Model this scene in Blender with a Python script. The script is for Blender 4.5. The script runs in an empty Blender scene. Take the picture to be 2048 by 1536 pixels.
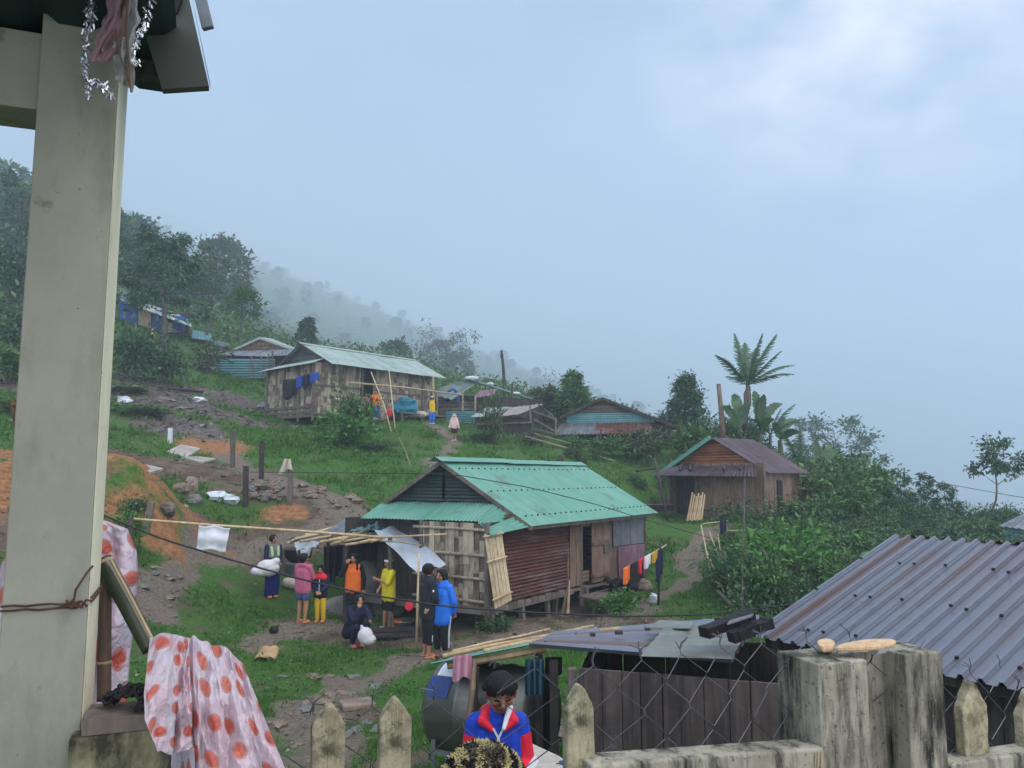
import bpy, math, random
import numpy as np
from mathutils import Vector, Matrix

# ------------------------------------------------------------------ camera, sky, sun, exposure
scene = bpy.context.scene
COL = scene.collection
FPX = 1607.0
PITCH = math.radians(6.45)
SP, CP = math.sin(PITCH), math.cos(PITCH)
cam_data = bpy.data.cameras.new('camera')
cam_data.lens = FPX / 2048 * 36.0
cam_data.clip_start, cam_data.clip_end = 0.05, 12000
cam = bpy.data.objects.new('camera', cam_data)
cam.rotation_euler = (math.pi / 2 + PITCH, 0, 0)
COL.objects.link(cam)
scene.camera = cam

SUN_EL, SUN_AZ = math.radians(55), math.radians(105)      # azimuth measured from +Y towards +X
world = bpy.data.worlds.new('World')
scene.world = world
world.use_nodes = True
wt = world.node_tree
wt.nodes.clear()
def wn(kind, **kw):
    n = wt.nodes.new(kind)
    for k, v in kw.items():
        setattr(n, k, v)
    return n
w_out = wn('ShaderNodeOutputWorld')
w_bg = wn('ShaderNodeBackground')
w_sky = wn('ShaderNodeTexSky', sky_type='NISHITA', sun_disc=False, sun_elevation=SUN_EL, sun_rotation=SUN_AZ)
w_sky.air_density, w_sky.dust_density = 1.0, 1.5
w_tc = wn('ShaderNodeTexCoord')
w_map = wn('ShaderNodeMapping')
w_map.inputs['Scale'].default_value = (1.3, 1.3, 2.2)
w_map.inputs['Location'].default_value = (0.35, 0.1, 0.6)
w_noise = wn('ShaderNodeTexNoise')
w_noise.inputs['Scale'].default_value = 1.7
w_noise.inputs['Detail'].default_value = 7
w_noise.inputs['Roughness'].default_value = 0.52
w_ramp = wn('ShaderNodeValToRGB')                         # cloud deck: blue grey to pale
w_ramp.color_ramp.elements[0].position = 0.38
w_ramp.color_ramp.elements[0].color = (0.7, 2.0, 4.8, 1)
w_ramp.color_ramp.elements[1].position = 0.62
w_ramp.color_ramp.elements[1].color = (4.6, 6.3, 9.2, 1)
# a thinner, brighter patch of cloud to the right
w_dot = wn('ShaderNodeVectorMath', operation='DOT_PRODUCT')
_p = Vector((0.395, 0.86, 0.50)).normalized()
w_dot.inputs[1].default_value = _p
w_dot2 = wn('ShaderNodeVectorMath', operation='DOT_PRODUCT')
w_dot2.inputs[1].default_value = Vector((0.645, 1.0, 0.045)).normalized()
w_mr = wn('ShaderNodeMapRange')
w_mr.inputs['From Min'].default_value, w_mr.inputs['From Max'].default_value = 0.970, 0.999
w_mr2 = wn('ShaderNodeMapRange')
w_mr2.inputs['From Min'].default_value, w_mr2.inputs['From Max'].default_value = 0.990, 0.9995
w_max = wn('ShaderNodeMath', operation='MAXIMUM')
w_nz2 = wn('ShaderNodeTexNoise')
w_nz2.inputs['Scale'].default_value = 4.5
w_nz2.inputs['Detail'].default_value = 8
w_nr2 = wn('ShaderNodeMapRange')
w_nr2.inputs['From Min'].default_value, w_nr2.inputs['From Max'].default_value = 0.36, 0.62
w_mul = wn('ShaderNodeMath', operation='MULTIPLY')
w_mixb = wn('ShaderNodeMixRGB')
w_mixb.inputs['Color2'].default_value = (34, 28, 23, 1)
w_mix = wn('ShaderNodeMixRGB')
w_mix.inputs['Fac'].default_value = 0.86
# an overcast sky is brighter towards the zenith and behind the viewer, away from the mist bank
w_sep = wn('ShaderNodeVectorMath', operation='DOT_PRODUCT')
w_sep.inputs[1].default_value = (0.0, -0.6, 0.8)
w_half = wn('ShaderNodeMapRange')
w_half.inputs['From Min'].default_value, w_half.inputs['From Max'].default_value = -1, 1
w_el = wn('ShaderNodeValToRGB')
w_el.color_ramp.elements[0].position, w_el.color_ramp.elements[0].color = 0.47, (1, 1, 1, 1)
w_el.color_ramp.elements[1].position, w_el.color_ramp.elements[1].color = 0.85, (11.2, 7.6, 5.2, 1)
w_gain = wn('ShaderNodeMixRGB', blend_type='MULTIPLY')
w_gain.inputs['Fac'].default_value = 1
L = wt.links.new
L(w_tc.outputs['Generated'], w_map.inputs['Vector'])
L(w_map.outputs['Vector'], w_noise.inputs['Vector'])
L(w_map.outputs['Vector'], w_nz2.inputs['Vector'])
L(w_noise.outputs['Fac'], w_ramp.inputs['Fac'])
L(w_tc.outputs['Generated'], w_dot.inputs[0])
L(w_tc.outputs['Generated'], w_dot2.inputs[0])
L(w_dot.outputs['Value'], w_mr.inputs['Value'])
L(w_dot2.outputs['Value'], w_mr2.inputs['Value'])
L(w_mr.outputs['Result'], w_max.inputs[0])
L(w_mr2.outputs['Result'], w_max.inputs[1])
L(w_nz2.outputs['Fac'], w_nr2.inputs['Value'])
L(w_max.outputs['Value'], w_mul.inputs[0])
L(w_nr2.outputs['Result'], w_mul.inputs[1])
L(w_mul.outputs['Value'], w_mixb.inputs['Fac'])
L(w_ramp.outputs['Color'], w_mixb.inputs['Color1'])
L(w_sky.outputs['Color'], w_mix.inputs['Color1'])
L(w_mixb.outputs['Color'], w_mix.inputs['Color2'])
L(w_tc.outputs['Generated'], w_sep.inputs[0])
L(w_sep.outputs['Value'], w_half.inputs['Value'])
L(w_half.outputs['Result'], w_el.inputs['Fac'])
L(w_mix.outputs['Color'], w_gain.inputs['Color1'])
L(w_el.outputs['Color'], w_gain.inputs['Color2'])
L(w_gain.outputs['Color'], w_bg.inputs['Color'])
w_bg.inputs['Strength'].default_value = 0.05
L(w_bg.outputs['Background'], w_out.inputs['Surface'])

sun_data = bpy.data.lights.new('sun', 'SUN')
sun_data.energy = 1.5
sun_data.angle = math.radians(35)
sun_data.color = (1.0, 0.94, 0.84)
sun = bpy.data.objects.new('sun', sun_data)
_sd = Vector((math.sin(SUN_AZ) * math.cos(SUN_EL), math.cos(SUN_AZ) * math.cos(SUN_EL), math.sin(SUN_EL)))
sun.rotation_euler = _sd.to_track_quat('Z', 'Y').to_euler()
sun.location = _sd * 60
COL.objects.link(sun)

scene.view_settings.view_transform = 'Standard'
scene.view_settings.look = 'None'
scene.view_settings.gamma = 1
scene.view_settings.exposure = 0.42
scene.render.engine = 'CYCLES'
scene.cycles.max_bounces = 8
scene.cycles.diffuse_bounces = 3
scene.cycles.glossy_bounces = 2
scene.cycles.transmission_bounces = 4
scene.cycles.transparent_max_bounces = 8
scene.cycles.volume_bounces = 2
scene.cycles.use_denoising = True

# ------------------------------------------------------------------ helpers
def V(*a):
    return Vector(a[0]) if len(a) == 1 else Vector(a)

def ray(px, py):
    u, v = (px - 1024) / FPX, (768 - py) / FPX
    return Vector((u, CP - v * SP, SP + v * CP))

def P(px, py, D):
    r = ray(px, py)
    return r * (D / r.y)

def Pz(px, py, z):
    """The point of that line of sight at height z."""
    r = ray(px, py)
    return r * (z / r.z)

def hash2(ix, iy, seed):
    h = (ix.astype(np.int64) * 374761393 + iy.astype(np.int64) * 668265263 + seed * 69069) & 0x7fffffff
    h = ((h ^ (h >> 13)) * 1274126177) & 0x7fffffff
    return ((h ^ (h >> 16)) & 0xffff) / 65535.0

def vnoise(x, y, seed=0):
    x, y = np.asarray(x, float), np.asarray(y, float)
    ix, iy = np.floor(x), np.floor(y)
    fx, fy = x - ix, y - iy
    fx, fy = fx * fx * (3 - 2 * fx), fy * fy * (3 - 2 * fy)
    a, b = hash2(ix, iy, seed), hash2(ix + 1, iy, seed)
    c, d = hash2(ix, iy + 1, seed), hash2(ix + 1, iy + 1, seed)
    return (a + (b - a) * fx) * (1 - fy) + (c + (d - c) * fx) * fy

def fbm(x, y, seed=0, octaves=4):
    s, a, t = 0, 1.0, 0
    for k in range(octaves):
        s = s + a * vnoise(np.asarray(x) * 2 ** k, np.asarray(y) * 2 ** k, seed + k * 17)
        t += a
        a *= 0.5
    return s / t

def thing(name, label, cat, loc, group=None, rotz=0.0):
    o = bpy.data.objects.new(name, None)
    o.empty_display_size = 0.2
    o.location = loc
    o.rotation_euler = (0, 0, rotz)
    COL.objects.link(o)
    o['label'], o['category'] = label, cat
    if group:
        o['group'] = group
    return o

def tag(o, label=None, cat=None, group=None, kind=None):
    for k, v in (('label', label), ('category', cat), ('group', group), ('kind', kind)):
        if v:
            o[k] = v
    return o

class MB:
    """Collects geometry in world coordinates and links it as one mesh object."""
    def __init__(s):
        s.v, s.f, s.t, s.m = [], [], [], []
    def add(s, verts, faces, tone=0.5, mi=0):
        n = len(s.v)
        s.v.extend(tuple(p) for p in verts)
        s.f.extend(tuple(i + n for i in f) for f in faces)
        s.t.extend([tone] * len(faces))
        s.m.extend([mi] * len(faces))
        return s
    def box(s, c, size, rot=None, tone=0.5, mi=0):
        c = Vector(c)
        if rot is None:
            R = Matrix.Identity(3)
        elif isinstance(rot, (int, float)):
            R = Matrix.Rotation(rot, 3, 'Z')
        else:
            R = rot
        h = Vector(size) / 2
        vs = [c + R @ Vector((x * h.x, y * h.y, z * h.z)) for x in (-1, 1) for y in (-1, 1) for z in (-1, 1)]
        return s.add(vs, [(0, 1, 3, 2), (4, 6, 7, 5), (0, 4, 5, 1), (2, 3, 7, 6), (0, 2, 6, 4), (1, 5, 7, 3)], tone, mi)
    def beam(s, a, b, w, h=None, up=(0, 0, 1), tone=0.5, mi=0):
        a, b = Vector(a), Vector(b)
        d = (b - a)
        x = d.normalized()
        u = Vector(up)
        y = u.cross(x)
        if y.length < 1e-4:
            y = Vector((1, 0, 0)).cross(x)
        y.normalize()
        z = x.cross(y)
        R = Matrix((x, y, z)).transposed()
        return s.box((a + b) / 2, (d.length, w, h if h else w), R, tone, mi)
    def tube(s, pts, r, n=7, tone=0.5, mi=0, cap=True):
        pts = [Vector(p) for p in pts]
        k = len(pts)
        rs = r if isinstance(r, (list, tuple)) else [r] * k
        vs, fs = [], []
        prev = None
        for i, p in enumerate(pts):
            d = (pts[min(i + 1, k - 1)] - pts[max(i - 1, 0)])
            d = d.normalized() if d.length > 1e-9 else Vector((0, 0, 1))
            if prev is None:
                x = d.orthogonal().normalized()
            else:
                x = (prev - d * prev.dot(d))
                x = x.normalized() if x.length > 1e-6 else d.orthogonal().normalized()
            prev = x
            y = d.cross(x)
            for j in range(n):
                t = 2 * math.pi * j / n
                vs.append(p + (x * math.cos(t) + y * math.sin(t)) * rs[i])
        for i in range(k - 1):
            for j in range(n):
                fs.append((i * n + j, i * n + (j + 1) % n, (i + 1) * n + (j + 1) % n, (i + 1) * n + j))
        if cap:
            fs.append(tuple(reversed(range(n))))
            fs.append(tuple((k - 1) * n + j for j in range(n)))
        return s.add(vs, fs, tone, mi)
    def lathe(s, c, prof, n=20, axis=(0, 0, 1), tone=0.5, mi=0):
        """prof: list of (radius, height along axis)."""
        c, ax = Vector(c), Vector(axis).normalized()
        x = ax.orthogonal().normalized()
        y = ax.cross(x)
        vs, fs = [], []
        for r, h in prof:
            for j in range(n):
                t = 2 * math.pi * j / n
                vs.append(c + ax * h + (x * math.cos(t) + y * math.sin(t)) * max(r, 1e-4))
        for i in range(len(prof) - 1):
            for j in range(n):
                fs.append((i * n + j, i * n + (j + 1) % n, (i + 1) * n + (j + 1) % n, (i + 1) * n + j))
        fs.append(tuple(reversed(range(n))))
        fs.append(tuple((len(prof) - 1) * n + j for j in range(n)))
        return s.add(vs, fs, tone, mi)
    def ball(s, c, r, n=10, tone=0.5, mi=0, rot=None, rough=0.0, seed=0):
        rr = Vector((r, r, r)) if isinstance(r, (int, float)) else Vector(r)
        R = rot if rot is not None else Matrix.Identity(3)
        rg = random.Random(seed)
        c = Vector(c)
        m = max(4, n * 3 // 4)
        vs = [c + R @ Vector((0, 0, -rr.z))]
        for i in range(1, m):
            th = math.pi * i / m
            for j in range(n):
                ph = 2 * math.pi * (j + 0.5 * (i % 2)) / n
                k = 1 + rough * (rg.random() - 0.5)
                vs.append(c + R @ Vector((rr.x * math.sin(th) * math.cos(ph) * k, rr.y * math.sin(th) * math.sin(ph) * k, -rr.z * math.cos(th) * k)))
        vs.append(c + R @ Vector((0, 0, rr.z)))
        fs = []
        for j in range(n):
            fs.append((0, 1 + (j + 1) % n, 1 + j))
        for i in range(m - 2):
            for j in range(n):
                a, b = 1 + i * n + j, 1 + i * n + (j + 1) % n
                fs.append((a, b, b + n, a + n))
        e = len(vs) - 1
        for j in range(n):
            a, b = 1 + (m - 2) * n + j, 1 + (m - 2) * n + (j + 1) % n
            fs.append((a, b, e))
        return s.add(vs, fs, tone, mi)
    def grid(s, fn, nu, nv, tone=0.5, mi=0):
        """fn(u, v) in 0..1 gives a point."""
        vs = [fn(i / nu, j / nv) for j in range(nv + 1) for i in range(nu + 1)]
        w = nu + 1
        fs = [(j * w + i, j * w + i + 1, (j + 1) * w + i + 1, (j + 1) * w + i) for j in range(nv) for i in range(nu)]
        return s.add(vs, fs, tone, mi)
    def sheet(s, p00, p10, p11, p01, pitch=0.11, amp=0.012, per=6, nv=4, shape='sine', sag=0.0, seed=0, tone=0.5, mi=0, tvar=0.5):
        """Corrugated sheet: ribs run along v (p00 to p01), waves across u (p00 to p10)."""
        p00, p10, p11, p01 = (Vector(p) for p in (p00, p10, p11, p01))
        wdt = ((p10 - p00).length + (p11 - p01).length) / 2
        waves = max(2, round(wdt / pitch))
        nrm = (p10 - p00).cross(p01 - p00).normalized()
        if nrm.z < -0.05:
            nrm = -nrm
        rg = random.Random(seed)
        off = [rg.uniform(-1, 1) for _ in range(40)]
        def fn(u, v):
            base = (p00 * (1 - u) + p10 * u) * (1 - v) + (p01 * (1 - u) + p11 * u) * v
            t = u * waves
            if shape == 'sine':
                h = math.sin(2 * math.pi * t)
            else:                                              # narrow raised ribs
                q = (t % 1.0)
                h = 1.0 if q < 0.2 else (-1.0 if 0.32 < q < 0.88 else 0.0)
            k = u * 12
            i = int(k)
            wob = (off[i] * (1 - k + i) + off[i + 1] * (k - i)) * sag
            return base + nrm * (h * amp + wob * (0.4 + 0.6 * v))
        n0 = len(s.t)
        s.grid(fn, waves * per, nv, tone, mi)
        if tvar:
            ws = [tone + tvar * rg.uniform(-.5, .5) for _ in range(waves // 8 + 2)]
            wv = [ws[i // 8] + (tvar * rg.uniform(-.5, .5) if rg.random() < .87 else -tvar * 1.2) for i in range(waves + 1)]
            for q in range(len(s.t) - n0):
                s.t[n0 + q] = wv[(q % (waves * per)) // per]
        return s
    def planks(s, a, b, z0, z1, w=0.16, t=0.02, gap=0.006, seed=1, ragged=0.0, jit=0.008, tones=(0.2, 0.9), zb=None):
        """Upright boards from a to b (xy)."""
        rg = random.Random(seed)
        a, b = Vector((a[0], a[1], 0)), Vector((b[0], b[1], 0))
        d = b - a
        n = d.length
        x = d.normalized()
        y = Vector((-x.y, x.x, 0))
        p = 0.0
        while p < n - 0.02:
            ww = min(w * rg.uniform(0.75, 1.25), n - p)
            u = (p + ww / 2) / n
            zl = z0 if zb is None else z0 + (zb - z0) * u
            c = a + x * (p + ww / 2) + y * rg.uniform(-jit, jit)
            top = z1 + rg.uniform(-ragged, ragged)
            bot = zl + rg.uniform(-ragged, ragged) * 0.6
            R = Matrix((x, y, Vector((0, 0, 1)))).transposed()
            s.box((c.x, c.y, (top + bot) / 2), (ww - gap, t, top - bot), R @ Matrix.Rotation(rg.uniform(-0.006, 0.006), 3, 'Y'), rg.uniform(*tones))
            p += ww
        return s
    def build(s, name, mat, parent=None, smooth=False, origin=None, attrs=None):
        me = bpy.data.meshes.new(name)
        co = np.array([tuple(p) for p in s.v], dtype=float).reshape(-1, 3)
        if parent is not None:
            org = parent['_w'] if '_w' in parent else None
            o_w = Vector(parent.location)
            q = parent
            while q.parent is not None:
                q = q.parent
                o_w = o_w + Vector(q.location)
        else:
            o_w = Vector(origin) if origin is not None else Vector(((co[:, 0].min() + co[:, 0].max()) / 2, (co[:, 1].min() + co[:, 1].max()) / 2, co[:, 2].min()))
        co = co - np.array(o_w)
        me.from_pydata(co.tolist(), [], s.f)
        me.update()
        at = me.attributes.new('tone', 'FLOAT', 'FACE')
        at.data.foreach_set('value', np.array(s.t, dtype=np.float32))
        for m in (mat if isinstance(mat, (list, tuple)) else [mat]):
            me.materials.append(m)
        if any(s.m):
            me.polygons.foreach_set('material_index', np.array(s.m, dtype=np.int32))
        if smooth:
            me.polygons.foreach_set('use_smooth', np.ones(len(me.polygons), dtype=bool))
        o = bpy.data.objects.new(name, me)
        COL.objects.link(o)
        if parent is not None:
            o.parent = parent
        else:
            o.location = o_w
        return o

def fast_mesh(name, verts, faces, mat, tone=None, parent=None, origin=(0, 0, 0), smooth=False):
    """verts (N,3), faces (M,k) numpy arrays of one face size."""
    me = bpy.data.meshes.new(name)
    verts = np.asarray(verts, dtype=np.float32) - np.asarray(origin, dtype=np.float32)
    M, k = faces.shape
    me.vertices.add(len(verts))
    me.vertices.foreach_set('co', verts.ravel())
    me.loops.add(M * k)
    me.loops.foreach_set('vertex_index', faces.astype(np.int32).ravel())
    me.polygons.add(M)
    me.polygons.foreach_set('loop_start', (np.arange(M) * k).astype(np.int32))
    me.update(calc_edges=True)
    at = me.attributes.new('tone', 'FLOAT', 'FACE')
    at.data.foreach_set('value', (np.full(M, 0.5) if tone is None else tone).astype(np.float32))
    if smooth:
        me.polygons.foreach_set('use_smooth', np.ones(M, dtype=bool))
    me.materials.append(mat)
    o = bpy.data.objects.new(name, me)
    COL.objects.link(o)
    o.parent = parent
    if parent is None:
        o.location = origin
    return o

# ------------------------------------------------------------------ materials
def mat(name, c1, c2=None, scale=6.0, stretch=(1, 1, 1), rough=0.8, metal=0.0, bump=0.15, bscale=None, stain=None, stain_scale=1.5,
        stain_amt=0.5, stain_stretch=(1, 1, 1), tone=0.7, spec=0.3, transl=0.0, bdist=0.02, coord='Object', alpha=None, stain_lo=0.5, speck=None):
    """c1 to c2 by noise and the face's own tone, a third colour in stains, noise bump."""
    m = bpy.data.materials.new(name)
    m.use_nodes = True
    nt = m.node_tree
    N, Lk = nt.nodes, nt.links.new
    bs = N['Principled BSDF']
    c2 = c2 or tuple(min(1, c * 1.35 + 0.01) for c in c1)
    tc = N.new('ShaderNodeTexCoord')
    mp = N.new('ShaderNodeMapping')
    mp.inputs['Scale'].default_value = stretch
    Lk(tc.outputs[coord], mp.inputs['Vector'])
    nz = N.new('ShaderNodeTexNoise')
    nz.inputs['Scale'].default_value = scale
    nz.inputs['Detail'].default_value = 8
    nz.inputs['Roughness'].default_value = 0.62
    Lk(mp.outputs['Vector'], nz.inputs['Vector'])
    at = N.new('ShaderNodeAttribute')
    at.attribute_name = 'tone'
    mr = N.new('ShaderNodeMapRange')
    mr.inputs['From Min'].default_value, mr.inputs['From Max'].default_value = 0.3, 0.7
    Lk(nz.outputs['Fac'], mr.inputs['Value'])
    ma = N.new('ShaderNodeMath')
    ma.operation = 'MULTIPLY_ADD'
    ma.inputs[1].default_value = tone
    ma.inputs[2].default_value = -0.5 * tone
    Lk(at.outputs['Fac'], ma.inputs[0])
    ad = N.new('ShaderNodeMath')
    ad.operation = 'ADD'
    ad.use_clamp = True
    Lk(mr.outputs['Result'], ad.inputs[0])
    Lk(ma.outputs['Value'], ad.inputs[1])
    mx = N.new('ShaderNodeMixRGB')
    mx.inputs['Color1'].default_value = (*c1, 1)
    mx.inputs['Color2'].default_value = (*c2, 1)
    Lk(ad.outputs['Value'], mx.inputs['Fac'])
    colour = mx.outputs['Color']
    if stain is not None:
        mp2 = N.new('ShaderNodeMapping')
        mp2.inputs['Scale'].default_value = stain_stretch
        mp2.inputs['Location'].default_value = (3.1, 1.7, 5.3)
        Lk(tc.outputs[coord], mp2.inputs['Vector'])
        n2 = N.new('ShaderNodeTexNoise')
        n2.inputs['Scale'].default_value = stain_scale
        n2.inputs['Detail'].default_value = 9
        n2.inputs['Roughness'].default_value = 0.7
        Lk(mp2.outputs['Vector'], n2.inputs['Vector'])
        m2 = N.new('ShaderNodeMapRange')
        m2.inputs['From Min'].default_value, m2.inputs['From Max'].default_value = stain_lo, stain_lo + 0.17
        m2.inputs['To Max'].default_value = stain_amt
        Lk(n2.outputs['Fac'], m2.inputs['Value'])
        x2 = N.new('ShaderNodeMixRGB')
        x2.inputs['Color2'].default_value = (*stain, 1)
        Lk(m2.outputs['Result'], x2.inputs['Fac'])
        Lk(colour, x2.inputs['Color1'])
        colour = x2.outputs['Color']
    for sc_, lo_, c_, am_ in speck or ():
        n4 = N.new('ShaderNodeTexNoise')
        n4.inputs['Scale'].default_value = sc_
        n4.inputs['Detail'].default_value = 5
        n4.inputs['Roughness'].default_value = 0.6
        Lk(tc.outputs[coord], n4.inputs['Vector'])
        m4 = N.new('ShaderNodeMapRange')
        m4.inputs['From Min'].default_value, m4.inputs['From Max'].default_value = lo_, lo_ + 0.06
        m4.inputs['To Max'].default_value = am_
        Lk(n4.outputs['Fac'], m4.inputs['Value'])
        x4 = N.new('ShaderNodeMixRGB')
        x4.inputs['Color2'].default_value = (*c_, 1)
        Lk(m4.outputs['Result'], x4.inputs['Fac'])
        Lk(colour, x4.inputs['Color1'])
        colour = x4.outputs['Color']
    Lk(colour, bs.inputs['Base Color'])
    bs.inputs['Roughness'].default_value = rough
    bs.inputs['Metallic'].default_value = metal
    bs.inputs['Specular IOR Level'].default_value = spec
    if bump:
        nb = N.new('ShaderNodeTexNoise')
        nb.inputs['Scale'].default_value = bscale or scale * 4
        nb.inputs['Detail'].default_value = 6
        Lk(mp.outputs['Vector'], nb.inputs['Vector'])
        bp = N.new('ShaderNodeBump')
        bp.inputs['Strength'].default_value = bump
        bp.inputs['Distance'].default_value = bdist
        Lk(nb.outputs['Fac'], bp.inputs['Height'])
        Lk(bp.outputs['Normal'], bs.inputs['Normal'])
    if transl:
        tr = N.new('ShaderNodeBsdfTranslucent')
        Lk(colour, tr.inputs['Color'])
        ms = N.new('ShaderNodeMixShader')
        ms.inputs['Fac'].default_value = transl
        Lk(bs.outputs['BSDF'], ms.inputs[1])
        Lk(tr.outputs['BSDF'], ms.inputs[2])
        Lk(ms.outputs['Shader'], N['Material Output'].inputs['Surface'])
    return m

M = {}
M['wood_grey'] = mat('weathered grey wood', (0.075, 0.062, 0.052), (0.19, 0.16, 0.135), 3, (6, 6, 0.7), bump=0.3, stain=(0.035, 0.03, 0.026), stain_amt=0.6)
M['wood_dark'] = mat('dark damp wood', (0.022, 0.019, 0.018), (0.075, 0.064, 0.058), 3, (6, 6, 0.7), bump=0.3, stain=(0.012, 0.012, 0.012), stain_amt=0.6)
M['wood_brown'] = mat('brown boards', (0.085, 0.052, 0.034), (0.24, 0.165, 0.115), 3, (6, 6, 0.6), bump=0.25, stain=(0.05, 0.035, 0.028), stain_amt=0.6)
M['bamboo_grey'] = mat('weathered bamboo', (0.105, 0.083, 0.062), (0.40, 0.345, 0.255), 5, (5, 5, 0.9), rough=0.7, bump=0.2, stain=(0.06, 0.05, 0.042), stain_amt=0.45, tone=1.1)
M['bamboo_tan'] = mat('dry tan bamboo', (0.30, 0.20, 0.105), (0.56, 0.43, 0.26), 4, (3, 3, 0.8), rough=0.55, bump=0.1, stain=(0.15, 0.10, 0.06), stain_amt=0.5)
M['bamboo_panel'] = mat('split bamboo panel', (0.24, 0.185, 0.11), (0.46, 0.375, 0.235), 4, (5, 5, 0.7), rough=0.65, bump=0.15)
M['bamboo_green'] = mat('green bamboo', (0.012, 0.022, 0.010), (0.03, 0.045, 0.018), 3, (1, 1, 1), rough=0.35, bump=0.03, stain=(0.04, 0.045, 0.02), stain_amt=0.4, spec=0.5)
M['tin_green'] = mat('green painted tin', (0.075, 0.235, 0.165), (0.125, 0.29, 0.225), 1.2, rough=0.45, bump=0.02, stain=(0.15, 0.27, 0.235), stain_scale=2.5, stain_amt=0.6, metal=0.15, spec=0.4, speck=((1.3, .60, (0.075, 0.13, 0.10), .6), (9, .68, (0.07, 0.06, 0.045), .6)))
M['tin_green_pale'] = mat('faded green tin', (0.20, 0.275, 0.245), (0.31, 0.385, 0.35), 1.5, rough=0.5, bump=0.02, stain=(0.13, 0.16, 0.14), stain_scale=3, stain_amt=0.5, metal=0.15)
M['tin_grey'] = mat('grey tin', (0.10, 0.115, 0.13), (0.22, 0.24, 0.26), 2, rough=0.5, metal=0.3, bump=0.03, stain=(0.12, 0.085, 0.065), stain_amt=0.5)
M['tin_rust'] = mat('rusty tin', (0.055, 0.021, 0.018), (0.120, 0.042, 0.034), 2.5, (1, 1, 2), rough=0.75, bump=0.1, stain=(0.20, 0.19, 0.19), stain_scale=1.2, stain_amt=0.7, stain_lo=0.52, stain_stretch=(0.5, 0.5, 3))
M['tin_orange'] = mat('orange rusted tin', (0.13, 0.045, 0.02), (0.25, 0.10, 0.04), 1.6, (1, 1, 3), rough=0.75, bump=0.1, stain=(0.32, 0.24, 0.09), stain_scale=1.6, stain_amt=0.6, stain_lo=0.58)
M['tin_dark'] = mat('dark ribbed tin', (0.018, 0.03, 0.03), (0.05, 0.075, 0.072), 2, rough=0.55, metal=0.2, bump=0.03, stain=(0.02, 0.02, 0.02))
M['tin_turquoise'] = mat('turquoise tin', (0.075, 0.20, 0.215), (0.12, 0.28, 0.29), 1.5, rough=0.5, bump=0.02, stain=(0.08, 0.12, 0.12), stain_amt=0.4)
M['tin_purple'] = mat('purple weathered tin', (0.13, 0.07, 0.10), (0.25, 0.15, 0.19), 1.5, rough=0.5, bump=0.03, stain=(0.10, 0.06, 0.055), stain_amt=0.6)
M['tin_brown'] = mat('brown purple tin', (0.042, 0.028, 0.033), (0.105, 0.075, 0.088), 1.5, rough=0.45, metal=0.2, bump=0.03, stain=(0.07, 0.035, 0.025), stain_amt=0.6)
M['black'] = mat('black', (0.006, 0.006, 0.007), (0.014, 0.014, 0.016), rough=0.7, bump=0)
M['painted_dark'] = mat('painted interior shade', (0.012, 0.011, 0.012), (0.025, 0.022, 0.022), rough=0.9, bump=0)
# ------------------------------------------------------------------ ground: heights from sight lines with distances
K0 = 12.0
_ctrl = [  # px, py, distance
    (840, 1312, 15.9), (715, 1292, 16.8), (625, 1245, 18.0), (545, 1195, 20.0), (975, 1262, 16.9), (1150, 1225, 20.0), (1280, 1205, 22.0),
    (1315, 1205, 21.5), (1380, 1235, 19.0), (1380, 1100, 27.0), (1440, 1045, 30.0), (1340, 1072, 28.0), (1600, 1150, 24.0), (1700, 1052, 34.0),
    (1800, 1048, 44.0), (1990, 1045, 40.0), (640, 1000, 24.0), (450, 1100, 21.5), (590, 1095, 21.5), (700, 1025, 24.0), (700, 905, 32.0), (700, 840, 41.0),
    (560, 832, 41.5), (870, 850, 41.0), (908, 884, 38.0), (950, 965, 29.0), (1000, 905, 36.0), (1100, 895, 39.0), (1200, 915, 36.0), (1250, 965, 34.5), (1350, 1037, 33.5), (1440, 1044, 31.5), (1530, 1041, 30.0), (1600, 1025, 32.0),
    (1250, 892, 43.0), (1500, 900, 38.0), (1600, 965, 37.0), (250, 1250, 14.0), (300, 1400, 10.5), (350, 1180, 17.0), (260, 1010, 20.0), (0, 955, 20.0),
    (0, 1100, 15.0), (400, 965, 25.0), (370, 908, 28.5), (300, 805, 36.0), (480, 785, 43.0), (0, 800, 32.0), (0, 705, 42.0), (280, 742, 43.0), (430, 745, 51.0),
    (330, 690, 52.0), (0, 600, 56.0), (510, 742, 55.0), (700, 765, 56.0), (700, 725, 420.0), (500, 640, 450.0), (100, 520, 180.0), (0, 455, 380.0),
    (300, 540, 420.0), (900, 792, 420.0), (1050, 818, 420.0), (1250, 868, 350.0), (330, 640, 80.0), (80, 570, 80.0), (700, 655, 2100.0), (1000, 745, 2500.0), (1250, 815, 2500.0), (0, 385, 950.0),
    (350, 490, 1300.0), (1500, 922, 1500.0), (1500, 915, 75.0), (560, 1315, 15.0), (700, 1400, 11.5), (700, 1500, 8.8), (450, 1340, 13.0), (1150, 1400, 9.0),
    (-600, 900, 20.0), (-700, 620, 45.0), (-800, 420, 90.0), (-500, 1300, 10.0), (950, 1420, 10.5), (1220, 1235, 19.0),
]
_cx = [P(*c) for c in _ctrl]
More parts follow.
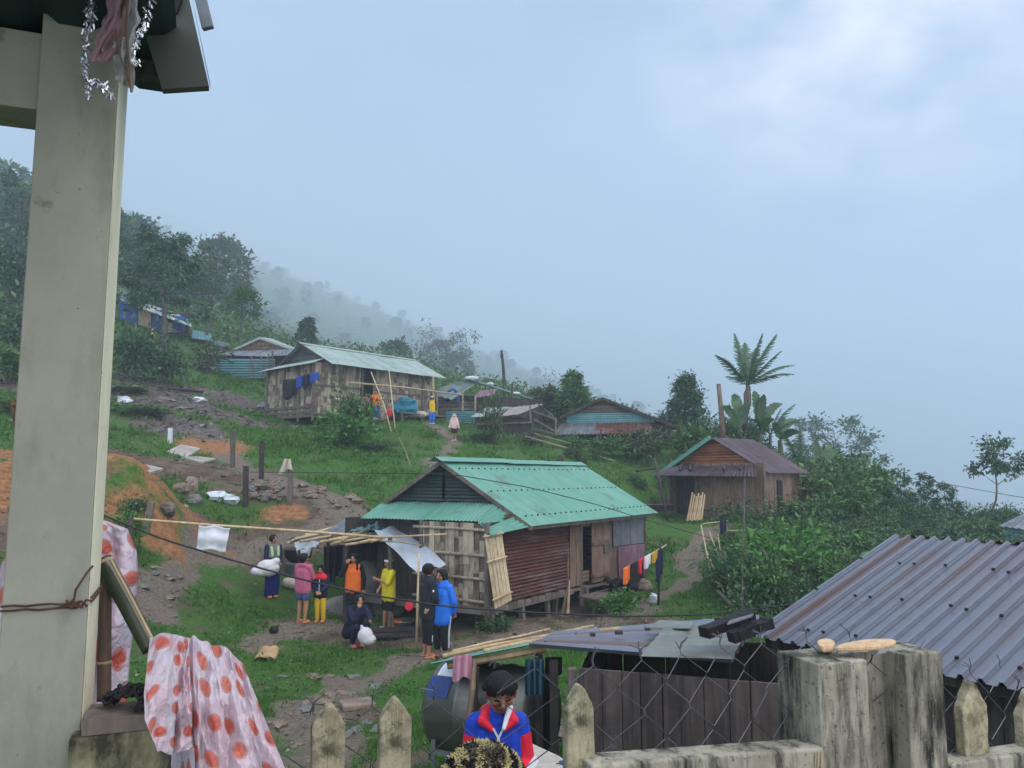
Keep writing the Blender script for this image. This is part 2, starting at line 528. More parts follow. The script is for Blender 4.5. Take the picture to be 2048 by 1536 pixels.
_xyz = [(p.x, p.y, p.z) for p in _cx] + [
    (0.9, 3.7, -2.25), (-1.0, 3.4, -2.2), (2.5, 4.5, -2.6), (1.2, 6.2, -2.72), (3.5, 7.0, -2.9), (6, 9, -3.0), (7, 14, -3.1), (0, -10, -1.9), (9, -9, -2.2), (-9, -9, -1.2),
    (-4, 3, -1.9), (-12, 8, -0.9), (8, 3, -2.8), (18, 10, -4.2), (30, 22, -5.5), (45, 40, -6.5), (60, 80, -14), (130, 160, -26),  (75, 40, -15), (-20, 0, 1.0), (20, 0, -4), (-70, 40, 21), (-130, 120, 62), (36, 60, -5.5), (25, 65, -1.0), (30, 100, -3.5),
    (0, 2900, 300), (-1500, 2500, 430), (-2600, 2800, 440), (-1600, 900, 420), (900, 1500, -70), (2500, 2800, -260), (1100, 900, -140), (-250, 180, 115), (1300, 2900, 0), (200,300,-25),
]
_A = np.array(_xyz)

def _uv(x, y):
    y = np.maximum(np.asarray(y, float), -8.0)
    k = y + K0
    return np.asarray(x, float) / k, np.log(k)

def _tps_fit():
    u, v = _uv(_A[:, 0], _A[:, 1])
    v = v * 0.9
    q = _A[:, 2] / (_A[:, 1] + K0)
    n = len(q)
    r2 = (u[:, None] - u[None]) ** 2 + (v[:, None] - v[None]) ** 2
    Km = np.where(r2 > 0, r2 * np.log(r2 + 1e-12) * 0.5, 0) + np.eye(n) * 0.0006
    Pm = np.stack([np.ones(n), u, v], 1)
    T = np.zeros((n + 3, n + 3))
    T[:n, :n], T[:n, n:], T[n:, :n] = Km, Pm, Pm.T
    w = np.linalg.solve(T, np.concatenate([q, np.zeros(3)]))
    return u, v, w
_tu, _tv, _tw = _tps_fit()

def ground_smooth(x, y):
    x, y = np.broadcast_arrays(np.asarray(x, float), np.asarray(y, float))
    sh = x.shape
    x, y = x.ravel(), y.ravel()
    out = np.empty(len(x))
    for i in range(0, len(x), 20000):
        xs, ys = x[i:i + 20000], y[i:i + 20000]
        u, v = _uv(xs, ys)
        v = v * 0.9
        r2 = (u[:, None] - _tu[None]) ** 2 + (v[:, None] - _tv[None]) ** 2
        Km = np.where(r2 > 0, r2 * np.log(r2 + 1e-12) * 0.5, 0)
        q = Km @ _tw[:-3] + _tw[-3] + _tw[-2] * u + _tw[-1] * v
        out[i:i + 20000] = q * (np.maximum(ys, -8) + K0)
    return out.reshape(sh)

def _bumps(x, y):
    x, y = np.asarray(x, float), np.asarray(y, float)
    near = np.clip((np.asarray(y) - 2) / 10, 0.15, 1)
    b = (fbm(x * 0.45 + 7, y * 0.45, 3, 4) - 0.5) * 0.34 * near
    b = b + (fbm(x * 2.3, y * 2.3, 9, 3) - 0.5) * 0.10 * near
    far = np.clip((np.asarray(y) - 45) / 60, 0, 1)
    return b + (fbm(x * 0.06 + 3, y * 0.06, 5, 4) - 0.5) * 9 * far

def ground(x, y):
    r = ground_smooth(x, y) + _bumps(x, y)
    return float(r) if np.ndim(r) == 0 else r

def G(x, y, dz=0.0):
    return Vector((x, y, ground(x, y) + dz))

def hit(px, py, dmin=4.0, dmax=200.0, dz=0.0):
    """Where that line of sight meets the ground."""
    r = ray(px, py)
    D = np.geomspace(dmin, dmax, 700)
    z = D * (r.z / r.y)
    g = ground(D * (r.x / r.y), D)
    below = np.nonzero(z < g)[0]
    if len(below) == 0 or below[0] == 0:
        k = 0 if len(below) else len(D) - 1
        return P(px, py, D[k]) + V(0, 0, dz)
    i = below[0]
    a, b = z[i - 1] - g[i - 1], z[i] - g[i]
    d = D[i - 1] + (D[i] - D[i - 1]) * a / (a - b)
    return P(px, py, d) + V(0, 0, dz)

def near_poly(px, py, poly, w):
    """1 inside a polyline band of half-width w (all in picture units of the sight lines used to lay the paths out)."""
    d = np.full(px.shape, 1e9)
    for (x0, y0), (x1, y1) in zip(poly[:-1], poly[1:]):
        dx, dy = x1 - x0, y1 - y0
        t = np.clip(((px - x0) * dx + (py - y0) * dy) / (dx * dx + dy * dy + 1e-9), 0, 1)
        d = np.minimum(d, np.hypot(px - x0 - t * dx, (py - y0 - t * dy)))
    return np.clip(1.5 - d / w, 0, 1)

def _world_line(pts):
    return [tuple(hit(*p)[:2]) for p in pts]

def _area(x, y, centre, rx, ry, ang=0.0):
    c, s = math.cos(ang), math.sin(ang)
    dx, dy = x - centre[0], y - centre[1]
    u, v = (dx * c + dy * s) / rx, (-dx * s + dy * c) / ry
    return np.clip(1.6 - 1.2 * np.hypot(u, v), 0, 1)

_paths = [   # trodden earth: lines of sight points and half-width in metres
    ([(620, 1530), (660, 1470), (640, 1400), (720, 1360), (840, 1322), (900, 1300)], 0.55),
    ([(840, 1322), (980, 1290), (1120, 1260), (1300, 1215)], 0.7),
    ([(1290, 1205), (1340, 1190), (1380, 1150), (1375, 1120), (1390, 1095), (1410, 1065), (1440, 1050)], 0.42),
    ([(700, 1262), (640, 1255), (580, 1262), (500, 1300)], 0.55),
    ([(290, 1230), (320, 1200), (360, 1150), (400, 1120)], 0.55),
    ([(420, 1128), (470, 1108), (520, 1098), (600, 1075), (690, 1040)], 0.5),
    ([(700, 1030), (660, 1000), (600, 975), (520, 955), (440, 900), (400, 850)], 0.75),
    ([(870, 930), (890, 905), (908, 884), (880, 860), (860, 848)], 0.5),
]
_browns = [(450, 1090, 1.9, 1.1), (520, 1112, 1.6, .9), (590, 1080, 1.6, 0.9), (420, 945, 2.6, 1.6), (560, 985, 2.2, 1.0), (330, 930, 2.4, 1.2), (660, 1020, 1.4, 1.2), (760, 1285, 2.0, 0.9),
           (1000, 1235, 2.4, 1.2), (1130, 1240, 2.4, 1.0), (700, 1440, .8, .7), (880, 1270, 1.2, 0.7), (310, 1170, .9, .9), (20, 960, 1.6, 2.2), (20, 1050, 1.6, 1.8), (1290, 1240, 1.2, 0.9), (700, 1560, .8, .8),
           (1060, 1265, 2.0, .8), (1010, 1215, 3.0, 1.5), (640, 1255, 1.2, 0.5)]
_oranges = [(265, 1000, 2.3, 1.6), (320, 1040, 1.2, 1.0), (0, 1000, 2.2, 2.0), (430, 890, 1.6, 1.6), (20, 910, 1.2, 1.2), (560, 1030, .8, .5), (300, 1090, .9, .8)]
_rubble = [(300, 790, 4.5, 3.0), (360, 850, 2.0, 2.2), (440, 830, 3.5, 1.6), (470, 800, 3.5, 1.4), (250, 780, 3.0, 2.6), (30, 770, 3.0, 1.5), (290, 760, 2.5, 1.0)]
_path_w = [(_world_line(p), w) for p, w in _paths]
_brown_w = [(tuple(hit(a, b)[:2]), rx, ry) for a, b, rx, ry in _browns]
_orange_w = [(tuple(hit(a, b)[:2]), rx, ry) for a, b, rx, ry in _oranges]
_rubble_w = [(tuple(hit(a, b)[:2]), rx, ry) for a, b, rx, ry in _rubble]

def soil(x, y):
    """(path, brown soil, orange soil, rubble) weights."""
    x, y = np.asarray(x, float), np.asarray(y, float)
    wob = (fbm(x * 1.1, y * 1.1, 21, 4) - 0.5)
    wx, wy = x + wob * 1.1, y + (fbm(x * 1.1 + 50, y * 1.1, 22, 4) - 0.5) * 1.1
    p = np.zeros(x.shape)
    for line, w in _path_w:
        p = np.maximum(p, near_poly(wx, wy, line, w * 0.72))
    def mx(lst):
        r = np.zeros(x.shape)
        for c, rx, ry in lst:
            r = np.maximum(r, _area(wx, wy, c, rx, ry))
        return r
    return p, mx(_brown_w), mx(_orange_w), mx(_rubble_w)

# the orange heap and the bank above the yard are real bumps
_heap = [(hit(262, 1010), 2.2, 0.9), (hit(300, 1050), 1.4, 0.35), (hit(0, 1000), 2.2, 0.7)]
_b0 = _bumps
def _bumps(x, y):
    b = _b0(x, y)
    for c, r, h in _heap:
        b = b + h * np.exp(-((np.asarray(x) - c.x) ** 2 + (np.asarray(y) - c.y) ** 2) / (r * r * 0.6))
    return b

def build_ground():
    ys = np.concatenate([np.linspace(-14, 3, 26)[:-1], np.geomspace(3, 34, 210), np.geomspace(34, 3000, 210)[1:]])
    t = np.linspace(-1, 1, 321)
    t = np.sign(t) * (0.55 * np.abs(t) + 0.45 * np.abs(t) ** 3)
    Y = np.repeat(ys[:, None], len(t), 1)
    X = t[None] * (np.maximum(Y, 0) * 0.98 + 13)
    Z = ground(X, Y)
    nr, nc = X.shape
    vs = np.stack([X, Y, Z], -1).reshape(-1, 3)
    i = np.arange(nr - 1)[:, None] * nc + np.arange(nc - 1)[None]
    fs = np.stack([i, i + 1, i + 1 + nc, i + nc], -1).reshape(-1, 4)
    o = fast_mesh('ground', vs, fs, mat_ground(), smooth=True)
    p, b, og, rb = soil(vs[:, 0], vs[:, 1])
    ca = o.data.attributes.new('soil', 'FLOAT_COLOR', 'POINT')
    ca.data.foreach_set('color', np.stack([p, b, og, rb], 1).astype(np.float32).ravel())
    tag(o, kind='structure')
    return o

def mat_ground():
    m = bpy.data.materials.new('grass and earth')
    m.use_nodes = True
    nt = m.node_tree
    N, Lk = nt.nodes, nt.links.new
    bs = N['Principled BSDF']
    tc = N.new('ShaderNodeTexCoord')
    def noise(scale, detail=8, rough=0.65):
        n = N.new('ShaderNodeTexNoise')
        n.inputs['Scale'].default_value, n.inputs['Detail'].default_value, n.inputs['Roughness'].default_value = scale, detail, rough
        Lk(tc.outputs['Object'], n.inputs['Vector'])
        return n.outputs['Fac']
    def rng(sock, lo, hi, a=0.0, b=1.0):
        r = N.new('ShaderNodeMapRange')
        for k, v in zip(('From Min', 'From Max', 'To Min', 'To Max'), (lo, hi, a, b)):
            r.inputs[k].default_value = v
        Lk(sock, r.inputs['Value'])
        return r.outputs['Result']
    def mix(f, c1, c2):
        x = N.new('ShaderNodeMixRGB')
        Lk(f, x.inputs['Fac'])
        for k, c in (('Color1', c1), ('Color2', c2)):
            if isinstance(c, tuple):
                x.inputs[k].default_value = (*c, 1)
            else:
                Lk(c, x.inputs[k])
        return x.outputs['Color']
    def math2(op, a, b):
        x = N.new('ShaderNodeMath')
        x.operation = op
        for i, s in enumerate((a, b)):
            if isinstance(s, (int, float)):
                x.inputs[i].default_value = s
            else:
                Lk(s, x.inputs[i])
        return x.outputs['Value']
    at = N.new('ShaderNodeAttribute')
    at.attribute_name = 'soil'
    sp = N.new('ShaderNodeSeparateColor')
    Lk(at.outputs['Color'], sp.inputs['Color'])
    nz, fine, big = noise(1.6, 9, 0.7), noise(14, 8, 0.75), noise(0.5, 6)
    grass = mix(rng(fine, 0.35, 0.65), (0.024, 0.070, 0.012), (0.068, 0.158, 0.028))
    grass = mix(rng(big, 0.45, 0.65, 0, 0.5), grass, (0.07, 0.10, 0.03))
    earth = mix(rng(nz, 0.35, 0.65), (0.055, 0.038, 0.026), (0.155, 0.115, 0.085))
    grey = mix(rng(fine, 0.35, 0.65), (0.085, 0.068, 0.050), (0.215, 0.18, 0.14))
    orange = mix(rng(noise(7, 8), 0.35, 0.65), (0.17, 0.075, 0.03), (0.34, 0.175, 0.08))
    rubble = mix(rng(noise(9, 9, 0.8), 0.4, 0.62), (0.03, 0.024, 0.022), (0.20, 0.17, 0.155))
    def mask(ch, soft=0.22, nn=nz):
        s = math2('ADD', ch, math2('MULTIPLY', rng(nn, 0.3, 0.7, -1, 1), 0.32))
        return rng(s, 0.5 - soft, 0.5 + soft)
    col = mix(rng(noise(0.9, 9, 0.75), 0.545, 0.64, 0, 0.9), grass, earth)
    col = mix(mask(sp.outputs['Green']), col, earth)
    col = mix(mask(sp.outputs['Red']), col, grey)
    col = mix(mask(sp.outputs['Blue']), col, orange)
    col = mix(mask(at.outputs['Alpha']), col, rubble)
    Lk(col, bs.inputs['Base Color'])
    bs.inputs['Roughness'].default_value = 0.9
    bs.inputs['Specular IOR Level'].default_value = 0.15
    bp = N.new('ShaderNodeBump')
    bp.inputs['Strength'].default_value = 0.8
    bp.inputs['Distance'].default_value = 0.06
    Lk(fine, bp.inputs['Height'])
    bp2 = N.new('ShaderNodeBump')
    bp2.inputs['Strength'].default_value = 0.6
    bp2.inputs['Distance'].default_value = 0.15
    Lk(noise(4, 6), bp2.inputs['Height'])
    Lk(bp2.outputs['Normal'], bp.inputs['Normal'])
    Lk(bp.outputs['Normal'], bs.inputs['Normal'])
    return m
build_ground()

# ------------------------------------------------------------------ mist on the slopes
def build_haze():
    mb = MB()
    mb.box((0, 1482, 90), (6400, 3040, 860))
    m = bpy.data.materials.new('mist')
    m.use_nodes = True
    nt = m.node_tree
    nt.nodes.remove(nt.nodes['Principled BSDF'])
    pv = nt.nodes.new('ShaderNodeVolumePrincipled')
    pv.inputs['Color'].default_value = (0.74, 0.875, 1.0, 1)
    pv.inputs['Density'].default_value = HAZE
    pv.inputs['Anisotropy'].default_value = 0.0
    nt.links.new(pv.outputs['Volume'], nt.nodes['Material Output'].inputs['Volume'])
    o = mb.build('haze', m)
    tag(o, kind='stuff')
HAZE = 0.0015
build_haze()
# ------------------------------------------------------------------ houses
class Fr:
    """Plan frame of a house: a along the ridge, b along the gable."""
    def __init__(s, o, r, flip=1):
        s.o = Vector((o[0], o[1], 0))
        s.r = Vector((r[0], r[1], 0)).normalized()
        s.g = Vector((-s.r.y, s.r.x, 0)) * flip
    def __call__(s, a, b, z):
        p = s.o + s.r * a + s.g * b
        return Vector((p.x, p.y, z))
    def at_px(s, px, b):
        """a where the line of sight column px meets the plane b."""
        k = (px - 1024) / FPX
        p = s.o + s.g * b
        return (k * p.y - p.x) / (s.r.x - k * s.r.y)
    def b_at_px(s, px, a):
        k = (px - 1024) / FPX
        p = s.o + s.r * a
        return (k * p.y - p.x) / (s.g.x - k * s.g.y)

def zpx(py, p):
    """Height of a point above plan position p seen at picture row py."""
    return Pz_y(py) * p[1]

def Pz_y(py):
    v = (768 - py) / FPX
    return (SP + v * CP) / (CP - v * SP)

def quadslab(mb, p00, p10, p11, p01, t=0.02, tone=0.5, mi=0):
    p = [Vector(q) for q in (p00, p10, p11, p01)]
    n = (p[1] - p[0]).cross(p[3] - p[0]).normalized() * t
    vs = p + [q - n for q in p]
    mb.add(vs, [(0, 1, 2, 3), (7, 6, 5, 4), (0, 4, 5, 1), (1, 5, 6, 2), (2, 6, 7, 3), (3, 7, 4, 0)], tone, mi)

def screws(mb, p0, p1, n, nrm, r=0.02, mi=1):
    p0, p1 = Vector(p0), Vector(p1)
    for i in range(n):
        p = p0.lerp(p1, (i + 0.5) / n)
        mb.box(p + nrm * (r * 0.6), (r * 1.6, r * 1.6, r * 1.5), random.Random(i).uniform(0, 3), 0.1, mi)

def woven(mb, a, b, z0, z1, w=0.10, t=0.02, seed=2, zb=None):
    """Plaited bamboo wall: upright splits that pass over and under three rails."""
    rg = random.Random(seed)
    a, b = Vector((a[0], a[1], 0)), Vector((b[0], b[1], 0))
    d = b - a
    n, x = d.length, d.normalized()
    y = Vector((-x.y, x.x, 0))
    R = Matrix((x, y, Vector((0, 0, 1)))).transposed()
    p, k = 0.0, 0
    while p < n:
        ww = min(w * rg.uniform(0.8, 1.2), n - p)
        zl = z0 if zb is None else z0 + (zb - z0) * (p / n)
        cuts = [zl]
        while cuts[-1] < z1 - 0.25:
            cuts.append(cuts[-1] + rg.uniform(0.22, 0.42))
        cuts[-1] = z1
        side = k % 2
        base = rg.uniform(0.1, 0.9)
        for c0, c1 in zip(cuts[:-1], cuts[1:]):
            o = y * (0.012 if side else -0.012)
            c = a + x * (p + ww / 2) + o
            mb.box((c.x, c.y, (c0 + c1) / 2), (ww - 0.006, t, c1 - c0), R, min(1, max(0, base + rg.uniform(-0.4, 0.4) + (.18 if side else -.18))))
            if rg.random() < 0.75:
                side = 1 - side
        p += ww
        k += 1

# ---- the green roofed house in the yard
def green_house():
    fr = Fr((0.446, 17.5), (0.535, 0.845))
    t = thing('stilt_house', 'green tin roofed bamboo and board house on low stilts behind the people in the yard', 'house', fr(3, 2.5, -3.4))
    ze, zr, Lr, W = -1.09, 0.34, 7.05, 4.96
    mb = MB()
    A, am = 0.10, 0.011
    mid = W / 2
    # front slope in two overlapping lengths of sheet, back slope
    mb.sheet(fr(-0.05, 0, ze), fr(Lr, 0, ze), fr(Lr, mid, zr), fr(-0.05, mid, zr), A, am, 6, 5, sag=0.012, seed=3)
    mb.sheet(fr(-0.05, W, ze), fr(Lr, W, ze), fr(Lr, mid, zr), fr(-0.05, mid, zr), A, am, 4, 3, sag=0.01, seed=4)
    nrm = ((fr(1, 0, ze) - fr(0, 0, ze)).cross(fr(0, mid, zr) - fr(0, 0, ze))).normalized()
    for q in (0.13, 0.5, 0.86):
        screws(mb, fr(0.1, mid * q, ze + (zr - ze) * q), fr(Lr - 0.1, mid * q, ze + (zr - ze) * q), 26, nrm, 0.02)
    roof = mb.build('roof', [M['tin_green'], M['black']], t)
    mb = MB()
    for a0, a1, dz in ((-0.25, 2.75, 0.05), (2.6, 4.9, 0.03), (4.8, Lr + 0.02, 0.02)):
        quadslab(mb, fr(a0, mid - 0.2, zr - 0.075 + dz), fr(a1, mid - 0.2, zr - 0.075 + dz), fr(a1, mid, zr + 0.03 + dz), fr(a0, mid, zr + 0.03 + dz), 0.004, 0.7)
        quadslab(mb, fr(a0, mid, zr + 0.03 + dz), fr(a1, mid, zr + 0.03 + dz), fr(a1, mid + 0.2, zr - 0.075 + dz), fr(a0, mid + 0.2, zr - 0.075 + dz), 0.004, 0.7)
    mb.build('ridge_cap', M['tin_green'], roof)
    # low skirt roof round the gable end and its hipped corner
    mb = MB()
    mb.sheet(fr(-1.1, 0.66, -0.965), fr(-1.1, 3.95, -0.985), fr(0.05, 4.3, -0.66), fr(0.05, 1.0, -0.63), A, am, 6, 3, sag=0.02, seed=5)
    mb.sheet(fr(-1.12, 0.31, -1.235), fr(-1.1, 0.72, -0.95), fr(0.12, 1.04, -0.60), fr(0.10, 0.04, -1.10), A, am, 6, 3, sag=0.01, seed=6)
    mb.build('skirt_roof', M['tin_green'], t)
    # gable triangle of dark ribbed tin and its bargeboards
    mb = MB()
    n = 12
    for i in range(n):
        z0 = -0.72 + i * (zr - 0.08 + 0.72) / n
        z1 = z0 + (zr - 0.08 + 0.72) / n
        h0 = (zr - 0.06 - z0) / (zr - ze) * mid
        h1 = (zr - 0.06 - z1) / (zr - ze) * mid
        mb.add([fr(0.12, mid - h0, z0), fr(0.12, mid + h0, z0), fr(0.09, mid + (h0 + h1) / 2, (z0 + z1) / 2), fr(0.09, mid - (h0 + h1) / 2, (z0 + z1) / 2),
                fr(0.12, mid + h1, z1), fr(0.12, mid - h1, z1)], [(0, 1, 2, 3), (3, 2, 4, 5)], 0.3 + 0.5 * ((i * 7) % 5) / 5)
    mb.build('gable', M['tin_dark'], t)
    mb = MB()
    for s in (0, W):
        mb.beam(fr(-0.03, s, ze - 0.06), fr(-0.03, mid, zr - 0.06), 0.05, 0.09)
    mb.beam(fr(0.0, 0.1, ze - 0.05), fr(Lr - 0.1, 0.1, ze - 0.05), 0.06, 0.07)
    for q in (-0.02, 0.18):
        mb.beam(fr(0.1 + q * 0, mid, zr - 0.9), fr(0.1, mid, zr - 0.1), 0.05, 0.05)
    mb.build('bargeboard', M['wood_grey'], t)
    # woven bamboo gable wall with rails and corner post
    ga = -1.06
    b1 = fr.b_at_px(850, ga)
    mb = MB()
    woven(mb, fr(ga, 0.52, 0), fr(ga, b1, 0), -2.73, -1.0, 0.125, seed=11)
    wallg = mb.build('woven_wall', M['bamboo_grey'], t)
    mb = MB()
    for k, z in enumerate((-1.14, -1.66, -2.14, -2.60)):
        mb.tube([fr(ga - 0.04, 0.45, z), fr(ga - 0.04, (0.5 + b1) / 2, z + 0.015), fr(ga - 0.04, b1 + 0.25, z + 0.02)], 0.032, 7, 0.6)
    mb.build('rail', M['bamboo_grey'], wallg)
    mb = MB()
    mb.planks(fr(ga + 0.1, b1, 0), fr(ga + 0.5, 3.9, 0), -2.75, -1.0, 0.2, seed=17)
    mb.build('side_wall', M['wood_dark'], t)
    def post(a, b, z0, z1, r=0.05, lean=0.0, m='wood_grey'):
        mb = MB()
        mb.tube([fr(a, b, z0), fr(a + lean, b, (z0 + z1) / 2), fr(a + lean * 0.7, b, z1)], [r * 1.1, r, r * 0.9], 7, 0.6)
        return mb.build('post', M[m], t)
    post(ga - 0.02, 0.45, -3.5, -0.98, 0.06)
    post(ga - 0.02, b1 + 0.05, -3.5, -0.98, 0.05)
    post(ga - 0.02, 0.30, -3.55, -2.76, 0.05)
    # front wall, left to right: leaning split-bamboo panel, rusty tin, post, doorway, door, boards
    fb = 0.45
    ax = lambda px: fr.at_px(px, fb)
    a_r0, a_r1, a_d0, a_d1, a_p1, a_e = ax(1012), ax(1137), ax(1155), ax(1177), ax(1212), ax(1282)
    zf = -2.70
    mb = MB()
    mb.planks(fr(ga + 0.05, fb + 0.06, 0), fr(a_r0, fb + 0.06, 0), zf, ze + 0.1, 0.16, seed=19)
    mb.build('corner_boards', M['wood_dark'], t)
    mb = MB()
    def rib(z0, z1, a0, a1, b, m=0.016, pitch=0.075, tone=0.5):
        nn = max(3, int((z1 - z0) / pitch))
        mb.grid(lambda u, v: fr(a0 + (a1 - a0) * u, b - m * math.sin(2 * math.pi * v * nn), z0 + (z1 - z0) * v), 3, nn * 6, tone)
    rib(zf + 0.02, zf + 0.95, a_r0, a_r1, fb, tone=0.35)
    rib(zf + 0.85, zf + 1.85, a_r0, a_r1, fb + 0.035, tone=0.75)
    mb.build('rusty_sheet', M['tin_rust'], t)
    mb = MB()
    mb.planks(fr(a_r1, fb - 0.02, 0), fr(a_d0, fb - 0.02, 0), zf, ze + 0.12, 0.24, seed=23)
    mb.build('jamb_board', M['wood_brown'], t)
    mb = MB()
    mb.planks(fr(a_p1 + 0.08, fb, 0), fr(a_e, fb, 0), zf - 0.16, ze + 0.12, 0.17, seed=29, tones=(0, 0.4))
    mb.beam(fr(a_d0 - 0.1, fb, -1.22), fr(a_p1 + 0.1, fb, -1.22), 0.05, 0.16, tone=0.3)
    mb.build('front_wall', M['wood_brown'], t)
    mb = MB()
    mb.sheet(fr(a_p1 + 0.25, fb - 0.05, -1.9), fr(a_e, fb - 0.05, -1.95), fr(a_e, fb - 0.05, -1.15), fr(a_p1 + 0.25, fb - 0.05, -1.15), 0.12, 0.012, 5, 2)
    mb.build('tin_patch', M['tin_grey'], t)
    mb = MB()
    mb.sheet(fr(a_p1 + 0.55, fb - 0.06, -2.84), fr(a_e, fb - 0.06, -2.88), fr(a_e, fb - 0.06, -1.97), fr(a_p1 + 0.55, fb - 0.06, -1.93), 0.12, 0.01, 5, 2)
    mb.build('tin_patch', M['tin_purple'], t)
    mb = MB()
    for k in range(3):
        mb.box(fr(a_d1 + (a_p1 - a_d1) * (k + .5) / 3, fb - 0.05, -1.97), ((a_p1 - a_d1) / 3 - .012, .03, 1.5), math.atan2(fr.r.y, fr.r.x), 0.5 + 0.15 * k)
    for z in (-2.55, -1.75):
        mb.box(fr((a_d1 + a_p1) / 2, fb - 0.085, z), (a_p1 - a_d1 - .05, .03, .09), math.atan2(fr.r.y, fr.r.x), 0.4)
    door = mb.build('door', M['wood_brown'], t)
    mb = MB()
    mb.box(fr((a_d1 + a_p1) / 2 + 0.28, fb - 0.09, -1.86), (0.3, 0.03, 0.34), math.atan2(fr.r.y, fr.r.x), 0.2)
    mb.build('hatch', M['wood_grey'], door)
    mb = MB()
    for a in (a_d0 + 0.03, a_p1 + 0.04, a_e):
        mb.beam(fr(a, fb - 0.05, -3.2), fr(a, fb - 0.05, ze), 0.09, 0.09)
    mb.build('door_frame', M['wood_grey'], t)
    # right end wall and rear walls, floor
    mb = MB()
    nn = 14
    mb.grid(lambda u, v: fr(a_e + 0.03 + 0.02 * math.sin(2 * math.pi * v * nn), fb + (W - 1) * u, -3.0 + 1.95 * v), 4, nn * 6)
    mb.build('end_wall', M['tin_rust'], t)
    mb = MB()
    mb.planks(fr(ga, W - 0.5, 0), fr(a_e, W - 0.5, 0), -2.95, ze + 0.1, 0.25, seed=31)
    mb.build('rear_wall', M['wood_dark'], t)
    mb = MB()
    quadslab(mb, fr(ga - 0.05, fb - 0.05, zf), fr(a_e, fb - 0.05, zf - 0.12), fr(a_e, W - 0.5, zf - 0.12), fr(ga - 0.05, W - 0.5, zf), 0.06)
    mb.beam(fr(ga - 0.1, fb - 0.08, -2.77), fr(a_r1, fb - 0.08, -2.79), 0.06, 0.12, tone=0.8)
    mb.beam(fr(ga - 0.08, fb, -2.79), fr(ga - 0.08, 3.8, -2.79), 0.06, 0.1, tone=0.8)
    for i in range(8):
        mb.box(fr(a_r0 + 0.3 * i + 0.1, fb - 0.1, -2.76 + 0.02 * (i % 2)), (0.26, 0.05, 0.12), math.atan2(fr.r.y, fr.r.x), (i * 37 % 10) / 10)
    mb.build('floor', M['wood_grey'], t)
    rg = random.Random(5)
    for px, b in ((1000, 0.5), (1042, 0.42), (1092, 0.5), (1110, 0.55), (1168, 0.3), (1175, 0.9), (1225, 0.5), (1270, 0.5), (1020, 1.8), (1100, 2.5), (1180, 2.6)):
        a = fr.at_px(px, b)
        p = fr(a, b, 0)
        mb = MB()
        mb.beam(fr(a + rg.uniform(-.1, .1), b, ground(p.x, p.y) - 0.15), fr(a, b, zf - 0.02), 0.10, 0.10, tone=rg.random())
        mb.build('stilt', M['wood_grey'], t)
    # door step bench
    mb = MB()
    for k in range(4):
        mb.beam(fr(a_d0 - 0.7, -0.05 - 0.13 * k + 0.1, -2.87 - 0.01 * k), fr(a_p1 + 0.3, -0.05 - 0.13 * k + 0.1, -2.89 - 0.01 * k), 0.12, 0.035, tone=0.3 + 0.15 * k)
    for a in (a_d0 - 0.5, a_d0 + 0.2, a_p1):
        p = fr(a, -0.2, 0)
        mb.beam(fr(a, -0.2, ground(p.x, p.y) - 0.1), fr(a, -0.25, -2.9), 0.07, 0.07)
    mb.build('doorstep', M['wood_grey'], t)
    mb = MB()
    for k in range(3):
        mb.beam(fr(a_d0 + 0.08, fb + 0.05, zf + 0.08 + 0.09 * k), fr(a_d1, fb + 0.05, zf + 0.08 + 0.09 * k), 0.05, 0.07, tone=0.6)
    mb.build('threshold', M['wood_brown'], t)
    # leaning split bamboo panel is its own thing, and two long poles beside the rusty sheet
    mb = MB()
    top0, top1 = P(968, 1068, 16.75), P(1003, 1060, 17.0)
    bot0, bot1 = P(990, 1218, 16.45), P(1024, 1200, 16.75)
    for k in range(5):
        u0, u1 = k / 5 + 0.01, (k + 1) / 5 - 0.01
        quadslab(mb, bot0.lerp(bot1, u0), bot0.lerp(bot1, u1), top0.lerp(top1, u1), top0.lerp(top1, u0), 0.02, 0.25 + 0.15 * k)
    lp = thing('leaning_screen', 'pale split bamboo panel leaning against the corner of the stilt house', 'screen', (bot0 + bot1) / 2)
    mb.build('slats', M['bamboo_panel'], lp)
    for q in (0.12, 0.62, 0.96):
        mb = MB()
        mb.tube([bot0.lerp(top0, q) + V(-.02, -.06, 0), bot1.lerp(top1, q) + V(.03, -.06, 0)], 0.022, 6, 0.6)
        mb.build('crossbar', M['bamboo_tan'], lp)
    mb = MB()
    mb.tube([P(1134, 1225, 19.0), P(1136, 1130, 19.1), P(1137, 1085, 19.2)], [0.02, 0.022, 0.012], 6)
    tag(mb.build('bamboo_pole', M['wood_brown']), 'dark upright bamboo pole leaning beside the rusty sheet of the stilt house', 'pole')
    for k, (x0, x1) in enumerate(((1124, 1138), (1135, 1139))):
        mb = MB()
        mb.tube([P(x0, 1228, 18.9 + k * .05), P(x1, 1160, 19.0)], [0.045, 0.015], 6)
        tag(mb.build('broom', M['bamboo_tan' if k else 'wood_grey']), ['grey broom leaning at the rusty sheet with its head turned left', 'tan broom leaning upright at the rusty sheet'][k], 'broom')
    return fr
FR1 = green_house()

# ---- a plain gabled hut builder used for the farther houses
def gable_roof(mb, fr, a0, a1, b0, b1, ze0, ze1, bm, zr, pitch=0.2, amp=0.02, per=4, seed=1):
    mb.sheet(fr(a0, b0, ze0), fr(a1, b0, ze0), fr(a1, bm, zr), fr(a0, bm, zr), pitch, amp, per, 3, sag=0.02, seed=seed)
    mb.sheet(fr(a0, b1, ze1), fr(a1, b1, ze1), fr(a1, bm, zr), fr(a0, bm, zr), pitch, amp, per, 3, sag=0.02, seed=seed + 1)

